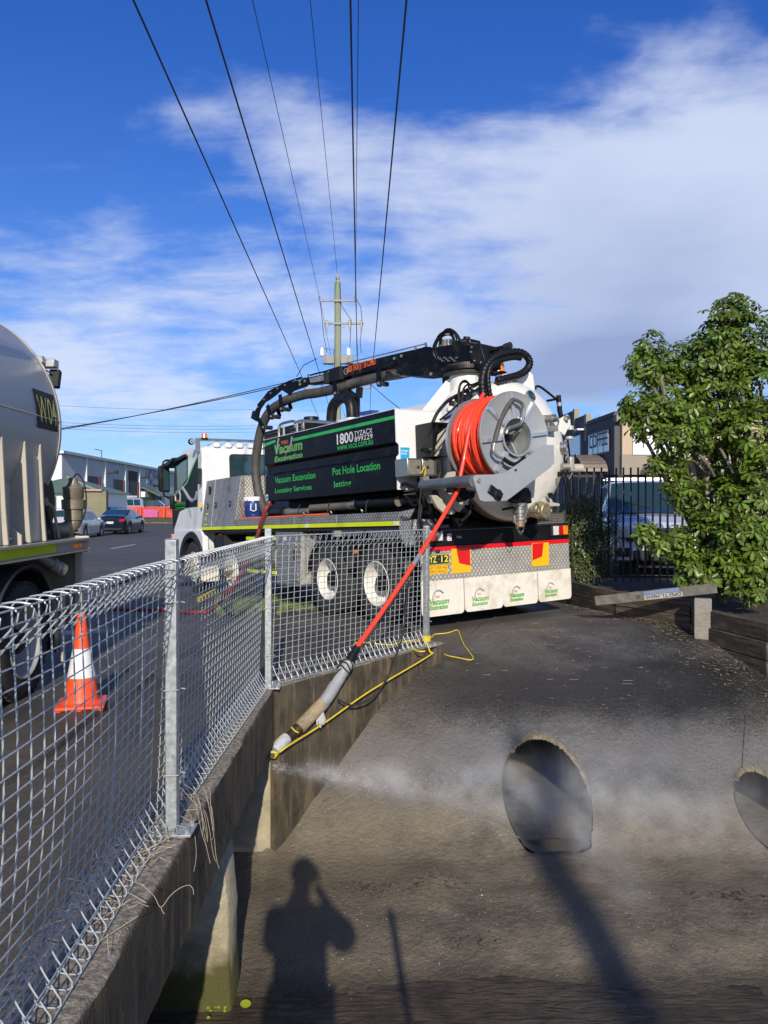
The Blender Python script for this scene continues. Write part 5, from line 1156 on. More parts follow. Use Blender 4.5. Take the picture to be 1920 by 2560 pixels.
# curved guide shoes beneath
for s0, pts in ((-.5, [(1078, 1238), (1092, 1238), (1108, 1250), (1128, 1268), (1140, 1282), (1130, 1286), (1112, 1284), (1095, 1270), (1086, 1255)]), (-.45, [(1098, 1218), (1125, 1180), (1138, 1178), (1150, 1205), (1180, 1240), (1150, 1280), (1128, 1262), (1104, 1240)]), (-.8, [(1150, 1222), (1190, 1226), (1186, 1244), (1152, 1256), (1140, 1240)])):
    m_ = alloy if s0 > -.7 else blackp
    B().prism([TL(x, y, 's', s0) for x, y in pts], (0, .05, 0)).build('guide_shoe', cream if s0 > -.7 else blackp, arm, smooth=False, bevel=.004)
B().obox(TL(1140, 1218, 's', -.75), ((1, 0, 0), (0, 1, 0), (0, 0, 1)), (.10, .06, .06)).build('guide_block', blackp, arm, bevel=.01)
B().cyl(TL(1164, 1262, 's', -.6), TL(1164, 1262, 's', -.6) + V((0, 0, .06)), .03, n=12).build('work_lamp', clearlens, arm)
# door hardware: hatch, fins, hinge bracket, sight glass, valves
q = TL(1268, 955, 's', -.05); X(B().lathe([(.12, -.12), (.12, .05), (.15, .05), (.15, .08), (.001, .10)], q, (0, 0, 1), 28), 'tank_hatch', tankwhite)
for dx, sz_ in ((0, 0), (.13, .12)):
    pts = [TL(x, y, 's', -.15 + sz_) for x, y in [(1284, 992), (1287, 938), (1296, 928), (1324, 928), (1333, 938), (1338, 980), (1338, 1000)]]
    X(B().prism(pts, (0, .016, 0)), 'hinge_fin', tankwhite, smooth=False, bevel=.004)
q = TL(1289, 951, 's', -.17); X(B().cyl(q, q - V((0, .04, 0)), .028, n=14), 'hinge_pin', steel)
X(B().prism([TL(x, y, 's', -.38) for x, y in [(1402, 1046), (1420, 1036), (1425, 1042), (1427, 1062), (1418, 1075), (1412, 1088), (1400, 1078)]], (0, .03, 0)), 'hinge_bracket', tankwhite, smooth=False, bevel=.004)
q = TL(1414, 1045, 's', -.40); X(B().cyl(q, q - V((0, .05, 0)), .03, n=14), 'hinge_pin', steel)
rail = smooth_path([TL(x, y, 's', -.05) for x, y in [(1338, 974), (1340, 967), (1347, 966), (1358, 972), (1388, 996), (1393, 1003), (1396, 1030)]], 4); X(B().tube(rail, .016, 8), 'grab_rail', blackp)
X(B().tube([TL(1368, 1002, 's', -.05), TL(1390, 998, 's', -.05)], .016, 8), 'grab_rail', blackp)
X(B().tube([TL(1396, 988, 's', -.1), TL(1400, 1030, 's', -.1), TL(1407, 1060, 's', -.1)], .032, 12), 'gas_strut', blackp); X(B().tube([TL(1397.5, 1006, 's', -.1), TL(1398.8, 1015, 's', -.1)], .034, 12), 'strut_band', silver2)
for pts in ([(1340, 1005), (1330, 985)],): pass
def boss(px, py, s, r, dirv=(.25, -1, 0)):
    q = TL(px, py, 's', s); d = V(dirv).normalized(); e = empty('sight_glass'); e.parent = truck
    B().lathe([(r * 1.1, -.03), (r * 1.1, .02), (r * 1.35, .02), (r * 1.35, .045), (r, .05), (r, .03)], q, d, 30).build('glass_ring', steel, e)
    B().lathe([(.001, .035), (r, .035)], q, d, 30).build('glass', glassd, e)
boss(1408, 1120, -.42, .075, (.75, -1, 0)); boss(1322, 993, -.43, .055, (.1, -1, .35))
q = TL(1379, 1047, 's', -.55)
va = empty('pneumatic_valve'); va.parent = truck; va.location = q
B().cyl((-.16, 0, -.005), (-.02, 0, .0), .045, n=16).build('cylinder_body', alloy, va); B().cyl((-.02, 0, 0), (.05, 0, .01), .052, n=18).build('cylinder_head', steel, va); B().cyl((.05, 0, .01), (.11, 0, .0), .025, n=12).build('fitting', alloy, va)
B().obox((-.05, .0, -.13), ((1, 0, .1), (0, 1, 0), (-.1, 0, 1)), (.11, .05, .035)).build('valve_block', alloy, va, bevel=.006); B().tube([(-.06, 0, -.03), (-.06, 0, -.10)], .014, 8).build('link', steel, va); B().tube([(.08, 0, .0), (.12, -.01, -.03), (.09, 0, -.09), (.05, 0, -.12)], .009, 6).build('air_line', steel, va)
# side outlet with cap, right
so = empty('side_outlet'); so.parent = truck; so.location = TL(1404, 1167, 's', -.44)
B().cyl((0, 0, 0), (.10, -.03, 0), .045, n=16).build('neck', alloy, so); B().obox((.13, -.04, .03), ((1, -.3, 0), (.3, 1, 0), (0, 0, 1)), (.035, .04, .10)).build('gate', alloy, so, bevel=.015); B().cyl((.15, -.05, -.02), (.27, -.09, -.02), .055, n=18).build('cap', cream, so); B().tube([(.2, -.06, .06), (.19, -.06, .16)], .010, 6).build('lever', blackp, so)
B().tube([(.15, -.05, -.06), (.08, -.04, -.16)], .009, 6).build('drain_tube', steel, so)
# large capped outlet
lo = empty('discharge_outlet'); lo.parent = truck; q = TL(1358, 1276, 's', -.50); lo.location = q; dd = V((.12, -1, -.12)).normalized()
B().cyl(-dd * .22, -dd * .02, .10, n=24).build('outlet_neck', alloy, lo); B().lathe([(.001, .05), (.085, .05), (.095, .04), (.098, -.03), (.11, -.04), (.11, -.07), (.09, -.08)], (0, 0, 0), dd, 32).build('outlet_cap', pm('brass_dull_cap', (.36, .29, .18), .5, .6, .2, 12, dirt=(.2, .16, .1), da=.3, ds=8), lo)
for s_ in (-1, 1): B().obox(V((s_ * .11, .04, .0)), ((1, 0, 0), dd, (0, 0, 1)), (.012, .07, .02)).build('cam_lever', alloy, lo, bevel=.004)
B().prism([V((x, .14, z)) for x, z in [(-.15, .02), (-.11, .30), (-.04, .36), (.06, .36), (.11, .30), (.10, .08), (.02, -.02)]], (0, .05, 0)).build('knife_gate', alloy, lo, smooth=False, bevel=.01)
B().prism([V((x, .10, z)) for x, z in [(.08, .10), (.16, .16), (.26, .14), (.28, .10), (.40, .08), (.40, .05), (.24, .05), (.12, .02)]], (0, .03, 0)).build('gate_lever', cream, lo, smooth=False, bevel=.004)
pts = [V((-.02 + .02 * math.sin(k), -.06, -.02 - .012 * k)) for k in range(9)] ; B().tube(pts, .006, 5).build('keeper_chain', steel, lo)
B().lathe([(.09, -.03), (.12, -.02), (.12, .02), (.09, .03)], (.34, .5, .28), (.3, -1, 0), 24).build('hand_wheel', alloy, lo); B().lathe([(.001, .0), (.11, .0)], (.34, .5, .28), (.3, -1, 0), 24).build('hand_wheel_dish', blackp, lo)
# bottom drain with cam coupling
dr = empty('drain_outlet'); dr.parent = truck; q = TL(1298, 1262, 's', -.48); dr.location = q
B().lathe([(.12, .20), (.15, .14), (.15, .06), (.11, .03), (.07, .03)], (0, 0, 0), (0, 0, 1), 28).build('drain_elbow', blackp, dr)
B().lathe([(.075, .03), (.09, .02), (.09, -.02), (.07, -.03), (.07, -.05), (.085, -.06), (.085, -.10), (.068, -.11), (.068, -.14), (.08, -.15), (.08, -.18), (.06, -.19)], (0, 0, 0), (0, 0, 1), 28).build('cam_coupling', steel, dr)
B().lathe([(.06, -.19), (.055, -.26), (.045, -.27), (.001, -.27)], (0, 0, 0), (0, 0, 1), 24).build('coupling_cap', MATS['brass_dull_cap'], dr)
for s_ in (-1, 1): B().obox((s_ * .09, 0, -.17), ((1, 0, 0), (0, 1, 0), (0, 0, 1)), (.010, .014, .045)).build('cam_lever', alloy, dr, bevel=.003)
b = B()
pts = [V((-.08 + .02 * k, -.01, -.20 - .15 * math.sin(PI * k / 8))) for k in range(9)]
for k in range(16): t = k / 16; i = int(t * 8); p_0 = pts[i].lerp(pts[i + 1], t * 8 - i); b.tube([p_0 + V((.012 * math.cos(a) * (1 if k % 2 else .4), .008 * math.cos(a) * (0 if k % 2 else 1), .012 * math.sin(a))) for a in [j * PI / 3 for j in range(6)]], .0028, 4, closed=True)
o = b.build('keeper_chain', steel, dr); o['kind'] = 'stuff'
B().bar((.14, .05, -.0), (-.22, .05, -.05), .03, .03).build('lock_bar', blackp, dr)
# perforated basket
pk = empty('perforated_tray'); pk.parent = truck
a = TL(1343, 1313, 's', -.0); c_ = TL(1409, 1282, 's', -.0); perf = pm('perforated_sheet', (.40, .37, .30), .5, .7, .1, 8); t_ = perf.node_tree; L_ = t_.links.new; p_ = princ(perf)
tc_ = node(perf, 'ShaderNodeTexCoord'); mp_ = node(perf, 'ShaderNodeMapping'); mp_.inputs['Scale'].default_value = (45, 45, 45); L_(tc_.outputs['Object'], mp_.inputs[0]); fr_ = node(perf, 'ShaderNodeVectorMath', operation='FRACTION'); L_(mp_.outputs[0], fr_.inputs[0]); sb = node(perf, 'ShaderNodeVectorMath', operation='SUBTRACT'); L_(fr_.outputs[0], sb.inputs[0]); sb.inputs[1].default_value = (.5, .5, .5)
ml = node(perf, 'ShaderNodeVectorMath', operation='MULTIPLY'); L_(sb.outputs[0], ml.inputs[0]); ml.inputs[1].default_value = (1, 0, 1); ln = node(perf, 'ShaderNodeVectorMath', operation='LENGTH'); L_(ml.outputs[0], ln.inputs[0]); cp = node(perf, 'ShaderNodeMath', operation='LESS_THAN'); L_(ln.outputs['Value'], cp.inputs[0]); cp.inputs[1].default_value = .36
mm_ = node(perf, 'ShaderNodeMix', data_type='RGBA'); L_(cp.outputs[0], mm_.inputs['Factor']); L_(p_.inputs['Base Color'].links[0].from_socket, mm_.inputs['A']); mm_.inputs['B'].default_value = (.015, .014, .012, 1); L_(mm_.outputs['Result'], p_.inputs['Base Color'])
b = B(); b.box(a.x, c_.x, -.004, .0, a.z, c_.z); b.box(a.x, a.x + .004, 0, .3, a.z, c_.z); b.box(c_.x - .004, c_.x, 0, .3, a.z, c_.z); b.box(a.x, c_.x, 0, .3, a.z, a.z + .004); b.build('tray_sheet', perf, pk, smooth=False)
b = B(); b.box(a.x - .004, c_.x + .004, -.010, -.004, c_.z - .008, c_.z + .004); b.box(a.x - .004, c_.x + .004, -.010, -.004, a.z - .004, a.z + .006); b.build('tray_rim', steel, pk, smooth=False)
# black open console and stainless control box left of the reel
cb = B(); x0, x1, z0, z1 = TL(1078, 1140, 's', .1).x, TL(1150, 1140, 's', .1).x, TL(1078, 1142, 's', .1).z, TL(1078, 1056, 's', .1).z
cb.box(x0, x1, .38, .40, z0, z1); cb.box(x0, x0 + .006, .05, .38, z0, z1); cb.box(x0, x1, .05, .38, z0, z0 + .006); cb.box(x0, x1, .05, .38, z1 - .006, z1); X(cb, 'open_console', blackm, smooth=False)
X(B().prism([(x0, .05, z0), (x0 + .10, .05, z1 - .05), (x0, .05, z1)], (0, .01, 0)), 'console_gusset', blackp, smooth=False)
cx_ = empty('control_box'); cx_.parent = truck
a = TL(1022, 1190, 's', .12); c_ = TL(1092, 1146, 's', .12)
wd = c_.x - a.x; hh = c_.z - a.z
B().box(a.x + .0, a.x + wd * .48, .14, .40, a.z, c_.z).build('box_body', steel, cx_, bevel=.006); B().box(a.x + wd * .52, c_.x + .08, .14, .40, a.z, c_.z).build('box_body', steel, cx_, bevel=.006)
for f0, f1 in ((.03, .45), (.56, .92)): B().box(a.x + wd * f0, a.x + wd * f1, .134, .139, a.z + .02, c_.z - .02).build('box_door', alloy, cx_, bevel=.002); B().ball((a.x + wd * (f1 - .10 if f0 < .5 else f0 + .12), .128, (a.z + c_.z) / 2), .018, 10).build('lock', blackp, cx_)
B().tube(smooth_path([V((a.x + wd * .42, .12, a.z + .03)), V((a.x + wd * .50, .09, a.z + hh * .5)), V((a.x + wd * .56, .11, a.z + hh * .3)), V((a.x + wd * .55, .12, a.z))], 4), .006, 6).build('yellow_cable', yrope, cx_)
q = TL(1063, 1126, 's', .05); X(B().lathe([(.001, -.03), (.07, -.025), (.075, 0), (.06, .02), (.03, .03), (.001, .03)], q, (.2, -.3, 1), 20), 'lamp_pod', blackp); X(B().tube([q + V((.03, .02, 0)), q + V((.12, .05, .02)), q + V((.30, .08, .02))], .012, 8), 'pod_bracket', alloy)
for k in range(9): q = TL(1066 + (k % 2) * 3, 1066 + 7 * k, 's', .22); X(B().ball(q, .022, 8), 'hose_fitting', alloy)
for k, pts in enumerate([[(1040, 1222), (1052, 1260), (1050, 1300), (1062, 1330)], [(1064, 1240), (1070, 1280), (1090, 1310), (1100, 1330)], [(1170, 1235), (1180, 1255), (1172, 1285), (1150, 1305)], [(1015, 1240), (1030, 1262), (1042, 1262), (1050, 1245)], [(1100, 1180), (1092, 1215), (1100, 1250), (1120, 1290)]]):
    X(B().tube(smooth_path([TL(x, y, 's', -.02 - .03 * k) for x, y in pts], 5), .016 if k % 2 else .024, 8), 'service_hose', blackp)
for k, (x, y, s) in enumerate(((1400, 1185, -.45), (1392, 1200, -.42), (1376, 1238, -.5), (1346, 1262, -.5), (1322, 1252, -.5))): X(B().obox(TL(x, y, 's', s), ((1, 0, .4), (0, 1, 0), (-.4, 0, 1)), (.018, .03, .03)), 'door_clamp', alloy if k % 2 else blackp, bevel=.004)
X(B().bar(TL(1190, 1262, 's', .1), TL(1330, 1258, 's', .1), .06, .10), 'cross_member', blackp); X(B().box(.30, .36, .2, .9, 1.30, 2.0), 'support_post', blackp, smooth=False)
for z in (1.42, 1.62, 1.82): X(B().box(.12, .30, .34, .37, z, z + .025), 'bracket_rung', blackp, smooth=False)
# black spiral-wrapped hoses looping over the tank
for pts, r, s in (([(1210, 1000), (1206, 975), (1206, 945), (1214, 918), (1228, 900), (1246, 888), (1272, 881), (1300, 881), (1318, 892), (1324, 908), (1316, 925), (1295, 938), (1268, 945), (1242, 952)], .044, -.30),
                  ([(1228, 1000), (1222, 970), (1220, 940), (1226, 918), (1240, 905), (1262, 898), (1285, 894), (1302, 896)], .030, -.34)):
    P = smooth_path([TL(x, y, 's', s) for x, y in pts], 9)
    X(B().tube(P, [r * (1.10 if i % 3 else .90) for i in range(len(P))], 14), 'spiral_wrapped_hose', blackp, ang=80)
for k, pts in enumerate([[(1082, 1056), (1095, 1030), (1120, 1002), (1150, 985), (1180, 968), (1200, 955)], [(1150, 1010), (1148, 990), (1150, 965), (1158, 955), (1170, 958), (1172, 975)], [(1155, 1000), (1158, 975), (1168, 962), (1180, 965), (1176, 985), (1165, 1000)], [(1100, 1050), (1130, 1025), (1155, 1000), (1185, 975)], [(1162, 1000), (1175, 985), (1195, 972), (1205, 962)], [(1145, 1020), (1146, 985), (1152, 958), (1165, 952), (1176, 962), (1190, 958)], [(1110, 1048), (1140, 1032), (1160, 1010)]]):
    X(B().tube(smooth_path([TL(x, y, 's', -.12 - .04 * k) for x, y in pts], 5), .022 if k == 0 else .013, 8), 'hydraulic_hose', blackp)
for k in range(8): q = TL(1128 + 7 * k, 1008 - 4 * k + (k % 2) * 5, 's', -.1); X(B().obox(q, ((1, .2, 0), (-.2, 1, 0), (0, 0, 1)), (.02, .02, .03)), 'hose_fitting', steel if k % 2 else blackm)
X(B().tube([TL(1112, 938, 's', .8), TL(1116, 990, 's', .8)], .04, 8), 'boom_stay', blackp)
beacon(TL(1244, 936, 's', .2), .10, .17, truck)
# ladder and posts on the far side of the truck
for x in (2.42, 2.52): pass
for pts in ([(1418, 1090), (1432, 1200), (1438, 1260)], [(1412, 1180), (1432, 1262)], [(1408, 1190), (1424, 1268)]):
    X(B().tube([TL(x, y, 's', .2) for x, y in pts], .014, 6), 'ladder_rail', blackp)
q = TL(1423, 1095, 's', -.1); X(B().lathe([(.001, .02), (.05, .02), (.055, 0), (.05, -.02), (.001, -.02)], q, (0, 0, 1), 18), 'lamp_pod', cream)
# ------------------------------------------------------------ jetting hose from the reel over the wall to the nozzle
def TWp(x, y, ax, v): return TM @ TL(x, y, ax, v)
je = empty('jetting_hose', (0, 6.6, .3), 0, 'orange-red jetting hose running from the truck reel over the wall into a ribbed sleeve', 'hose')
def W(b, name, mat, par, **k):
    o = b.build(name, mat, None, **k); o.parent = par; o.matrix_parent_inverse = par.matrix_world.inverted() if False else Matrix.Translation(-par.location); return o
ja = TWp(1146, 1224, 'w', -.05); jb = atY(892, 1618, 6.80)
pts = [TWp(1208, 985, 'w', .50), TWp(1198, 1003, 'w', .36), TWp(1186, 1030, 'w', .24), TWp(1176, 1062, 'w', .16), TWp(1168, 1100, 'w', .10), TWp(1160, 1145, 'w', .04), TWp(1152, 1185, 'w', -.01), ja]
P = smooth_path(pts, 5) + [ja.lerp(jb, t) - V((0, 0, .05 * 4 * t * (1 - t))) for t in [i / 16 for i in range(1, 17)]]
W(B().tube(P, .0225, 12), 'hose', redhose, je)
q = P[-14]; W(B().tube([P[42], P[43]], .0235, 12), 'hose_band', silver2, je)
zc = lambda x, y, Z: atY(x, y, Z)
W(B().tube([zc(894, 1616, 6.82), zc(884, 1634, 6.78), zc(882, 1637, 6.77), zc(873, 1654, 6.73)], [.032, .034, .042, .042], 14), 'end_collar', blackp, je)
s1 = smooth_path([zc(873, 1655, 6.72), zc(862, 1672, 6.68), zc(842, 1705, 6.60), zc(822, 1738, 6.50), zc(806, 1760, 6.44)], 10)
W(B().tube(s1, [.050 + .004 * (i % 2) + .003 * noise.noise(V((i * .3, 0, 0))) for i in range(len(s1))], 14), 'grey_sleeve', pm('muddy_grey_sleeve', (.34, .35, .36), .5, .1, .2, 14, bump=.4, bs=60, dirt=(.16, .13, .09), da=.4, ds=14), je, ang=70)
s2 = smooth_path([zc(806, 1760, 6.44), zc(780, 1786, 6.36), zc(748, 1820, 6.27)], 24)
W(B().tube(s2, [.056 if i % 3 else .046 for i in range(len(s2))], 14), 'ribbed_sleeve', pm('muddy_tan_sleeve', (.36, .29, .19), .65, 0, .25, 14, bump=.4, bs=60, dirt=(.15, .11, .07), da=.4, ds=10), je, ang=70)
W(B().tube([zc(750, 1817, 6.28), zc(738, 1828, 6.25), zc(736, 1830, 6.24), zc(712, 1849, 6.16)], [.046, .046, .036, .034], 14), 'steel_coupling', pm('rusty_dark_steel', (.085, .065, .05), .4, .6, .3, 20, dirt=(.16, .10, .06), da=.3, ds=12), je)
W(B().tube([zc(716, 1846, 6.18), zc(708, 1853, 6.15), zc(692, 1870, 6.08), zc(684, 1882, 6.03)], [.050, .052, .048, .034], 14), 'nozzle_cover', pm('wet_white_cloth', (.46, .47, .47), .4, 0, .2, 14, bump=.6, bs=30, dirt=(.25, .23, .2), da=.3), je, ang=60)
W(B().tube([zc(686, 1878, 6.04), zc(678, 1888, 6.0)], [.036, .030], 12), 'nozzle', alloy, je)
for k, (x, y, Z, r) in enumerate(((869, 1660, 6.71, .055), (864, 1668, 6.69, .056), (858, 1676, 6.67, .057), (737, 1829, 6.25, .042), (683, 1882, 6.03, .036), (680, 1885, 6.01, .034))):
    c = zc(x, y, Z); d = (zc(873, 1655, 6.72) - zc(806, 1760, 6.44)).normalized(); u = d.orthogonal().normalized(); v_ = d.cross(u)
    W(B().tube([c + (u * math.cos(a) + v_ * math.sin(a)) * r + d * .012 * math.sin(a * 2 + k) for a in [2 * PI * i / 16 for i in range(16)]], .007, 6, closed=True), 'tie', brope if k < 3 else yrope, je)
W(B().tube([zc(862, 1668, 6.66), zc(846, 1676, 6.6), zc(834, 1690, 6.58), zc(828, 1700, 6.55)], .006, 6), 'tie', brope, je)
rag = W(B().prism([zc(x, y, 6.38) for x, y in [(800, 1778), (806, 1782), (812, 1800), (808, 1812), (802, 1806), (800, 1820), (796, 1800), (792, 1815), (790, 1798)]], (.01, .015, 0)), 'rag', MATS['wet_white_cloth'], je)
# yellow rope and thin dark line
c3p = posts[2]
rp = [V((c3p.x - .02, c3p.y - .03, zt + .09)), atY(1074, 1628, 7.80), atY(1072, 1640, 7.74), atY(926, 1727, 6.95), atY(813, 1806, 6.45), atY(729, 1859, 6.12), atY(700, 1880, 6.02)]
ro = B().tube(smooth_path(rp, 5), .0065, 7)
gl = [atz(1000 + x / 3.318, 1200 + y / 3.318, .10) for x, y in [(235, 1350), (262, 1338), (290, 1322), (370, 1318), (420, 1312), (478, 1303), (500, 1335), (530, 1382), (570, 1415), (605, 1440), (600, 1450), (560, 1452), (480, 1443), (400, 1435), (330, 1420), (245, 1412)]]
gl = [V((p.x, p.y, bank(p.x, p.y) + .010)) for p in gl]
ro.tube(smooth_path(gl, 4), .005, 7)
wl_ = [atz(x, y, zt + .010) for x, y in [(1066, 1612), (1050, 1602), (1036, 1600), (1000, 1606), (975, 1612), (940, 1609), (905, 1606), (888, 1608), (884, 1614), (890, 1620), (905, 1620)]]
ro.tube(smooth_path(wl_, 4), .0065, 7); ro.tube(smooth_path([atz(x, y, zt + .010) for x, y in [(1062, 1628), (1045, 1628), (1025, 1619), (1020, 1610), (1030, 1605), (1050, 1604)]], 4), .0065, 7)
for k in range(4): ro.tube([V((c3p.x + .040 * math.cos(a), c3p.y + .040 * math.sin(a), zt + .055 + .014 * k + .004 * math.sin(a))) for a in [2 * PI * i / 14 for i in range(14)]], .0065, 6, closed=True)
o = ro.build('rope', yrope); tag(o, 'yellow rope wound round the last fence post and stretched down to the nozzle', 'rope')
kl = smooth_path([TWp(1053, 1220, 's', -.3), atY(1046, 1290, 8.3), atY(1038, 1390, 8.1), atY(1020, 1470, 7.6), atY(1008, 1580, 7.2), atY(990, 1640, 7.0), atY(968, 1695, 6.95), atY(930, 1744, 6.85), atY(880, 1763, 6.7), atY(845, 1748, 6.62)], 6)
o = B().tube(kl, .008, 6).build('thin_line', brope); tag(o, 'thin black line hanging from the truck over the headwall in a loose bight', 'rope')
# dark red supply hose off the truck deck to the ground
h = [TM @ V((.10, 4.05, 1.76)), TWp(667, 1269, 'w', -.05), TWp(655, 1300, 'w', -.10), TWp(645, 1335, 'w', -.14)]
gy = lambda x, y: atz(x, y, .02)
g5 = lambda x, y, Z: atY(380 + x / 5.184, 1300 + y / 5.184, Z)
h += [g5(1330, 330, 11.7), g5(1250, 480, 11.3), g5(1160, 680, 10.9), g5(1080, 830, 10.5), g5(960, 960, 10.4)]
def gp(x, y):
    q = atz(x, y, .02)
    for _ in range(4): q = atz(x, y, gz(q.x, q.y) + .03)
    return q
for x, y in ((860, 1090), (800, 1150), (700, 1190), (480, 1195), (295, 1175), (100, 1160), (-300, 1150), (-600, 1140)): h.append(gp(380 + x / 5.184, 1300 + y / 5.184))
o = B().tube(smooth_path(h, 6), .030, 12).build('supply_hose', darkred); tag(o, 'dark red hose dropping from the truck deck and lying across the path', 'hose')

# ------------------------------------------------------------ water tanker at the left edge
tkr = empty('water_tanker', (-4.19, 7.42, .03), .031, 'beige-grey water tanker with a rounded tank numbered W04, cut by the left edge', 'truck')
def K(b, name, mat, par=tkr, **k): return b.build(name, mat, par, **k)
TC = 2.34; TR_ = 1.15
pr = [(.001, .32), (.35, .30), (.65, .25), (.88, .17), (1.02, .09), (1.11, .0), (TR_, -.10), (TR_, -6.0), (.001, -6.0)]
K(B().lathe(pr, (0, 0, TC), (0, 1, 0), 96), 'tank', creamd, ang=50)
K(B().lathe([(TR_ + .002, -.02), (TR_ + .008, -.02), (TR_ + .008, .02), (TR_ + .002, .02)], (0, -.14, TC), (0, 1, 0), 96), 'weld_seam', creamd)
K(B().tube([(TR_ * math.cos(.06) + .002, -.1, TC + TR_ * math.sin(.06)), (TR_ * math.cos(.06) + .002, -5.5, TC + TR_ * math.sin(.06))], .005, 5), 'weld_seam', creamd)
def cylpatch(y0, y1, a0, a1, r, name, mat):
    b = B(); n = 8
    for i in range(n + 1):
        a = a0 + (a1 - a0) * i / n
        for y in (y0, y1): b.v.append((r * math.cos(a), y, TC + r * math.sin(a)))
    b.f = [(2 * i, 2 * i + 1, 2 * i + 3, 2 * i + 2) for i in range(n)]; return K(b, name, mat)
cylpatch(-.66, -.20, -.03, .27, TR_ + .004, 'number_patch', blackm)
tt = text('W04', pm('dull_yellow', (.55, .53, .10), .5), tkr, 'number', (0, 0, 0), (1, 0, 0), (0, 1, 0), .40, .24, off=0, bold=.008)
for v in tt.data.vertices:
    a = .015 + v.co.y / TR_; v.co = (( TR_ + .008) * math.cos(a), -.63 + v.co.x, TC + (TR_ + .008) * math.sin(a))
# skirt with upright ribs
K(B().prism([(1.105, 0, 2.05), (1.05, 0, 1.34), (.80, 0, 1.34), (.80, 0, 1.50)], (0, -5.5, 0)).build('skirt', creamd, None) if False else B().box(.55, 1.02, -5.5, -.62, 1.32, 1.9), 'skirt', creamd, smooth=False)
for y in (-.58, -.90, -1.32, -1.75, -2.2):
    K(B().prism([(1.00, y, 1.30), (1.19, y, 1.31), (1.17, y, 1.6), (1.145, y, 2.17), (1.0, y, 2.0)], (0, .035, 0)), 'rib', cream, smooth=False, bevel=.008)
for y0, y1 in ((-.90, -.58), (-1.75, -1.32)): K(B().prism([(1.02, y1, 1.31), (1.14, y1, 1.31), (1.135, y1, 1.7), (1.12, y1, 2.06), (1.0, y1, 2.0)], (0, y0 - y1 + .035, 0)), 'saddle', creamd, smooth=False)
K(B().prism([(1.10, -1.10, 1.30), (1.20, -1.10, 1.30), (1.20, -1.10, 1.38), (1.12, -1.10, 1.44)], (0, .02, 0)), 'lug', cream, smooth=False); K(B().cyl((1.12, -1.04, 1.355), (1.12, -1.20, 1.355), .022, n=6), 'lug_bolt', alloy)
for x in (1.16,): 
    K(B().box(1.08, 1.25, -5.5, .36, 1.285, 1.305), 'side_rail', cream, smooth=False); K(B().box(1.08, 1.24, -5.5, .36, 1.175, 1.19), 'side_rail', cream, smooth=False)
    K(B().box(1.17, 1.18, -5.5, .36, 1.19, 1.285), 'rail_web', creamd, smooth=False)
K(B().box(1.182, 1.186, -5.5, -.34, 1.198, 1.278), 'yellow_strip', yellowfl, smooth=False)
K(B().box(-1.2, 1.08, -5.5, .34, 1.25, 1.285), 'deck', creamd, smooth=False)
K(B().box(-.45, .45, -5.5, .3, .85, 1.24), 'chassis', blackm, smooth=False)
K(B().box(-1.2, 1.24, .36, .40, 1.16, 1.32), 'rear_beam', creamd, smooth=False)
for y in (.10, .22): K(B().box(1.181, 1.20, y, y + .07, 1.21, 1.25), 'side_marker', amber, smooth=False, bevel=.004)
dmud = pm('dirty_tan_sheet', (.27, .235, .17), .5, .1, .15, 3, dirt=(.14, .115, .08), da=.45, ds=2)
K(B().box(.05, 1.17, .30, .312, .42, 1.17), 'splash_plate', dmud, smooth=False); K(B().box(1.13, 1.20, .28, .33, .40, 1.17), 'plate_edge', cream, smooth=False, bevel=.004)
# wheel group
tw = empty('wheel'); tw.parent = tkr; tw.location = (1.20, -1.03, .50)
t_y = tyre(.50, 0, .27, .30); o = t_y.build('tyre', rubber, tw); o.rotation_euler = (0, 0, PI)
o = B().lathe([(.305, -.006), (.295, -.012), (.283, .0), (.27, .03), (.262, .09), (.24, .15), (.215, .165), (.11, .17), (.02, .18)], (0, 0, 0), (1, 0, 0), 48).build('rim', pm('dusty_grey_rim', (.40, .39, .36), .45, .2, .1, 5, dirt=(.2, .18, .14), da=.4), tw); o.rotation_euler = (0, 0, PI)
B().lathe([(.115, .17), (.10, .05), (.08, .03), (.001, .03)], (0, 0, 0), (-1, 0, 0), 20).build('hub', blackp, tw)
for k in range(10): a = 2 * PI * k / 10; B().cyl((-.17, .165 * math.cos(a), .165 * math.sin(a)), (-.13, .165 * math.cos(a), .165 * math.sin(a)), .016, n=6).build('wheel_nut', alloy, tw, smooth=False)
for dx, dy in ((0, -1.32), (-2.15, 0), (-2.15, -1.32)):
    c = copy_tree(tw, tkr); c.location = (1.20 + dx, -1.03 + dy, .50)
    if dx: c.rotation_euler = (0, 0, PI); c.location.x = -1.2
b = B(); n = 20
for i in range(n + 1):
    a = -.25 + (PI + .1) * i / n
    for r, x in ((.62, 1.22), (.655, 1.235), (.66, 1.20), (.62, .62)): b.v.append((x, -1.03 + r * math.cos(a), .50 + r * math.sin(a) * .97))
for i in range(n):
    for k in range(3): b.f.append((i * 4 + k, i * 4 + k + 1, (i + 1) * 4 + k + 1, (i + 1) * 4 + k))
o = K(b, 'mudguard', pm('blue_black_plastic', (.022, .026, .032), .4, 0, .2, 6)); md = o.modifiers.new('thick', 'SOLIDIFY'); md.thickness = .012
K(B().box(.75, 1.20, -.33, -.30, .28, .80), 'mudflap', rubber, smooth=False); K(B().box(1.19, 1.215, -.24, -.20, .18, .86), 'flap_edge', cream, smooth=False)
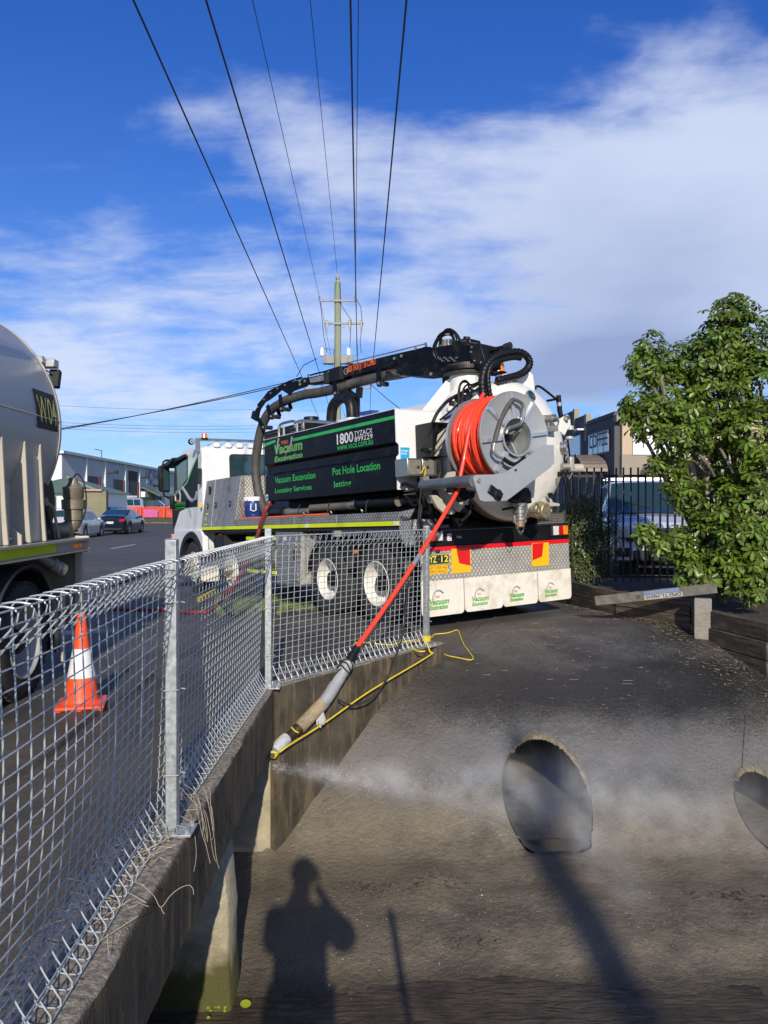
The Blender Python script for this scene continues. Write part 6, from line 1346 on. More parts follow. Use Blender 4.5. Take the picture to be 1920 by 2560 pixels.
# reel, valve stack, outlets, lamp, pole
rl = empty('rear_reel'); rl.parent = tkr; rl.location = (1.02, -.27, 1.66)
dg = pm('dark_grey_reel', (.035, .037, .036), .45, .2, .2, 8, dirt=(.12, .11, .09), da=.2)
def rdisc(x):
    n = 48; b = B(); 
    b.lathe([(.06, 0), (.31, 0), (.315, .006), (.31, .012), (.06, .012)], (x, 0, 0), (1, 0, .0), n); b.build('reel_disc', dg, rl)
rdisc(0); rdisc(-.3); B().cyl((-.3, 0, 0), (.0, 0, 0), .20, n=28).build('wound_hose', rubber, rl); B().cyl((-.3, 0, 0), (.06, 0, 0), .04, n=14).build('reel_shaft', alloy, rl)
B().prism([(.012, -.03, .10), (.012, .03, .09), (.012, .045, .20), (.012, .0, .27), (.012, -.04, .18)], (.003, 0, 0)).build('disc_cutout', blackm, rl, smooth=False)
for s_ in (-1, 1): B().bar((.03, .02 + s_ * .02, 0), (.03, s_ * .20 + .05, -.36), .02, .05).build('reel_leg', dg, rl, smooth=False)
B().tube([(.05, 0, 0), (.08, .10, -.06), (.08, .22, -.34)], .014, 8).build('crank_arm', alloy, rl)
oc = pm('olive_cast_iron', (.24, .21, .15), .4, .4, .2, 12, bump=.3, dirt=(.10, .08, .05), da=.4, ds=9)
vs_ = empty('valve_stack'); vs_.parent = tkr; vs_.location = (1.07, .36, 1.34)
B().lathe([(.05, .12), (.09, .14), (.09, .24), (.11, .25), (.115, .34), (.09, .35), (.10, .37), (.10, .44), (.105, .45), (.105, .47), (.07, .48), (.045, .52), (.045, .56), (.001, .57)], (.02, 0, 0), (0, 0, 1), 26).build('valve_body', oc, vs_)
B().tube(smooth_path([V((.02, 0, .20)), V((.02, 0, .12)), V((-.04, -.04, .05)), V((-.14, -.10, .04)), V((-.24, -.16, .05))], 4), .075, 16).build('elbow', oc, vs_)
B().cyl((-.02, -.02, .0), (-.02, -.02, .10), .045, n=12).build('drain_cock', oc, vs_); B().box(-.25, .06, -.06, .02, .02, .04).build('valve_bracket', blackm, vs_)
B().tube(smooth_path([V((.02, 0, .56)), V((.06, .02, .60)), V((.12, .04, .48)), V((.13, .04, .25)), V((.06, .03, .06))], 5), .008, 6).build('hose_line', blackm, vs_)
ol = empty('side_outlet'); ol.parent = tkr; ol.location = (1.12, -.32, 1.10); dd = V((.35, .75, -.45)).normalized()
B().lathe([(.055, -.25), (.055, 0), (.07, .01), (.07, .04), (.058, .05), (.058, .08), (.066, .09), (.066, .17), (.05, .175)], (0, 0, 0), dd, 22).build('cam_coupling', alloy, ol)
K(B().box(.84, .98, -.12, -.06, 2.97, 3.03), 'lamp_bracket', silver, smooth=False); lm = K(B().obox((1.03, .05, 2.84), ((1, 0, 0), (0, 1, -.3), (0, .3, 1)), (.05, .035, .09)), 'work_lamp', blackm, bevel=.01)
K(B().box(.93, 1.06, -.04, .08, 2.94, 3.02), 'lamp_housing', silver, bevel=.01)
K(B().tube([(.85, -.1, 2.97), (.90, -.05, 2.90), (.98, -.02, 2.91), (1.02, .0, 2.88)], .008, 6), 'lamp_cable', blackm)
K(B().cyl((1.03, -1.5, 2.75), (1.03, -1.5, 3.50), .028, n=12), 'vent_pole', blackp)

# ------------------------------------------------------------ traffic cones
cred = pm('fluorescent_orange_plastic', (.85, .085, .022), .42, 0, .08, 5, dirt=(.35, .06, .03), da=.12, ds=8); cwh = pm('reflective_white_collar', (.72, .72, .72), .45, 0, .08, 12, bump=.3, bs=25)
def cone(loc, label):
    e = empty('traffic_cone', loc, .25, label, 'cone', 'traffic cones')
    b = B(); b.box(-.185, .185, -.185, .185, .015, .045); b.build('base', cred, e, bevel=.012)
    for x, y in ((-.15, -.15), (.15, -.15), (.15, .15), (-.15, .15), (0, -.16)): B().cyl((x, y, 0), (x, y, .02), .028, n=10).build('foot', cred, e)
    B().lathe([(.165, .045), (.135, .06), (.125, .10), (.106, .24), (.104, .25), (.062, .47), (.036, .70), (.030, .745), (.022, .745), (.022, .70)], (0, 0, 0), (0, 0, 1), 32).build('cone_body', cred, e)
    B().lathe([(.1085, .245), (.0665, .47)], (0, 0, 0), (0, 0, 1), 32).build('white_collar', cwh, e)
    return e
cone((-2.40, 6.18, .055), 'large orange and white traffic cone behind the near fence panel beside the tanker')
cone((-4.62, 17.2, -.0), 'orange and white traffic cone standing by the front wheel of the vacuum truck')
cone((-4.3, 20.3, 0), 'orange traffic cone seen under the deck of the vacuum truck between its front wheels')
ck_ = B(); ck_.prism([gp(493, 1503) - V((0, 0, .02)), gp(500, 1505) - V((0, 0, .02)), gp(542, 1481) - V((0, 0, .02)), gp(538, 1479) - V((0, 0, .02))], (0, 0, .09)); o = ck_.build('wheel_chock', ylwplastic, smooth=False, bevel=.01); tag(o, 'flat yellow plastic ramp lying on the path by the front wheels', 'wheel chock')

# ------------------------------------------------------------ cars
def car(name, label, cat, loc, rz, L, W_, prof, belt, wheels, wr, paint, win, grp=None, detail=0, roofw=.76, sill=.22, lights='rear', plate=None, rails=False):
    """prof: (y, top height) from tail to nose; win: side windows as y ranges; wheels: axle positions"""
    e = empty(name, loc, rz, label, cat, grp); Hh = max(z for y, z in prof)
    def top(y):
        for i in range(len(prof) - 1):
            (y0, z0), (y1, z1) = prof[i], prof[i + 1]
            if y <= y1: t = max(0, (y - y0) / (y1 - y0)); t2 = t * t * (3 - 2 * t) if abs(z1 - z0) < .12 else t; return z0 + (z1 - z0) * t2
        return prof[-1][1]
    def wf(y): t = abs(2 * y / L); return 1 - .16 * t ** 7
    ys = sorted(set([round(-L / 2 + L * i / 64, 3) for i in range(65)]))
    def bot(y):
        z = sill + .10 * max(0, abs(2 * y / L) - .85) / .15
        for c in wheels:
            d = abs(y - c); R = wr + .05
            if d < R: z = max(z, wr + math.sqrt(R * R - d * d))
        return z
    b = B(); K_ = 9
    def sec(y):
        t = top(y); g = max(0, min(1, (t - belt) / (Hh - belt))); hw = W_ / 2 * wf(y); bl = min(belt, t - .02); tw_ = hw * (.93 - (.93 - roofw) * g)
        z0 = min(bot(y), bl - .03)
        return [(0, t + .02), (tw_ * .7, t + .008), (tw_ * .93, t - .015), (tw_, t - .05 * min(1, max(.3, g))), (hw * .97, bl), (hw, bl - .10 if bl - .1 > z0 else (bl + z0) / 2), (hw, (bl + z0) / 2 if (bl + z0) / 2 < bl - .1 else z0 + .01), (hw * .985, z0), (hw * .6, z0)]
    S_ = [sec(y) for y in ys]
    for y, s in zip(ys, S_):
        for x, z in s: b.v.append((x, y, z))
        for x, z in s[1:]: b.v.append((-x, y, z))
    M_ = 2 * K_ - 1
    for i in range(len(ys) - 1):
        for k in range(K_ - 1):
            b.f.append((i * M_ + k, i * M_ + k + 1, (i + 1) * M_ + k + 1, (i + 1) * M_ + k))
            l = lambda j: 0 if j == 0 else K_ - 1 + j
            b.f.append((i * M_ + l(k), (i + 1) * M_ + l(k), (i + 1) * M_ + l(k + 1), i * M_ + l(k + 1)))
    for i in (0, len(ys) - 1): b.f.append(tuple(i * M_ + k for k in range(K_)) + tuple(i * M_ + K_ - 1 + k for k in range(K_ - 1, 0, -1)))
    b.build('body', paint, e, ang=28)
    B().box(-W_ * .42, W_ * .42, -L * .46, L * .46, sill - .04, sill + .12).build('underbody', blackm, e, smooth=False)
    B().box(-W_ * .44, W_ * .44, -L * .42, L * .42, sill, belt - .15).build('interior', blackm, e, smooth=False)
    for sx in (-1, 1):
        for y0, y1 in win:
            q = B(); n = 8
            for i in range(n + 1):
                y = y0 + (y1 - y0) * i / n; s = sec(y); p0 = s[4]; p1 = s[3]
                for t in (.08, .90): q.v.append((sx * (p0[0] + (p1[0] - p0[0]) * t + .006), y, p0[1] + (p1[1] - p0[1]) * t))
            q.f = [(2 * i, 2 * i + 1, 2 * i + 3, 2 * i + 2) for i in range(n)]; q.build('side_window', glassd, e)
    # screens: wherever the top line climbs from belt to roof
    for sgn in (-1, 1):
        seg = [y for y in ys if y * sgn > 0 and belt + .05 < top(y) < Hh - .06 and (y * sgn) < L * .47]
        if len(seg) >= 2:
            q = B(); seg = [seg[0] - .02] + seg + [seg[-1] + .02]
            for y in seg:
                s = sec(y)
                for x, dz in ((-.90, 0), (-.5, .006), (0, .010), (.5, .006), (.90, 0)): q.v.append((x * s[3][0] * 1.02, y + sgn * .012, s[0][1] - .01 + dz + .012 - (.018 if abs(x) > .8 else 0)))
            for i in range(len(seg) - 1):
                for k in range(4): q.f.append((i * 5 + k, i * 5 + k + 1, (i + 1) * 5 + k + 1, (i + 1) * 5 + k))
            q.build('windscreen' if sgn > 0 else 'rear_window', glassd, e)
    for c in wheels:
        for sx in (-1, 1):
            w_ = empty('wheel'); w_.parent = e; w_.location = (sx * (W_ / 2 - .02), c, wr)
            B().lathe([(wr * .66, 0), (wr * .90, -.005 * sx * sx), (wr, .03), (wr, .17), (wr * .9, .20), (wr * .66, .20)], (0, 0, 0), (-sx, 0, 0), 28).build('tyre', rubber, w_)
            B().lathe([(wr * .67, .0), (wr * .60, .03), (wr * .60, .12), (.001, .12)], (0, 0, 0), (-sx, 0, 0), 28).build('rim', blackm if detail < 2 else silver, w_)
            sp = B()
            for k in range(5):
                for d_ in (-.16, .16):
                    a = 2 * PI * k / 5 + d_; sp.bar((-sx * .02, .05 * math.cos(a), .05 * math.sin(a)), (-sx * .015, wr * .64 * math.cos(a), wr * .64 * math.sin(a)), .03, .02, up=(1, 0, 0))
            sp.lathe([(.001, .005), (.07, .01)], (0, 0, 0), (-sx, 0, 0), 12); sp.build('spokes', silver2, w_, smooth=False)
    for sx in (-1, 1):
        hw = W_ / 2
        yb = -L / 2 + .10; B().obox((sx * hw * .72, yb - .04, belt - .10), ((1, -.25 * sx, 0), (.25 * sx, 1, 0), (0, 0, 1)), (.19, .09, .075)).build('tail_light', redlens, e, bevel=.02)
        yf = L / 2 - .10
        hl = B().obox((sx * hw * .70, yf - .02, belt - .22), ((1, -.35 * -sx * -1, 0), (.35 * sx, 1, 0), (0, 0, 1)), (.20, .10, .08)); hl.build('headlight', clearlens, e, bevel=.03)
        ym = win[-1][1] - .12; B().obox((sx * (hw + .06), ym, belt + .08), ((1, 0, 0), (0, 1, 0), (0, 0, 1)), (.09, .06, .065)).build('door_mirror', paint, e, bevel=.02)
        for y0, y1 in win[:]: B().box(*sorted((sx * (hw - .002), sx * (hw + .015))), y0 + .08, y0 + .24, belt - .14, belt - .115).build('door_handle', paint if detail < 1 else chrome, e, smooth=False)
        if rails: B().tube([(sx * hw * .70, -L * .38, Hh + .0), (sx * hw * .71, -L * .36, Hh + .07), (sx * hw * .72, L * .02, Hh + .07), (sx * hw * .72, L * .04, Hh)], .016, 6).build('roof_rail', steel, e)
    if plate: B().box(-.19, .19, -L / 2 - .015, -L / 2 + .02, belt - .28, belt - .16).build('number_plate', whitev, e, smooth=False); text(plate, blackm, e, 'lettering', (-.17, -L / 2 - .016, belt - .26), (1, 0, 0), UPV, .34, .08, off=.002)
    B().box(-W_ * .30, W_ * .30, L / 2 - .02, L / 2 + .012, belt - .42, belt - .26).build('grille', blackm, e, bevel=.01)
    B().box(-W_ * .36, W_ * .36, -L / 2 - .012, -L / 2 + .05, sill + .06, sill + .16).build('bumper_insert', blackm, e, smooth=False)
    return e
def paintm(n, c, m=.3, r=.22): return pm(n, c, r, m, .03, 3, coat=.7)
sedan = [(-2.35, .98), (-2.15, 1.05), (-1.60, 1.10), (-1.45, 1.13), (-.72, 1.44), (-.2, 1.47), (.35, 1.44), (1.05, 1.08), (1.2, 1.00), (2.05, .86), (2.30, .70)]
hatch = [(-2.05, .95), (-1.98, 1.05), (-1.62, 1.42), (-.9, 1.47), (.2, 1.45), (.95, 1.06), (1.1, .98), (1.85, .84), (2.05, .68)]
cars_g = 'cars parked along the far kerb'
RD = .031
car('parked_car', 'dark navy sedan parked along the far kerb, its red tail light towards the camera', 'car', (-15.75, 46.8, 0), RD + .02, 4.6, 1.78, sedan, .92, (-1.38, 1.38), .325, paintm('navy_car_paint', (.010, .014, .030)), [(-1.15, -.22), (-.12, .78)], cars_g, 1, plate='DST-F58')
car('parked_car', 'silver-white hatchback with roof bars parked behind the tanker valve', 'car', (-16.05, 40.9, 0), RD, 4.1, 1.70, hatch, .90, (-1.22, 1.25), .31, paintm('silver_white_car_paint', (.52, .53, .54)), [(-1.50, -.85), (-.75, .0), (.08, .72)], cars_g, 1, rails=True)
car('parked_car', 'bright blue hatchback parked beyond the navy sedan', 'car', (-20.6, 60, .1), RD - .3, 4.2, 1.75, hatch, .90, (-1.22, 1.25), .31, paintm('blue_car_paint', (.010, .17, .42)), [(-1.50, -.85), (-.75, .0), (.08, .72)], cars_g, 1)
van = [(-2.4, 1.25), (-2.38, 1.85), (-2.2, 1.95), (.6, 1.95), (1.0, 1.88), (1.65, 1.30), (2.1, 1.12), (2.4, .85)]
ve = car('parked_van', 'white van with a green panel and a white roof box parked before the warehouse', 'van', (-26.9, 80, .50), 2.75, 4.9, 1.9, van, 1.15, (-1.5, 1.5), .34, paintm('white_van_paint', (.70, .70, .68)), [(-1.8, -.8), (-.7, .2), (.3, 1.2)], None, 0, roofw=.85)
B().box(-.7, .7, -1.6, .2, 1.97, 2.22).build('roof_box', white, ve, bevel=.08); B().box(.955, .975, -1.9, -.2, .6, 1.6).build('side_panel', green, ve, smooth=False)
ute = [(-2.6, 1.0), (-2.55, 1.05), (-1.05, 1.08), (-.95, 1.70), (-.5, 1.78), (.3, 1.75), (1.0, 1.15), (2.2, 1.02), (2.55, .80)]
car('parked_car', 'black dual cab utility parked behind the orange barrier mesh', 'utility truck', (-24.7, 84.5, .52), -PI / 2 + .1, 5.1, 1.85, ute, 1.08, (-1.6, 1.6), .38, paintm('black_car_paint', (.008, .010, .014)), [(-.90, -.3), (-.2, .6)], None, 0)
suv = [(-2.35, .95), (-2.3, 1.35), (-2.0, 1.72), (-1.2, 1.79), (-.2, 1.80), (.35, 1.74), (1.10, 1.20), (1.2, 1.16), (1.75, 1.09), (2.10, .98), (2.22, .80), (2.30, .55)]
se = car('parked_car', 'silver four wheel drive facing out behind the black picket fence', 'car', (5.35, 16.1, .36), PI - .20, 4.6, 1.86, suv, 1.08, (-1.35, 1.38), .38, paintm('silver_suv_paint', (.58, .62, .66), .35), [(-1.95, -1.1), (-1.0, -.1), (0, .85)], None, 2, rails=True)
for sx in (-1, 1):
    B().obox((sx * .62, 2.25, .80), ((1, -.35 * sx, 0), (.35 * sx, 1, 0), (0, 0, 1)), (.20, .05, .085)).build('lamp_cluster', clearlens, se, bevel=.02); B().ball((sx * .50, 2.30, .80), .06, 12, sy=.5).build('lamp_bulb', chrome, se); B().ball((sx * .76, 2.23, .82), .045, 10, sy=.6).build('indicator', amber, se)
    B().obox((sx * .62, 2.26, .46), ((1, 0, 0), (0, 1, 0), (0, 0, 1)), (.16, .05, .09)).build('fog_recess', blackm, se, bevel=.03); B().lathe([(.001, .0), (.05, .0), (.055, .02)], (sx * .62, 2.31, .46), (0, -1, 0), 16).build('fog_lamp', clearlens, se)
B().box(-.42, .42, 2.22, 2.30, .68, .90).build('grille_surround', blackm, se, bevel=.02)
for k in range(4): B().box(-.38, .38, 2.30, 2.312, .70 + k * .05, .715 + k * .05).build('grille_bar', chrome, se, smooth=False)
B().box(-.45, .45, 2.24, 2.325, .30, .50).build('lower_intake', blackm, se, bevel=.03)
for sx in (-1, 1): B().bar((sx * .30 - .3, 1.16, 1.245), (sx * .45 + .2, .84, 1.44), .015, .012).build('wiper', blackm, se)
for y in (-1.1, -.1): B().tube([(-.72, y, 1.86), (.72, y, 1.86)], .018, 6).build('roof_bar', steel, se)

# ------------------------------------------------------------ warehouse, shed, verge and barrier on the left
wst = pm('faded_steel_cladding', (.56, .56, .54), .55, .0, .10, 3); t_ = wst.node_tree; L_ = t_.links.new; p_ = princ(wst)
tc_ = node(wst, 'ShaderNodeTexCoord'); mp_ = node(wst, 'ShaderNodeMapping'); mp_.inputs['Scale'].default_value = (3, 3, .04); L_(tc_.outputs['Object'], mp_.inputs[0])
n_ = node(wst, 'ShaderNodeTexNoise'); n_.inputs['Scale'].default_value = 1.3; n_.inputs['Detail'].default_value = 3; L_(mp_.outputs[0], n_.inputs['Vector'])
cr = node(wst, 'ShaderNodeValToRGB'); L_(n_.outputs['Fac'], cr.inputs[0]); e_ = cr.color_ramp.elements; e_[0].position = .35; e_[0].color = (.42, .50, .56, 1); e_[1].position = .66; e_[1].color = (.60, .52, .40, 1); x_ = cr.color_ramp.elements.new(.5); x_.color = (.56, .56, .53, 1)
n2_ = node(wst, 'ShaderNodeTexNoise'); n2_.inputs['Scale'].default_value = .25; L_(tc_.outputs['Object'], n2_.inputs['Vector']); r_ = node(wst, 'ShaderNodeMapRange'); L_(n2_.outputs['Fac'], r_.inputs[0]); r_.inputs[1].default_value = .42; r_.inputs[2].default_value = .55
mm_ = node(wst, 'ShaderNodeMix', data_type='RGBA'); L_(r_.outputs[0], mm_.inputs['Factor']); L_(p_.inputs['Base Color'].links[0].from_socket, mm_.inputs['A']); L_(cr.outputs[0], mm_.inputs['B']); L_(mm_.outputs['Result'], p_.inputs['Base Color'])
WY = 70.0; WXo = -28.9; wd_ = V((-.031, 1, 0)).normalized(); wn_ = V((1, .031, 0)).normalized()
wh = empty('warehouse', (WXo, WY, 0), .031, 'long pale steel clad warehouse with dark roller doors across the road', 'building')
def fy(px): # distance along the facade of a picture column
    k = (px - 960) / FPX; return (k * WY - WXo) / (-.031 - k) if False else ((WXo + .031 * WY) / (k + .031)) - WY
def ribbed(x0, x1, y, z0, z1, ax, name, mat, par, pitch=.2, depth=.03):
    """corrugated sheet standing on the x or y axis"""
    n = int((x1 - x0) / pitch * 2); b = B()
    for i in range(n + 1):
        t = x0 + (x1 - x0) * i / n; d = depth if i % 2 else 0
        for z in (z0, z1): b.v.append((t, y - d, z) if ax == 'x' else (y + d, t, z))
    b.f = [(2 * i, 2 * i + 2, 2 * i + 3, 2 * i + 1) for i in range(n)]; return b.build(name, mat, par, smooth=False)
Lw = 56; Hw = 6.5
B().box(-24, 0 - .05, 0, Lw, 0, Hw - .1).build('core', wst, wh, smooth=False)
cols = [0] + [fy(x) for x in (213, 260, 310.5, 346)] + [fy(378), Lw]
for a_, b_ in zip(cols, cols[1:]): ribbed(a_ + .1, b_ - .1, 0, 0, Hw - .12, 'y', 'cladding_panel', wst, wh, .25)
wsw = pm('white_cladding', (.66, .67, .68), .5, 0, .06, 2)
ribbed(-24, 0, -.01, 0, Hw - .1, 'x', 'end_cladding', wsw, wh, .25)
for c in cols[1:-2]: B().box(.03, .22, c - .12, c + .12, 0, Hw - .1).build('downpipe', wsw, wh, smooth=False)
B().box(.02, .3, -.3, Lw, Hw - .14, Hw + .12).build('gutter', silver, wh, smooth=False); B().box(-24, .3, -.35, -.03, Hw - .14, Hw + .1).build('gutter', wsw, wh, smooth=False)
B().prism([(.25, -.3, Hw + .05), (-12, -.3, Hw + 1.1), (-24, -.3, Hw + .05)], (0, Lw, 0)).build('roof', silver, wh, smooth=False)
rdoor = pm('roller_door', (.030, .032, .032), .55, .2, .1, 3)
redf = pm('red_door_frame', (.25, .05, .04), .6)
def zf(px, py): # height of a picture point on the facade
    Y = fy(px) * 1.0 + WY; return EYE.z + (1265 - py) * Y / FPX
for xa, xb, yt in ((216, 245, 1191), (283, 306, 1199), (322, 342, 1204), (383, 399, 1213)):
    ya, yb, zt2 = fy(xa), fy(xb), zf((xa + xb) / 2, yt)
    B().box(.04, .10, ya, yb, .3, zt2).build('roller_door', rdoor, wh, smooth=False); B().box(.04, .16, yb - .02, yb + .45, .3, zt2).build('door_jamb', redf, wh, smooth=False)
B().box(.05, .12, fy(321), fy(342), zf(331, 1203), zf(331, 1178)).build('dark_window', blackm, wh, smooth=False)
sg = pm('faded_sign', (.36, .38, .46), .6, 0, .08, 1); ya, yb = fy(365), fy(397)
B().box(.05, .14, ya, yb, zf(380, 1210), zf(381, 1180)).build('sign_board', sg, wh, smooth=False)
B().lathe([(.55, 0), (.85, 0), (.85, .03), (.55, .03)], (.15, ya + 1.7, zf(370, 1192)), (1, 0, 0), 20, a0=.5, a1=5.2).build('sign_logo', pm('sign_navy', (.02, .04, .15), .5), wh, smooth=False); B().lathe([(.2, 0), (.5, 0), (.5, .03), (.2, .03)], (.15, ya + 1.8, zf(370, 1192)), (1, 0, 0), 16, a0=-1.5, a1=2.5).build('sign_logo', gold, wh, smooth=False)
text('Coastal', MATS['sign_navy'], wh, 'lettering', (.15, ya + 3.0, zf(376, 1196)), (0, 1, 0), UPV, 5.2, 1.0, off=.03); 
text('COMMERCIAL', MATS['sign_navy'], wh, 'lettering', (.15, ya + 3.4, zf(378, 1204)), (0, 1, 0), UPV, 4.4, .35, off=.03) if False else None
for px_i, py_i in ((268, 1184), (349, 1196)): B().tube([(.1, fy(px_i), zf(px_i, py_i)), (.9, fy(px_i) + .1, zf(px_i, py_i) + .15)], .06, 6).build('flood_lamp', blackm, wh); B().box(.7, 1.1, fy(px_i) - .25, fy(px_i) + .25, zf(px_i, py_i), zf(px_i, py_i) + .3).build('flood_head', blackm, wh)
B().tube([(-1, fy(278), Hw), (-1, fy(278), Hw + 1.1), (-1, fy(262), Hw + 1.1)], .04, 5).build('aerial', blackm, wh)
B().box(.1, .7, fy(346) + .4, fy(346) + 2.6, zf(352, 1243), zf(352, 1229)).build('air_conditioner', white, wh, bevel=.03)
grf = pm('green_roof_sheet', (.13, .19, .13), .5, .1, .12, 2)
B().prism([(.1, fy(348), zf(350, 1218)), (2.2, fy(356), zf(362, 1242)), (2.2, fy(402), zf(398, 1243)), (.1, fy(392), zf(392, 1220))], (0, 0, .12)).build('awning', grf, wh, smooth=False)
# shed with a hipped green roof
sh = empty('site_shed', (-23.1, 61, .2), .031, 'white site shed with a hipped green roof in front of the warehouse', 'shed')
B().box(-5.5, 1.2, -1.5, 6, 0, 2.5).build('shed_wall', white, sh, smooth=False)
B().add([(-6, -2, 2.45), (1.6, -2, 2.45), (1.6, 6.5, 2.45), (-6, 6.5, 2.45), (-2.2, 1.5, 3.75), (-2.2, 3, 3.75)], [(0, 1, 4), (1, 2, 5, 4), (2, 3, 5), (3, 0, 4, 5), (0, 3, 2, 1)]).build('shed_roof', grf, sh, smooth=False)
B().bar((1.6, -2, 2.5), (-2.2, 1.5, 3.8), .18, .08).build('ridge_cap', pm('pale_green_ridge', (.30, .36, .30), .5), sh, smooth=False)
B().box(-3.6, -1.9, -1.53, -1.5, 1.1, 2.2).build('shed_window', glassd, sh, smooth=False); B().box(-2.8, -2.72, -1.56, -1.53, 1.1, 2.2).build('mullion', white, sh, smooth=False); B().box(-.9, .1, -1.54, -1.5, .1, 2.1).build('shed_door', wsw, sh, smooth=False)
bb_ = empty('notice_board', (-22.2, 57.5, .0), .031, 'large olive board on a frame standing beside the green roofed shed', 'board')
q0 = atY(194, 1228, 57.5) - bb_.location; q1 = atY(267, 1228, 57.5) - bb_.location
olv = pm('olive_board', (.20, .19, .11), .7, 0, .15, 1.2)
B().box(q0.x, q1.x, -.05, .05, .75, q0.z).build('board', olv, bb_, smooth=False); B().box(q0.x - .05, q0.x + .05, -.08, .08, 0, q0.z + .05).build('board_post', blackm, bb_, smooth=False); B().box(q1.x - .05, q1.x + .05, -.08, .08, 0, q0.z + .05).build('board_post', blackm, bb_, smooth=False)
B().box(q0.x + .5, q1.x - .3, -.3, .3, q0.z + .02, q0.z + .14).build('top_bar', pm('pale_orange_bar', (.55, .28, .16), .6), bb_, smooth=False)
# verge
def vz(x, y): return .15 + .4 * sm((y - 74) / 4)
grassm = pm('short_grass', (.075, .10, .028), .9, 0, .35, .8, dirt=(.12, .11, .05), da=.4, ds=.5)
g = grid(-34, -12, 74, 126, 1.0, vz); tag(g.build('grass_verge', grassm), kind='structure')
g = B().box(-34, -12, 73.8, 74, 0, .13); tag(g.build('kerb', conc, smooth=False), kind='structure')
om = pm('orange_barrier_mesh', (.62, .06, .035), .7, 0, .25, 2, dirt=(.45, .14, .03), da=.4, ds=.6); pkm = pm('pink_barrier_mesh', (.50, .10, .28), .7, 0, .15, 2)
bf = empty('barrier_fence', (-21.9, 77, .52), 0, 'orange plastic barrier mesh on two orange stakes along the grass verge', 'barrier')
def bmesh_(xa, xb, z1, mat, name, yoff=0):
    b = B(); n = int((xb - xa) / .22)
    for i in range(n + 1): x = xa + (xb - xa) * i / n; b.box(x - .05, x + .05, yoff - .01 + .10 * math.sin(x * 1.3), yoff + .01 + .10 * math.sin(x * 1.3), 0, z1 - .05 + .05 * math.sin(x * 2.1))
    for k in range(6):
        for i in range(n): x = xa + (xb - xa) * i / n; x2 = xa + (xb - xa) * (i + 1) / n; z = .02 + (z1 - .1) * k / 5; b.add([(x, yoff + .10 * math.sin(x * 1.3) - .012, z), (x2, yoff + .10 * math.sin(x2 * 1.3) - .012, z), (x2, yoff + .10 * math.sin(x2 * 1.3) - .012, z + .13), (x, yoff + .10 * math.sin(x * 1.3) - .012, z + .13)], [(0, 1, 2, 3)])
    o = b.build(name, mat, bf, smooth=False, fix=False); o['kind'] = 'stuff'
bmesh_(-6.2, 1.8, 1.0, om, 'orange_mesh'); bmesh_(-1.7, -.4, .75, pkm, 'pink_mesh', -.3)
for x in (atY(352, 1280, 76.7).x + 21.9, atY(410, 1280, 76.7).x + 21.9):
    B().lathe([(.09, 0), (.08, 1.0), (.04, 1.15), (.001, 1.2)], (x, -.3, 0), (0, 0, 1), 10).build('stake', cred, bf)
# ------------------------------------------------------------ right: cafe building
CB = V((12.4, 42, 0)); cb_ = empty('cafe_building', tuple(CB), .031, 'charcoal and tan commercial building with COFFEE windows behind the trees', 'building')
dgw = pm('charcoal_render', (.085, .085, .088), .8, 0, .08, 1.0, dirt=(.04, .04, .042), da=.25, ds=.5); tanw = pm('tan_render', (.50, .38, .26), .85, 0, .05, 1.0); tang = pm('taupe_render', (.30, .26, .20), .85, 0, .06, 1)
def cy(px): k = (px - 960) / FPX; return (CB.x + .031 * CB.y) / (k + .031) - CB.y
def cz(px, py): return EYE.z + (1265 - py) * (cy(px) + CB.y) / FPX
def cxr(px): return ((px - 960) / FPX * CB.y - CB.x)
zz0 = cz(1534, 1040)
y1, y2 = cy(1463), cy(1434)
B().box(0, .3, 0, y1, 0, cz(1500, 1046) + .1).build('dark_wall', dgw, cb_, smooth=False); B().box(0, .3, y1 + .0, y2, 0, cz(1450, 1042)).build('dark_wall', dgw, cb_, smooth=False); B().box(0, .3, y2, 45, 0, cz(1425, 1030)).build('dark_wall', dgw, cb_, smooth=False)
for yy, zt3 in ((y1, cz(1463, 1036)), (y2, cz(1434, 1023))): B().box(-.03, .28, yy - .25, yy + .12, zt3 - 1.6, zt3).build('parapet_pier', tang, cb_, smooth=False)
B().box(-.06, .35, -.05, y1, zz0 + .0, zz0 + .12).build('coping', dgw, cb_, smooth=False)
B().box(0.32, 30, -.30, .0, zz0 - 2.1, zz0 - .35).build('tan_wall', tanw, cb_, smooth=False); B().box(.3, 30, -.33, -.0, 0, zz0 - 2.102).build('taupe_wall', tang, cb_, smooth=False); B().box(-.02, 30, -.42, .1, zz0 - .348, zz0 + .02).build('parapet', tang, cb_, smooth=False); B().box(.3, 30, 0, 40, 0, zz0 - .5).build('core', dgw, cb_, smooth=False)
fy0, fy1 = cy(1525), cy(1473); fz0, fz1 = cz(1500, 1137), cz(1500, 1078)
mar = pm('maroon_frame', (.07, .018, .02), .5); wpn = pm('sky_blue_window_film', (.42, .50, .60), .15, 0, .06, 1, coat=.5)
B().box(-.06, 0, fy0, fy1, fz0, fz1).build('window_frame', mar, cb_, smooth=False)
nwp = 4
for k in range(nwp):
    a_ = fy0 + (fy1 - fy0) * k / nwp + .07; b_ = fy0 + (fy1 - fy0) * (k + 1) / nwp - .07
    B().box(-.08, -.06, a_, b_, fz0 + .1, fz1 - .1).build('window_pane', wpn, cb_, smooth=False)
text('COFFEE', dgw, cb_, 'lettering', (-.09, fy1 - .25, fz0 + .45), (0, -1, 0), UPV, fy1 - fy0 - .5, (fz1 - fz0) * .58, off=.02)
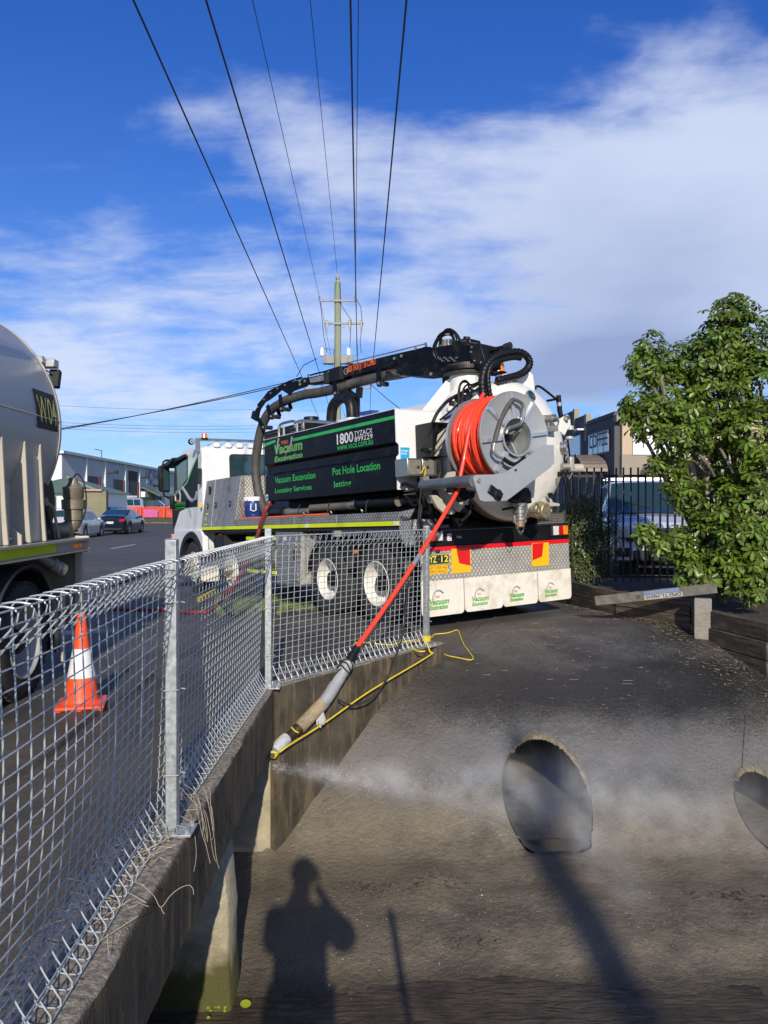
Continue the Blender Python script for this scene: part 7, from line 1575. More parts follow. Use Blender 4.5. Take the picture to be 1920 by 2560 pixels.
B().box(-.12, -.02, cy(1454), cy(1418), cz(1440, 1147), cz(1440, 1092)).build('wall_sign', wpn, cb_, smooth=False); text('& MORE', dgw, cb_, 'lettering', (-.12, cy(1423), cz(1440, 1120)), (0, -1, 0), UPV, 1, .6, off=.02) if False else None
B().box(-.5, 0, cy(1462) - .1, cy(1455), cz(1460, 1077), cz(1460, 1072)).build('wall_lamp', white, cb_, bevel=.03); B().lathe([(.001, 0), (.25, 0), (.22, .25), (.001, .3)], (-.6, cy(1449), cz(1449, 1075)), (0, 0, 1), 12).build('wall_lamp', cream, cb_)
B().box(cxr(1576), cxr(1720), -.40, -.34, cz(1534, 1138), cz(1534, 1070)).build('white_sign', whitev, cb_, smooth=False); text('TO', blackm, cb_, 'lettering', (cxr(1586), -.41, cz(1534, 1100)), RX, UPV, .75, .42, off=.02)
def awn(xa, xb, zt3, name, dy=-1.6):
    n = 14; b = B(); r = (xb - xa) / 2; c = (xa + xb) / 2
    for i in range(n + 1):
        a = PI * i / n; 
        for y in (-.34, dy): b.v.append((c + r * math.cos(a), y, zt3 - r * .55 + r * .55 * math.sin(a)))
    b.f = [(2 * i, 2 * i + 1, 2 * i + 3, 2 * i + 2) for i in range(n)]; o = b.build(name, tang, cb_, smooth=False); md = o.modifiers.new('t', 'SOLIDIFY'); md.thickness = .08
awn(cxr(1594), cxr(1760), cz(1534, 1142), 'curved_awning')
b = B(); n = 26; ya_, yb_ = cy(1522), cy(1466)
for i in range(n + 1):
    a = PI * i / n
    for x in (0, -1.5): b.v.append((x, (ya_ + yb_) / 2 + (yb_ - ya_) / 2 * math.cos(a), cz(1490, 1183) + 1.0 * math.sin(a) + (.04 if i % 2 else 0)))
b.f = [(2 * i, 2 * i + 1, 2 * i + 3, 2 * i + 2) for i in range(n)]; o = b.build('curved_awning', pm('bronze_corrugated', (.20, .16, .13), .5, .3), cb_, smooth=False); md = o.modifiers.new('t', 'SOLIDIFY'); md.thickness = .06
# ------------------------------------------------------------ garden bed, sleepers, picket fence
WL = [V(p) for p in ((2.50, 12.6, 0), (2.74, 11.3, 0), (3.0, 9.95, 0), (3.58, 9.0, 0), (3.84, 7.7, 0), (4.1, 6.0, 0), (4.35, 3.6, 0))]
GL = .40
soil = pm('mulched_soil', (.055, .042, .030), .95, 0, .4, 9, bump=1, bs=60, dirt=(.16, .12, .09), da=.35, ds=20, bdist=.02)
b = B(); far = [V((14, p.y, 0)) for p in WL]; far[0] = V((14, 40, 0))
wl0 = [V((2.50, 40, 0))] + WL; far = [V((14, 40, 0))] + [V((14, p.y, 0)) for p in WL]
b.v = [(p.x + .04, p.y, GL if i > 4 else GL - .02) for i, p in enumerate(wl0)] + [(p.x, p.y, GL) for p in far]; n = len(wl0)
b.f = [(i + 1, n + i + 1, n + i, i) for i in range(n - 1)]; tag(b.build('garden_bed', soil, smooth=False), kind='structure')
tim = pm('weathered_dark_sleeper', (.066, .054, .038), .85, 0, .5, 3, bump=.9, bs=30, dirt=(.19, .16, .115), da=.42, ds=3)
timg = pm('silver_grey_timber', (.25, .23, .195), .8, 0, .28, 14, bump=.7, bs=60, dirt=(.16, .14, .11), da=.35, ds=6)
for m_ in (tim, timg):
    for nd in [x for x in m_.node_tree.nodes if x.type == 'MAPPING']: nd.inputs['Scale'].default_value = (1, 6, 8)
rw_ = empty('sleeper_retaining_wall', tuple(WL[2]), 0, 'low retaining wall of dark weathered timber sleepers edging the garden', 'retaining wall')
def sleeper(a, b_, z0, z1, t=.10, mat=tim, name='sleeper'):
    a = V(a); b_ = V(b_); d = b_ - a; L = d.length; o = B().box(0, L, -t / 2, t / 2, 0, z1 - z0).build(name, mat, None, bevel=.010); o.parent = rw_; o.matrix_parent_inverse = Matrix.Translation(-rw_.location); o.location = (a.x, a.y, z0); o.rotation_euler = (0, 0, math.atan2(d.y, d.x)); return o
for i in range(len(WL) - 1):
    a, b_ = WL[i], WL[i + 1]; g0 = min(bank(a.x, a.y), bank(b_.x, b_.y)) - .03
    for k in range(3 if i >= 3 else 2):
        z0 = g0 + .188 * k; jit = random.uniform(-.015, .015)
        if i < 2 and k == 1 and i == 1: pass
        sleeper(a + V((jit, 0, 0)), b_ + V((jit, .01, 0)), z0, z0 + .183)
pq = atY(1757, 1500, 8.70); gb = bank(pq.x, pq.y)
o = B().box(-.09, .09, -.05, .05, gb - .05, .62).build('retaining_post', timg, None, bevel=.008); o.parent = rw_; o.matrix_parent_inverse = Matrix.Translation(-rw_.location); o.location = (pq.x, pq.y, 0); o.rotation_euler = (0, 0, -.35)
pkb = empty('loose_board', tuple(atY(1640, 1490, 9.1)), 0, 'loose silver-grey board with a blue patch and upside-down lettering lying on the sleeper wall', 'board')
A0, A1 = atY(1490, 1502, 9.45), atY(1790, 1470, 8.58)
ax = (A1 - A0); Lb = ax.length; ax.normalize(); nb = V((ax.y, -ax.x, 0)).normalized(); ub_ = nb.cross(ax) if nb.cross(ax).z > 0 else ax.cross(nb)
R0 = pkb.location
bq = B(); hh_ = .055; K2 = 14
prb = [(A0 - R0) + ax * (Lb * i / K2) for i in range(K2 + 1)]
for i, p in enumerate(prb):
    j = .006 * noise.noise(V((i * .7, 0, 3))); e1 = .02 * math.sin(i * 9) if i in (0, K2) else 0
    for (t_n, t_u) in ((.022, -hh_ + j), (.022, hh_ + j), (-.022, hh_ + j), (-.022, -hh_ + j)): bq.v.append(tuple(p + nb * t_n + ub_ * t_u + ax * (e1 if t_u > 0 else 0)))
for i in range(K2):
    for k in range(4): bq.f.append((i * 4 + k, i * 4 + (k + 1) % 4, (i + 1) * 4 + (k + 1) % 4, (i + 1) * 4 + k))
bq.f.append((0, 1, 2, 3)); bq.f.append((K2 * 4 + 3, K2 * 4 + 2, K2 * 4 + 1, K2 * 4)); bq.build('board', pm('dull_board_timber', (.175, .16, .135), .8, 0, .35, 9, bump=.7, bs=50, dirt=(.09, .08, .065), da=.4, ds=5), pkb, smooth=False)
def bp(t, u, o_=.025): return (A0 - R0) + ax * (Lb * t) + nb * o_ + ub_ * u
B().prism([bp(.43, .01), bp(.72, .005), bp(.72, .05), bp(.43, .045)], nb * .002).build('blue_patch', pm('faded_blue_paint', (.20, .27, .42), .7, 0, .15, 20), pkb, smooth=False)
B().prism([bp(.43, -.05), bp(.745, -.05), bp(.745, .002), bp(.43, .004)], nb * .0015).build('white_patch', pm('faded_white_paint', (.45, .44, .40), .8, 0, .15, 20), pkb, smooth=False)
text('OPEI TL-HEHS', blackm, pkb, 'lettering', bp(.735, -.002, .027), -ax, -ub_, Lb * .29, .040, off=.0, bold=.01)
B().lathe([(.014, 0), (.020, .001), (.020, .003), (.014, .003)], bp(.38, -.005), nb, 14).build('ring_mark', blackm, pkb)
# picket fence
pf = empty('picket_fence', (2.4, 12.3, .5), 0, 'black steel picket fence in front of the silver four wheel drive', 'fence')
fd = V((5.9, -.62, 0)).normalized(); n = 56; sp_k = .1115; blk = pm('black_powdercoat', (.012, .013, .015), .35, 0, .2, 8, coat=.2)
pick = B().box(-.0125, .0125, -.0125, .0125, -.04, 1.75).build('picket', blk, pf, bevel=.002)
for i in range(n): 
    p = fd * (i * sp_k)
    if i == 0: pick.location = p
    else: shared(pick, 'picket', p, (0, 0, random.uniform(-.05, .05)))
for z in (.05, 1.62): B().bar(V((0, 0, z)) + V((0, .02, 0)), V((0, .02, z)) + fd * (n * sp_k), .04, .035).build('rail', blk, pf, smooth=False)
for i in (0, 22, 44): p = fd * (i * sp_k + .05); B().box(p.x - .03, p.x + .03, p.y + .01, p.y + .07, -.2, 1.78).build('fence_post', blk, pf, smooth=False)

# ------------------------------------------------------------ foliage
leafm = pm('glossy_green_leaf', (.068, .110, .011), .38, 0, .5, 2.2, spec=.4); t_ = leafm.node_tree; L_ = t_.links.new
oi = node(leafm, 'ShaderNodeObjectInfo'); ge = node(leafm, 'ShaderNodeNewGeometry'); hs = node(leafm, 'ShaderNodeHueSaturation'); p_ = princ(leafm)
L_(p_.inputs['Base Color'].links[0].from_socket, hs.inputs['Color']); rr_ = node(leafm, 'ShaderNodeMapRange'); L_(ge.outputs['Random Per Island'], rr_.inputs[0]); rr_.inputs[3].default_value = .35; rr_.inputs[4].default_value = 2.1; L_(rr_.outputs[0], hs.inputs['Value'])
r2_ = node(leafm, 'ShaderNodeMapRange'); L_(ge.outputs['Random Per Island'], r2_.inputs[0]); r2_.inputs[3].default_value = .475; r2_.inputs[4].default_value = .512; L_(r2_.outputs[0], hs.inputs['Hue']); L_(hs.outputs[0], p_.inputs['Base Color'])
tr_ = node(leafm, 'ShaderNodeBsdfTranslucent'); ms_ = node(leafm, 'ShaderNodeMixShader'); ms_.inputs[0].default_value = .22; tr_.inputs[0].default_value = (.20, .32, .02, 1)
ou = next(x for x in t_.nodes if x.type == 'OUTPUT_MATERIAL'); L_(p_.outputs[0], ms_.inputs[1]); L_(tr_.outputs[0], ms_.inputs[2]); L_(ms_.outputs[0], ou.inputs[0])
hedgem = pm('hedge_leaf', (.095, .125, .028), .38, 0, .5, 9); farm = pm('far_gum_leaf', (.060, .075, .040), .6, 0, .4, 1)
bark = pm('grey_brown_bark', (.17, .145, .11), .9, 0, .3, 8, bump=.8, bs=25, dirt=(.07, .06, .05), da=.4)
def leaflet(b, base_, d, nrm_, L, w_):
    s_ = d.cross(nrm_).normalized(); up = nrm_
    p = [base_, base_ + d * L * .35 + s_ * w_ * .42 + up * L * .02, base_ + d * L * .75 + s_ * w_ * .5 - up * L * .02, base_ + d * L - up * L * .12, base_ + d * L * .75 - s_ * w_ * .5 - up * L * .02, base_ + d * L * .35 - s_ * w_ * .42 + up * L * .02, base_ + d * L * .55 - up * L * .045]
    b.add(p, [(0, 1, 6), (1, 2, 6), (2, 3, 6), (3, 4, 6), (4, 5, 6), (5, 0, 6)])
def palm(b, c, nrm_, R, rnd, k=7):
    nrm_ = nrm_.normalized(); u = nrm_.orthogonal().normalized(); v_ = nrm_.cross(u); a0 = rnd.uniform(0, 6.3)
    for i in range(k):
        a = a0 + 2 * PI * i / k * .92; d = (u * math.cos(a) + v_ * math.sin(a)) - nrm_ * rnd.uniform(.05, .45); d.normalize(); n2 = (nrm_ + (u * math.cos(a) + v_ * math.sin(a)) * .35).normalized()
        leaflet(b, c + d * R * .12, d, (n2 - d * n2.dot(d)).normalized(), R * rnd.uniform(.8, 1.1), R * .40)
rnd = random.Random(11)
tree = empty('umbrella_tree', (4.7, 10.4, GL), 0, 'large glossy umbrella tree with hand shaped leaves leaning over the sleeper wall at the right', 'tree')
clumps = [(1838, 775, 48, 10.2), (1815, 835, 75, 10.2), (1880, 860, 80, 10.3), (1790, 905, 85, 10.3), (1628, 862, 34, 10.2), (1612, 915, 48, 10.1), (1660, 920, 40, 10.4), (1710, 905, 52, 10.5), (1690, 980, 80, 10.5), (1800, 985, 100, 10.4), (1900, 960, 90, 10.0), (1590, 1010, 36, 9.9), (1632, 1045, 60, 9.9), (1575, 1030, 20, 9.9), (1700, 1075, 78, 9.8),
          (1790, 1080, 70, 10.2), (1890, 1080, 80, 9.6), (1920, 1180, 70, 9.5), (1830, 1170, 70, 10.3), (1690, 1200, 36, 9.8), (1720, 1235, 44, 9.8), (1790, 1250, 66, 9.8), (1880, 1270, 80, 9.4), (1614, 1330, 26, 9.6), (1650, 1350, 30, 9.5), (1700, 1365, 44, 9.5), (1770, 1350, 74, 9.6), (1860, 1370, 84, 9.2), (1920, 1400, 70, 9.1), (1740, 1425, 44, 9.3), (1820, 1425, 56, 9.2), (1890, 1445, 58, 9.0), (1640, 1160, 22, 9.9)]
leaves = []; dark = []
stems = []
for (x, y, r, Z) in clumps:
    c = atY(x, y, Z); R = r * Z / FPX; nl = int(100 * (R / .35) ** 2) + 12
    stems.append((c, R))
    for i in range(nl):
        d = V((rnd.gauss(0, 1), rnd.gauss(0, 1), rnd.gauss(0, 1))).normalized(); q = R * rnd.uniform(.70, 1.10) * (1 + .22 * noise.noise(d * 2.2 + c))
        p = c + V((d.x * q, d.y * q * .95, d.z * q * 1.0)); nn = (d * .7 + V((0, -.35, .75)) + V((rnd.gauss(0, .3), rnd.gauss(0, .3), rnd.gauss(0, .3))))
        leaves.append((p, nn, rnd.uniform(.074, .122)))
vis = sorted(leaves, key=lambda l: l[0].y + 1.2 * rnd.random())
base_t = tree.location; 
for p, nn, R in vis[:285]:
    b = B(); palm(b, V((0, 0, 0)), nn, R, rnd); o = b.build('leaf', leafm, tree, smooth=False, fix=False); o.location = p - base_t
b = B()
for p, nn, R in vis[285:]: palm(b, p - base_t, nn, R, rnd, 6)
o = b.build('foliage', leafm, tree, smooth=False, fix=False); o['kind'] = 'stuff'
root_ = [V((4.35, 10.0, 0)), V((4.75, 10.4, 0)), V((4.95, 10.2, 0)), V((4.55, 10.6, 0))]
for i, (c, R) in enumerate(stems):
    r0 = root_[i % 4] + V((0, 0, GL)); mid = r0.lerp(c, .5) + V((rnd.uniform(-.15, .15), rnd.uniform(-.1, .1), .15)); pth = smooth_path([r0, r0.lerp(mid, .5) + V((0, 0, .15)), mid, mid.lerp(c, .6), c], 3)
    th = .012 + .028 * min(1, (c.z - .5) / 3)
    B().tube([p - base_t for p in pth], [th * (1 - .6 * k / len(pth)) + .004 for k in range(len(pth))], 7).build('limb', bark, tree)
for (x0, y0, x1, y1, Z) in ((1800, 1120, 1862, 1260, 9.7), (1740, 1130, 1785, 1190, 9.7), (1850, 960, 1868, 1110, 9.8), (1910, 1240, 1880, 1330, 9.2)):
    B().tube(smooth_path([atY(x0, y0, Z) - base_t, atY((x0 + x1) / 2 + 5, (y0 + y1) / 2, Z + .05) - base_t, atY(x1, y1, Z + .2) - base_t], 4), .02, 7).build('limb', bark, tree)
def leafcloud(name, loc, label, cat, blobs, n, size, mat, rs, stem=None, squash=1):
    rnd = random.Random(rs); e = empty(name, loc, 0, label, cat); b = B(); O = V(loc)
    for c, R in blobs:
        for i in range(int(n * (R[0] * R[2]) )):
            d = V((rnd.gauss(0, 1), rnd.gauss(0, 1), rnd.gauss(0, 1))).normalized(); q = rnd.uniform(.45, 1.08) * (1 + .3 * noise.noise(d * 2.5 + V(c)))
            p = V(c) + V((d.x * R[0] * q, d.y * R[1] * q, d.z * R[2] * q)); nn = (d + V((0, -.3, .6)) + V((rnd.gauss(0, .5), rnd.gauss(0, .5), rnd.gauss(0, .5)))).normalized(); u = nn.orthogonal().normalized(); v_ = nn.cross(u); a = rnd.uniform(0, 6.3); d1 = u * math.cos(a) + v_ * math.sin(a); d2 = nn.cross(d1); s = size * rnd.uniform(.6, 1.3)
            b.add([p - d1 * s, p + d2 * s * .45, p + d1 * s, p - d2 * s * .45], [(0, 1, 2, 3)])
    o = b.build('foliage', mat, e, smooth=False, fix=False); o['kind'] = 'stuff'
    for st in (stem or []): B().tube(*st, 7).build('trunk', bark, e)
    return e
hb = [((.0, 0, z), (.30, .30, .30)) for z in (.25, .6, .95, 1.2)] + [((.35, .05, z), (.27, .3, .28)) for z in (.3, .65, .95)] + [((-.3, .1, z), (.25, .3, .28)) for z in (.3, .7, 1.05)] + [((.1, -.03, 1.30), (.24, .22, .15))]
leafcloud('hedge_bush', (3.16, 12.42, GL), 'clipped small leaved hedge bush behind the fence beside the truck tail', 'bush', hb, 21000, .021, hedgem, 4, [([(0, 0, 0), (.02, 0, .5), (0, 0, .9)], .02)])
leafcloud('gum_tree', (21.5, 78, 0), 'dark gum tree rising over the roof of the charcoal building', 'tree', [((0, 0, 9.6), (1.7, 1.5, 1.0)), ((-2.2, .4, 9.0), (1.4, 1.2, .9)), ((1.9, 0, 9.2), (1.2, 1.2, .7)), ((-.5, 0, 8.2), (2.4, 1.4, .9))], 330, .16, farm, 5, [([(0, 0, 0), (.2, 0, 6), (-.3, 0, 9)], .2), ([(.1, 0, 6), (1.6, 0, 9)], .12), ([(.1, 0, 6), (-2, 0, 8.8)], .12)])
leafcloud('gum_tree', (17.2, 74, 0), 'dark gum tree just showing between the tank and the charcoal building', 'tree', [((0, 0, 9.0), (1.6, 1.5, 1.2)), ((-1.4, .4, 8.6), (1.4, 1.2, 1.1))], 330, .16, farm, 6, [([(0, 0, 0), (.2, 0, 6), (-.3, 0, 9)], .2)])
# tree belt behind the photographer, mirrored in the truck's glass
blo = [((-34 + k * 5.2, rnd.uniform(-3, 3), rnd.uniform(4, 7)), (4.2, 3, rnd.uniform(3.2, 5))) for k in range(14)]
b = B(); o = leafcloud('tree_belt', (0, -58, 0), None, None, blo, 40, .55, farm, 8); tag(o, kind='stuff')
# grass beside the truck
b = B(); rg = random.Random(21)
for i in range(5200):
    x = rg.uniform(0, 1); y = rg.uniform(0, 1); px_g = 540 + x * 330; py_g = 1488 + y * 46
    if noise.noise(V((px_g * .02, py_g * .05, 0))) < -.12 or (px_g > 700 and py_g > 1524) : continue
    p = gp(px_g, py_g); hgt = rg.uniform(.03, .085); a = rg.uniform(0, PI); w_ = .004; l = V((rg.gauss(0, .02), rg.gauss(0, .02), 0))
    b.add([p - V((math.cos(a) * w_, math.sin(a) * w_, .03)), p + V((math.cos(a) * w_, math.sin(a) * w_, -.03)), p + l + V((0, 0, hgt))], [(0, 1, 2)])
tag(b.build('grass_patch', pm('grass_blades', (.14, .19, .05), .8, 0, .4, 3), smooth=False, fix=False), kind='stuff')
# mulch and litter by the sleepers, chips on the driveway
chip = pm('pale_wood_chip', (.24, .19, .14), .9, 0, .5, 40); b = B()
for i in range(2600):
    k = rg.randrange(1, 6); t = rg.random(); c = WL[k].lerp(WL[k + 1], t) if k < 6 else WL[6]; off = abs(rg.gauss(0, .16)) + .05
    if i < 700: c = WL[1].lerp(WL[2], rg.random()) + V((.25 + rg.uniform(0, .5), 0, 0)); z = GL + .01
    else:
        c = c - V((off * (1.8 if c.y < 9 else .7), .0, 0)); z = bank(c.x, c.y) + .006
    a = rg.uniform(0, PI); l = rg.uniform(.008, .026); d = V((math.cos(a), math.sin(a), rg.uniform(-.2, .2))) * l; s_ = V((-d.y, d.x, 0)).normalized() * l * .35; p = V((c.x, c.y, z + rg.uniform(0, .012)))
    b.add([p - d - s_, p + d - s_, p + d + s_, p - d + s_], [(0, 1, 2, 3)])
tag(b.build('bark_mulch', chip, smooth=False, fix=False), kind='stuff')
b = B()
for i in range(200):
    x = rg.uniform(.8, 4.2); y = rg.uniform(6.9, 9.6); l = rg.uniform(.006, .05); a = rg.uniform(0, PI)
    if rg.random() < .5: l *= .4
    p = V((x, y, bank(x, y) + .005)); d = V((math.cos(a), math.sin(a) * .5, 0)) * l; b.bar(p - d, p + d, .004, .003)
tag(b.build('twig_litter', chip, smooth=False, fix=False), kind='stuff')
b = B()
for cx_, cy_, k in ((2.45, 5.45, 60), (2.75, 5.2, 70), (3.1, 5.25, 60), (-.1, 5.6, 60), (.35, 5.65, 40), (.5, 4.95, 30)):
    for i in range(k):
        x = cx_ + rg.gauss(0, .13); y = cy_ + rg.gauss(0, .05); p = V((x, y, bank(x, y) + rg.uniform(.0, .02))); a = rg.uniform(0, PI); l = rg.uniform(.004, .022); d = V((math.cos(a), math.sin(a), rg.uniform(-.3, .3))) * l; b.bar(p - d, p + d, .003, .003)
tag(b.build('debris_clumps', pm('dark_wet_twigs', (.030, .022, .014), .7, 0, .4, 20), smooth=False, fix=False), kind='stuff')
b = B()
for i in range(6500):
    x = rg.uniform(-.8, 4.6); y = rg.choice((rg.uniform(4.1, 6.2), rg.gauss(5.2, .25), rg.uniform(6.1, 7.4), rg.uniform(6.2, 8.6))); 
    if wside(x, y) < .02 or (y > 6.0 and (math.hypot(x - P1.x, bank(x, y) - P1.z) < R1 + .03 or math.hypot(x - P2.x, bank(x, y) - P2.z) < R2 + .03)): continue
    s = rg.uniform(.0015, .0042) * (1.6 if rg.random() < .08 else 1); p = V((x, y, bank(x, y) + s * .3)); j = [V((rg.uniform(-1, 1), rg.uniform(-1, 1), rg.uniform(.2, 1))) * s for _ in range(4)]
    b.add([p + j[0], p + V((s, -s, 0)), p + V((-s, -s, 0)), p + V((0, s, 0))], [(0, 1, 2), (0, 2, 3), (0, 3, 1)])
tag(b.build('grit', pm('pale_wet_grit', (.26, .235, .20), .35, 0, .6, 60), smooth=False, fix=False), kind='stuff')
# pale tide lines of washed silt and two slab joints, following the surface
def onbank(px, py):
    q = atz(px, py, -.6)
    for _ in range(12): q = atz(px, py, .5 * q.z + .5 * bank(q.x, q.y))
    return q
def ribbon(b, pts, w_):
    P = smooth_path([onbank(x, y) for x, y in pts], 6)
    for i in range(len(P) - 1):
        d = P[i + 1] - P[i]; s_ = V((-d.y, d.x, 0)).normalized() * w_ * (.5 + .5 * abs(noise.noise(V((i * .6, w_ * 90, pts[0][0])))) * 2)
        q = [P[i] - s_, P[i] + s_, P[i + 1] + s_, P[i + 1] - s_]; b.add([(v.x, v.y, bank(v.x, v.y) + .005) for v in q], [(0, 1, 2, 3)])
b = B()
for pts in ([(1102, 2078), (1150, 2056), (1195, 2050), (1240, 2064), (1300, 2096)], [(1020, 2104), (1060, 2092), (1110, 2074)], [(940, 1985), (985, 1950), (1020, 1925)], [(830, 2020), (900, 1975), (960, 1935)]): ribbon(b, pts, .006)
tag(b.build('silt_lines', pm('pale_washed_silt', (.17, .15, .125), .6, 0, .4, 60), smooth=False, fix=False), kind='stuff')
b = B()
for pts in ([(1112, 1532), (1124, 1545), (1136, 1560)], [(1216, 1550), (1190, 1574), (1168, 1590)], [(1862, 1788), (1860, 1850), (1854, 1925)]): ribbon(b, pts, .004)
tag(b.build('slab_cracks', blackm, smooth=False, fix=False), kind='stuff')
# water weed by the pillar
wl = pm('fresh_green_leaf', (.20, .34, .02), .4, 0, .2, 20); we = empty('water_weed', (-.98, 4.35, -1.17), 0, 'small bright green water weed floating at the foot of the pillar', 'plant')
for k in range(12): 
    x, y = rg.uniform(-.02, .12), rg.uniform(-.10, .08); B().lathe([(.001, .002), (.008, 0), (.010, .003)], (x, y, .012), (rg.uniform(-.3, .3), rg.uniform(-.4, .1), 1), 7).build('leaf', wl, we)
q = atz(614, 2510, -1.165) - we.location; B().lathe([(.001, .002), (.020, 0), (.030, .002)], q, (.1, -.2, 1), 12).build('leaf', pm('yellow_green_leaf', (.36, .42, .02), .4, 0, .1), we)
# dry vine on the wall
dv = pm('dry_vine', (.42, .36, .26), .85, 0, .25, 30); vn = empty('dry_vine', (-.86, 3.55, zt), 0, 'straw coloured dry vine hanging over the wall at the nearest post', 'vine')
def vp(x, y, Z): return atY(x, y, Z) - vn.location
for k in range(10):
    x0, y0 = 462 + rg.uniform(-14, 22), 1985 + rg.uniform(-20, 40); x1, y1 = x0 + rg.uniform(20, 52), y0 + rg.uniform(-30, 20); x2, y2 = x1 + rg.uniform(8, 28), y1 + rg.uniform(50, 130); x3, y3 = x2 + rg.uniform(-8, 14), y2 + rg.uniform(20, 60)
    B().tube(smooth_path([vp(x0, y0, 3.62), vp(x1, y1, 3.5), vp(x2, y2, 3.42), vp(x3, y3, 3.38)], 5), .0010, 5).build('stem', dv, vn)
for pts in ([(430, 1880), (405, 1935), (440, 1955), (470, 1990), (500, 2020)], [(388, 1932), (420, 1930), (450, 1965), (455, 2000)], [(460, 1960), (490, 1985), (505, 2040), (495, 2060)]):
    B().tube(smooth_path([vp(x, y, 3.48) for x, y in pts], 5), .0010, 5).build('stem', dv, vn)
v2 = empty('dry_vine', (-.84, 2.6, zt), 0, 'single curled dry stem on the wall beam nearest the camera', 'vine')
for pts in ([(352, 2210), (385, 2240), (402, 2268), (425, 2240), (450, 2220), (472, 2213), (482, 2222), (484, 2236)], [(402, 2268), (408, 2282), (412, 2284)], [(340, 2205), (345, 2180), (380, 2140), (440, 2110)]):
    B().tube(smooth_path([atY(x, y, 2.72) - v2.location for x, y in pts], 5), .0011, 5).build('stem', dv, v2)
b = B()
for k in range(190):
    x = -1.05 + rg.gauss(0, .10); y = rg.choice((3.4, 3.4, 3.1, 2.7)) + rg.gauss(0, .22); x = min(-.87, max(-1.35, x)); z = zt if x > -1.15 else gz(x, y); p = V((x, y, z + rg.uniform(.002, .035))); a = rg.uniform(0, PI); l = rg.uniform(.01, .07); d = V((math.cos(a), math.sin(a), rg.uniform(-.5, .5))) * l; b.bar(p - d, p + d, .0018, .0018)
tag(b.build('dry_grass_litter', dv, smooth=False, fix=False), kind='stuff')

# ------------------------------------------------------------ spray drifting from the nozzle
def mist(name, c, size, axis, a0, r0, r1, L, dens, ns=2.2):
    m = bpy.data.materials.new(name); m.use_nodes = True; t = m.node_tree; t.nodes.clear(); Lk = t.links.new
    out = t.nodes.new('ShaderNodeOutputMaterial'); pv = t.nodes.new('ShaderNodeVolumePrincipled'); Lk(pv.outputs[0], out.inputs['Volume']); pv.inputs['Color'].default_value = (.93, .96, 1, 1); pv.inputs['Anisotropy'].default_value = -.3
    g = t.nodes.new('ShaderNodeNewGeometry')
    def vm(op, a, b=None):
        n = t.nodes.new('ShaderNodeVectorMath'); n.operation = op
        for i, x in enumerate((a, b)):
            if x is None: continue
            if isinstance(x, (tuple, V)): n.inputs[i].default_value = tuple(x)
            else: Lk(x, n.inputs[i])
        return n
    def sm_(op, a, b=None):
        n = t.nodes.new('ShaderNodeMath'); n.operation = op
        for i, x in enumerate((a, b)):
            if x is None: continue
            if isinstance(x, (int, float)): n.inputs[i].default_value = x
            else: Lk(x, n.inputs[i])
        return n.outputs[0]
    ax = V(axis).normalized(); rel = vm('SUBTRACT', g.outputs['Position'], a0); al = vm('DOT_PRODUCT', rel.outputs[0], ax).outputs['Value']
    d2 = sm_('SUBTRACT', vm('DOT_PRODUCT', rel.outputs[0], rel.outputs[0]).outputs['Value'], sm_('MULTIPLY', al, al))
    tt_ = sm_('DIVIDE', al, L); rad = sm_('ADD', sm_('MULTIPLY', tt_, r1 - r0), r0)
    gauss = sm_('POWER', 2.718, sm_('MULTIPLY', sm_('DIVIDE', d2, sm_('MULTIPLY', rad, rad)), -1.6))
    nz_ = t.nodes.new('ShaderNodeTexNoise'); nz_.inputs['Scale'].default_value = ns; nz_.inputs['Detail'].default_value = 4; nz_.inputs['Roughness'].default_value = .6; Lk(g.outputs['Position'], nz_.inputs['Vector'])
    mr_ = t.nodes.new('ShaderNodeMapRange'); Lk(nz_.outputs['Fac'], mr_.inputs[0]); mr_.inputs[1].default_value = .38; mr_.inputs[2].default_value = .68; mr_.inputs[3].default_value = .1; mr_.inputs[4].default_value = 1.6
    e0 = t.nodes.new('ShaderNodeMapRange'); Lk(tt_, e0.inputs[0]); e0.inputs[1].default_value = -.04; e0.inputs[2].default_value = .10
    e1 = t.nodes.new('ShaderNodeMapRange'); Lk(tt_, e1.inputs[0]); e1.inputs[1].default_value = 1.0; e1.inputs[2].default_value = .55
    Lk(sm_('MULTIPLY', sm_('MULTIPLY', sm_('MULTIPLY', gauss, mr_.outputs[0]), sm_('MULTIPLY', e0.outputs[0], e1.outputs[0])), dens), pv.inputs['Density'])
    x, y, z = c; sx, sy, sz_ = size; o = B().box(x - sx, x + sx, y - sy, y + sy, z - sz_, z + sz_).build(name, m, None, smooth=False); return tag(o, kind='stuff')
mist('spray_mist', (1.1, 6.05, -.58), (2.2, .95, .54), (3.4, .02, -.34), (-.86, 6.0, -.36), .07, .50, 4.2, 1.05, 4.2)
mist('jet_mist', (-.25, 6.0, -.42), (.66, .25, .22), (1.2, .0, -.16), (-.85, 6.0, -.365), .025, .15, 1.15, 2.6, 9.0)
mist('pipe_mist', (1.35, 5.75, -.78), (.75, .95, .42), (.62, -1.15, -.42), (1.02, 6.5, -.52), .07, .22, 1.7, 1.0, 5.0)  # plume shaped to imitate the sunlit shaft across the pipe mouth

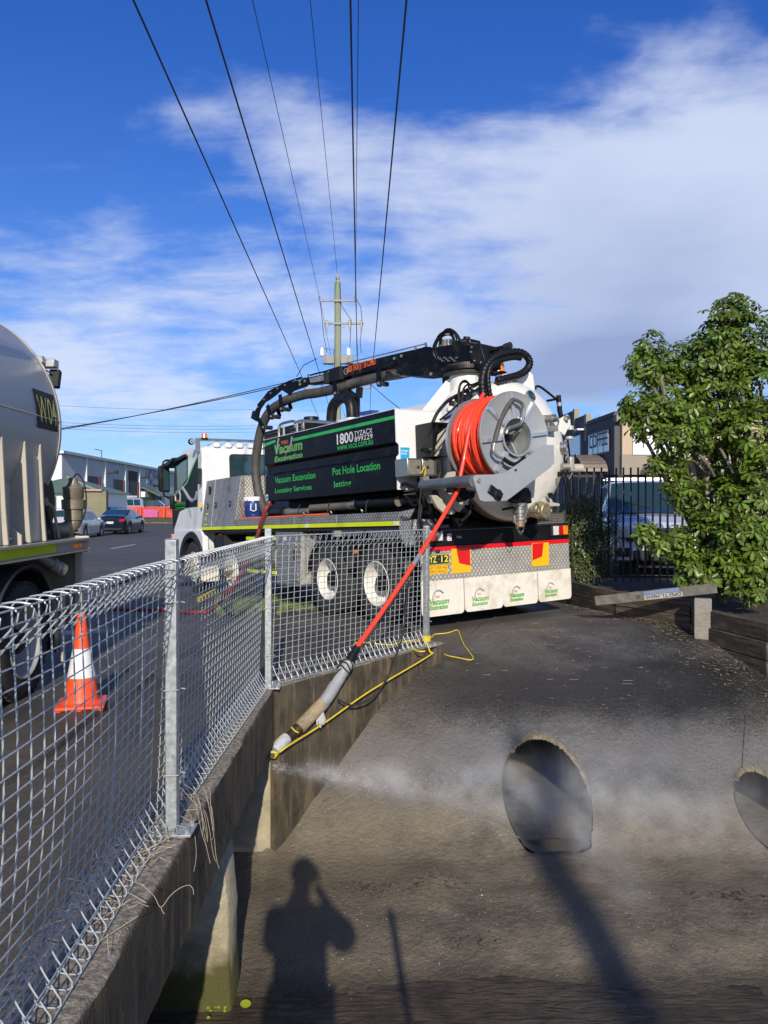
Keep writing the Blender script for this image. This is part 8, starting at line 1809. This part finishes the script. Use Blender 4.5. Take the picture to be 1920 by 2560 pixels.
b = B()
for i in range(900):
    t = rg.random() ** 1.6; c = V((-.84, 6.0, -.36)) + V((3.2, .0, -.32)) * t; r = .03 + .30 * t; p = c + V((rg.gauss(0, r * .5), rg.gauss(0, r * .5), rg.gauss(0, r * .55) - .1 * t)); s = rg.uniform(.0010, .0030)
    b.add([p + V((s, 0, 0)), p + V((0, s, 0)), p - V((s, 0, 0)), p - V((0, s, 0)), p + V((0, 0, s)), p - V((0, 0, s))], [(0, 1, 4), (1, 2, 4), (2, 3, 4), (3, 0, 4), (1, 0, 5), (2, 1, 5), (3, 2, 5), (0, 3, 5)])
tag(b.build('water_droplets', pm('water_drop', (.8, .85, .9), .05, 0, .02, 3, coat=1), fix=False), kind='stuff')

# ------------------------------------------------------------ what stands behind the camera and throws shadows into the picture
pole((3.02, -12.5, 0), 8.3, 'timber power pole behind the photographer, its shadow crossing the channel', 5.2, False, r=.15, arms=False)
fp = empty('fence_post', (.57, -.32, 0), 0, 'galvanised post beside the photographer', 'post'); B().box(-.022, .022, -.022, .022, -.1, 1.50).build('post_tube', galv, fp, bevel=.003); B().box(-.06, .06, -.06, .06, .0, .01).build('base_plate', galv, fp, smooth=False)
per = empty('person', (-.03, -.40, .05), 0, 'person in a grey shirt and dark trousers holding up a phone with both hands', 'person')
skinm = pm('skin', (.42, .25, .17), .5, 0, .05); shirt = pm('grey_shirt', (.16, .17, .19), .9, 0, .1, 20); trou = pm('dark_trousers', (.03, .033, .045), .9, 0, .1, 20); boot = pm('brown_boot', (.08, .05, .03), .7)
def skin(name, verts, edges, radii, mat, root=0, sub=2, par=per):
    me = bpy.data.meshes.new(name); me.from_pydata(verts, edges, []); o = bpy.data.objects.new(name, me); COL.objects.link(o); o.parent = par; me.materials.append(mat)
    md = o.modifiers.new('skin', 'SKIN'); md.use_smooth_shade = True; lay = me.skin_vertices[0].data if me.skin_vertices else None
    if lay is None:
        bm = bmesh.new(); bm.from_mesh(me); bm.verts.layers.skin.verify(); bm.to_mesh(me); bm.free(); lay = me.skin_vertices[0].data
    for i, r in enumerate(radii): lay[i].radius = r if isinstance(r, tuple) else (r, r); lay[i].use_root = (i == root)
    s = o.modifiers.new('sub', 'SUBSURF'); s.levels = s.render_levels = sub
    return o
vv = [(0, 0, .98), (0, .0, 1.12), (0, .01, 1.30), (0, .02, 1.44), (0, .03, 1.51), (0, .05, 1.58), (0, .06, 1.68),
      (-.10, 0, .92), (-.11, .02, .52), (-.12, -.02, .10), (-.12, .12, .03), (.10, 0, .92), (.11, .02, .52), (.12, -.02, .10), (.12, .12, .03),
      (-.17, .0, 1.42), (-.18, .16, 1.20), (-.06, .33, 1.50), (.18, .0, 1.42), (.31, .13, 1.24), (.07, .33, 1.50)]
ed = [(0, 1), (1, 2), (2, 3), (3, 4), (4, 5), (5, 6), (0, 7), (7, 8), (8, 9), (9, 10), (0, 11), (11, 12), (12, 13), (13, 14), (3, 15), (15, 16), (16, 17), (3, 18), (18, 19), (19, 20)]
rr__ = [(.15, .11), (.14, .10), (.15, .11), (.12, .09), (.055, .055), (.06, .07), (.078, .095), .085, .058, .042, .035, .085, .058, .042, .035, .065, .045, .030, .065, .045, .030]
body = skin('body', vv, ed, rr__, skinm)
skin('shirt', [vv[i] for i in (1, 2, 3, 15, 16, 18, 19)] + [(0, 0, .95)], [(7, 0), (0, 1), (1, 2), (2, 3), (3, 4), (2, 5), (5, 6)], [(.185, .135), (.20, .14), (.19, .13), .105, .085, .11, .095, (.19, .14)], shirt)
skin('trousers', [vv[i] for i in (0, 7, 8, 9, 11, 12, 13)], [(0, 1), (1, 2), (2, 3), (0, 4), (4, 5), (5, 6)], [(.185, .13), .12, .10, .085, .12, .10, .085], trou)
for sx in (-1, 1):
    skin('boot', [(sx * .12, -.04, .05), (sx * .12, .05, .045), (sx * .125, .17, .035)], [(0, 1), (1, 2)], [.052, .05, .042], boot)
    for k in range(4):
        L_f = (.050, .058, .055, .044)[k]; z = 1.585 - k * .020
        skin('finger', [(sx * .095, .335, z - .03), (sx * .085, .385, z), (sx * .062, .408, z + .004), (sx * .045, .402, z + .004)], [(0, 1), (1, 2), (2, 3)], [.010, .009, .008, .007], skinm, sub=1)
    skin('thumb', [(sx * .10, .33, 1.52), (sx * .078, .36, 1.55), (sx * .055, .392, 1.56)], [(0, 1), (1, 2)], [.013, .011, .009], skinm, sub=1)
hd_ = skin('head', [(0, .055, 1.62), (0, .06, 1.70), (0, .055, 1.76)], [(0, 1), (1, 2)], [(.068, .085), (.080, .098), (.068, .085)], skinm)
B().ball((0, .045, 1.735), .108, 18, sx=.86, sy=1.02, sz=.88).build('hair', pm('brown_hair', (.05, .03, .02), .8, 0, .3, 60, bump=.6), per)
B().prism([(-.010, .155, 1.66), (.010, .155, 1.66), (.004, .150, 1.70), (-.004, .150, 1.70)], (0, .022, -.004)).build('nose', skinm, per, bevel=.006)
for sx in (-1, 1): B().ball((sx * .032, .148, 1.705), .012, 10).build('eye', whitev, per); B().ball((sx * .085, .055, 1.70), .028, 10, sx=.3, sy=.7).build('ear', skinm, per)
B().ball((0, .150, 1.632), .024, 12, sx=1, sy=.3, sz=.3).build('mouth', darkred, per)
ph = empty('phone', (0, -.006, 1.62), 0, 'phone held upright in front of the face of the photographer', 'phone'); B().box(-.036, .036, -.008, .0, -.09, .06).build('phone_body', blackm, ph, bevel=.003)
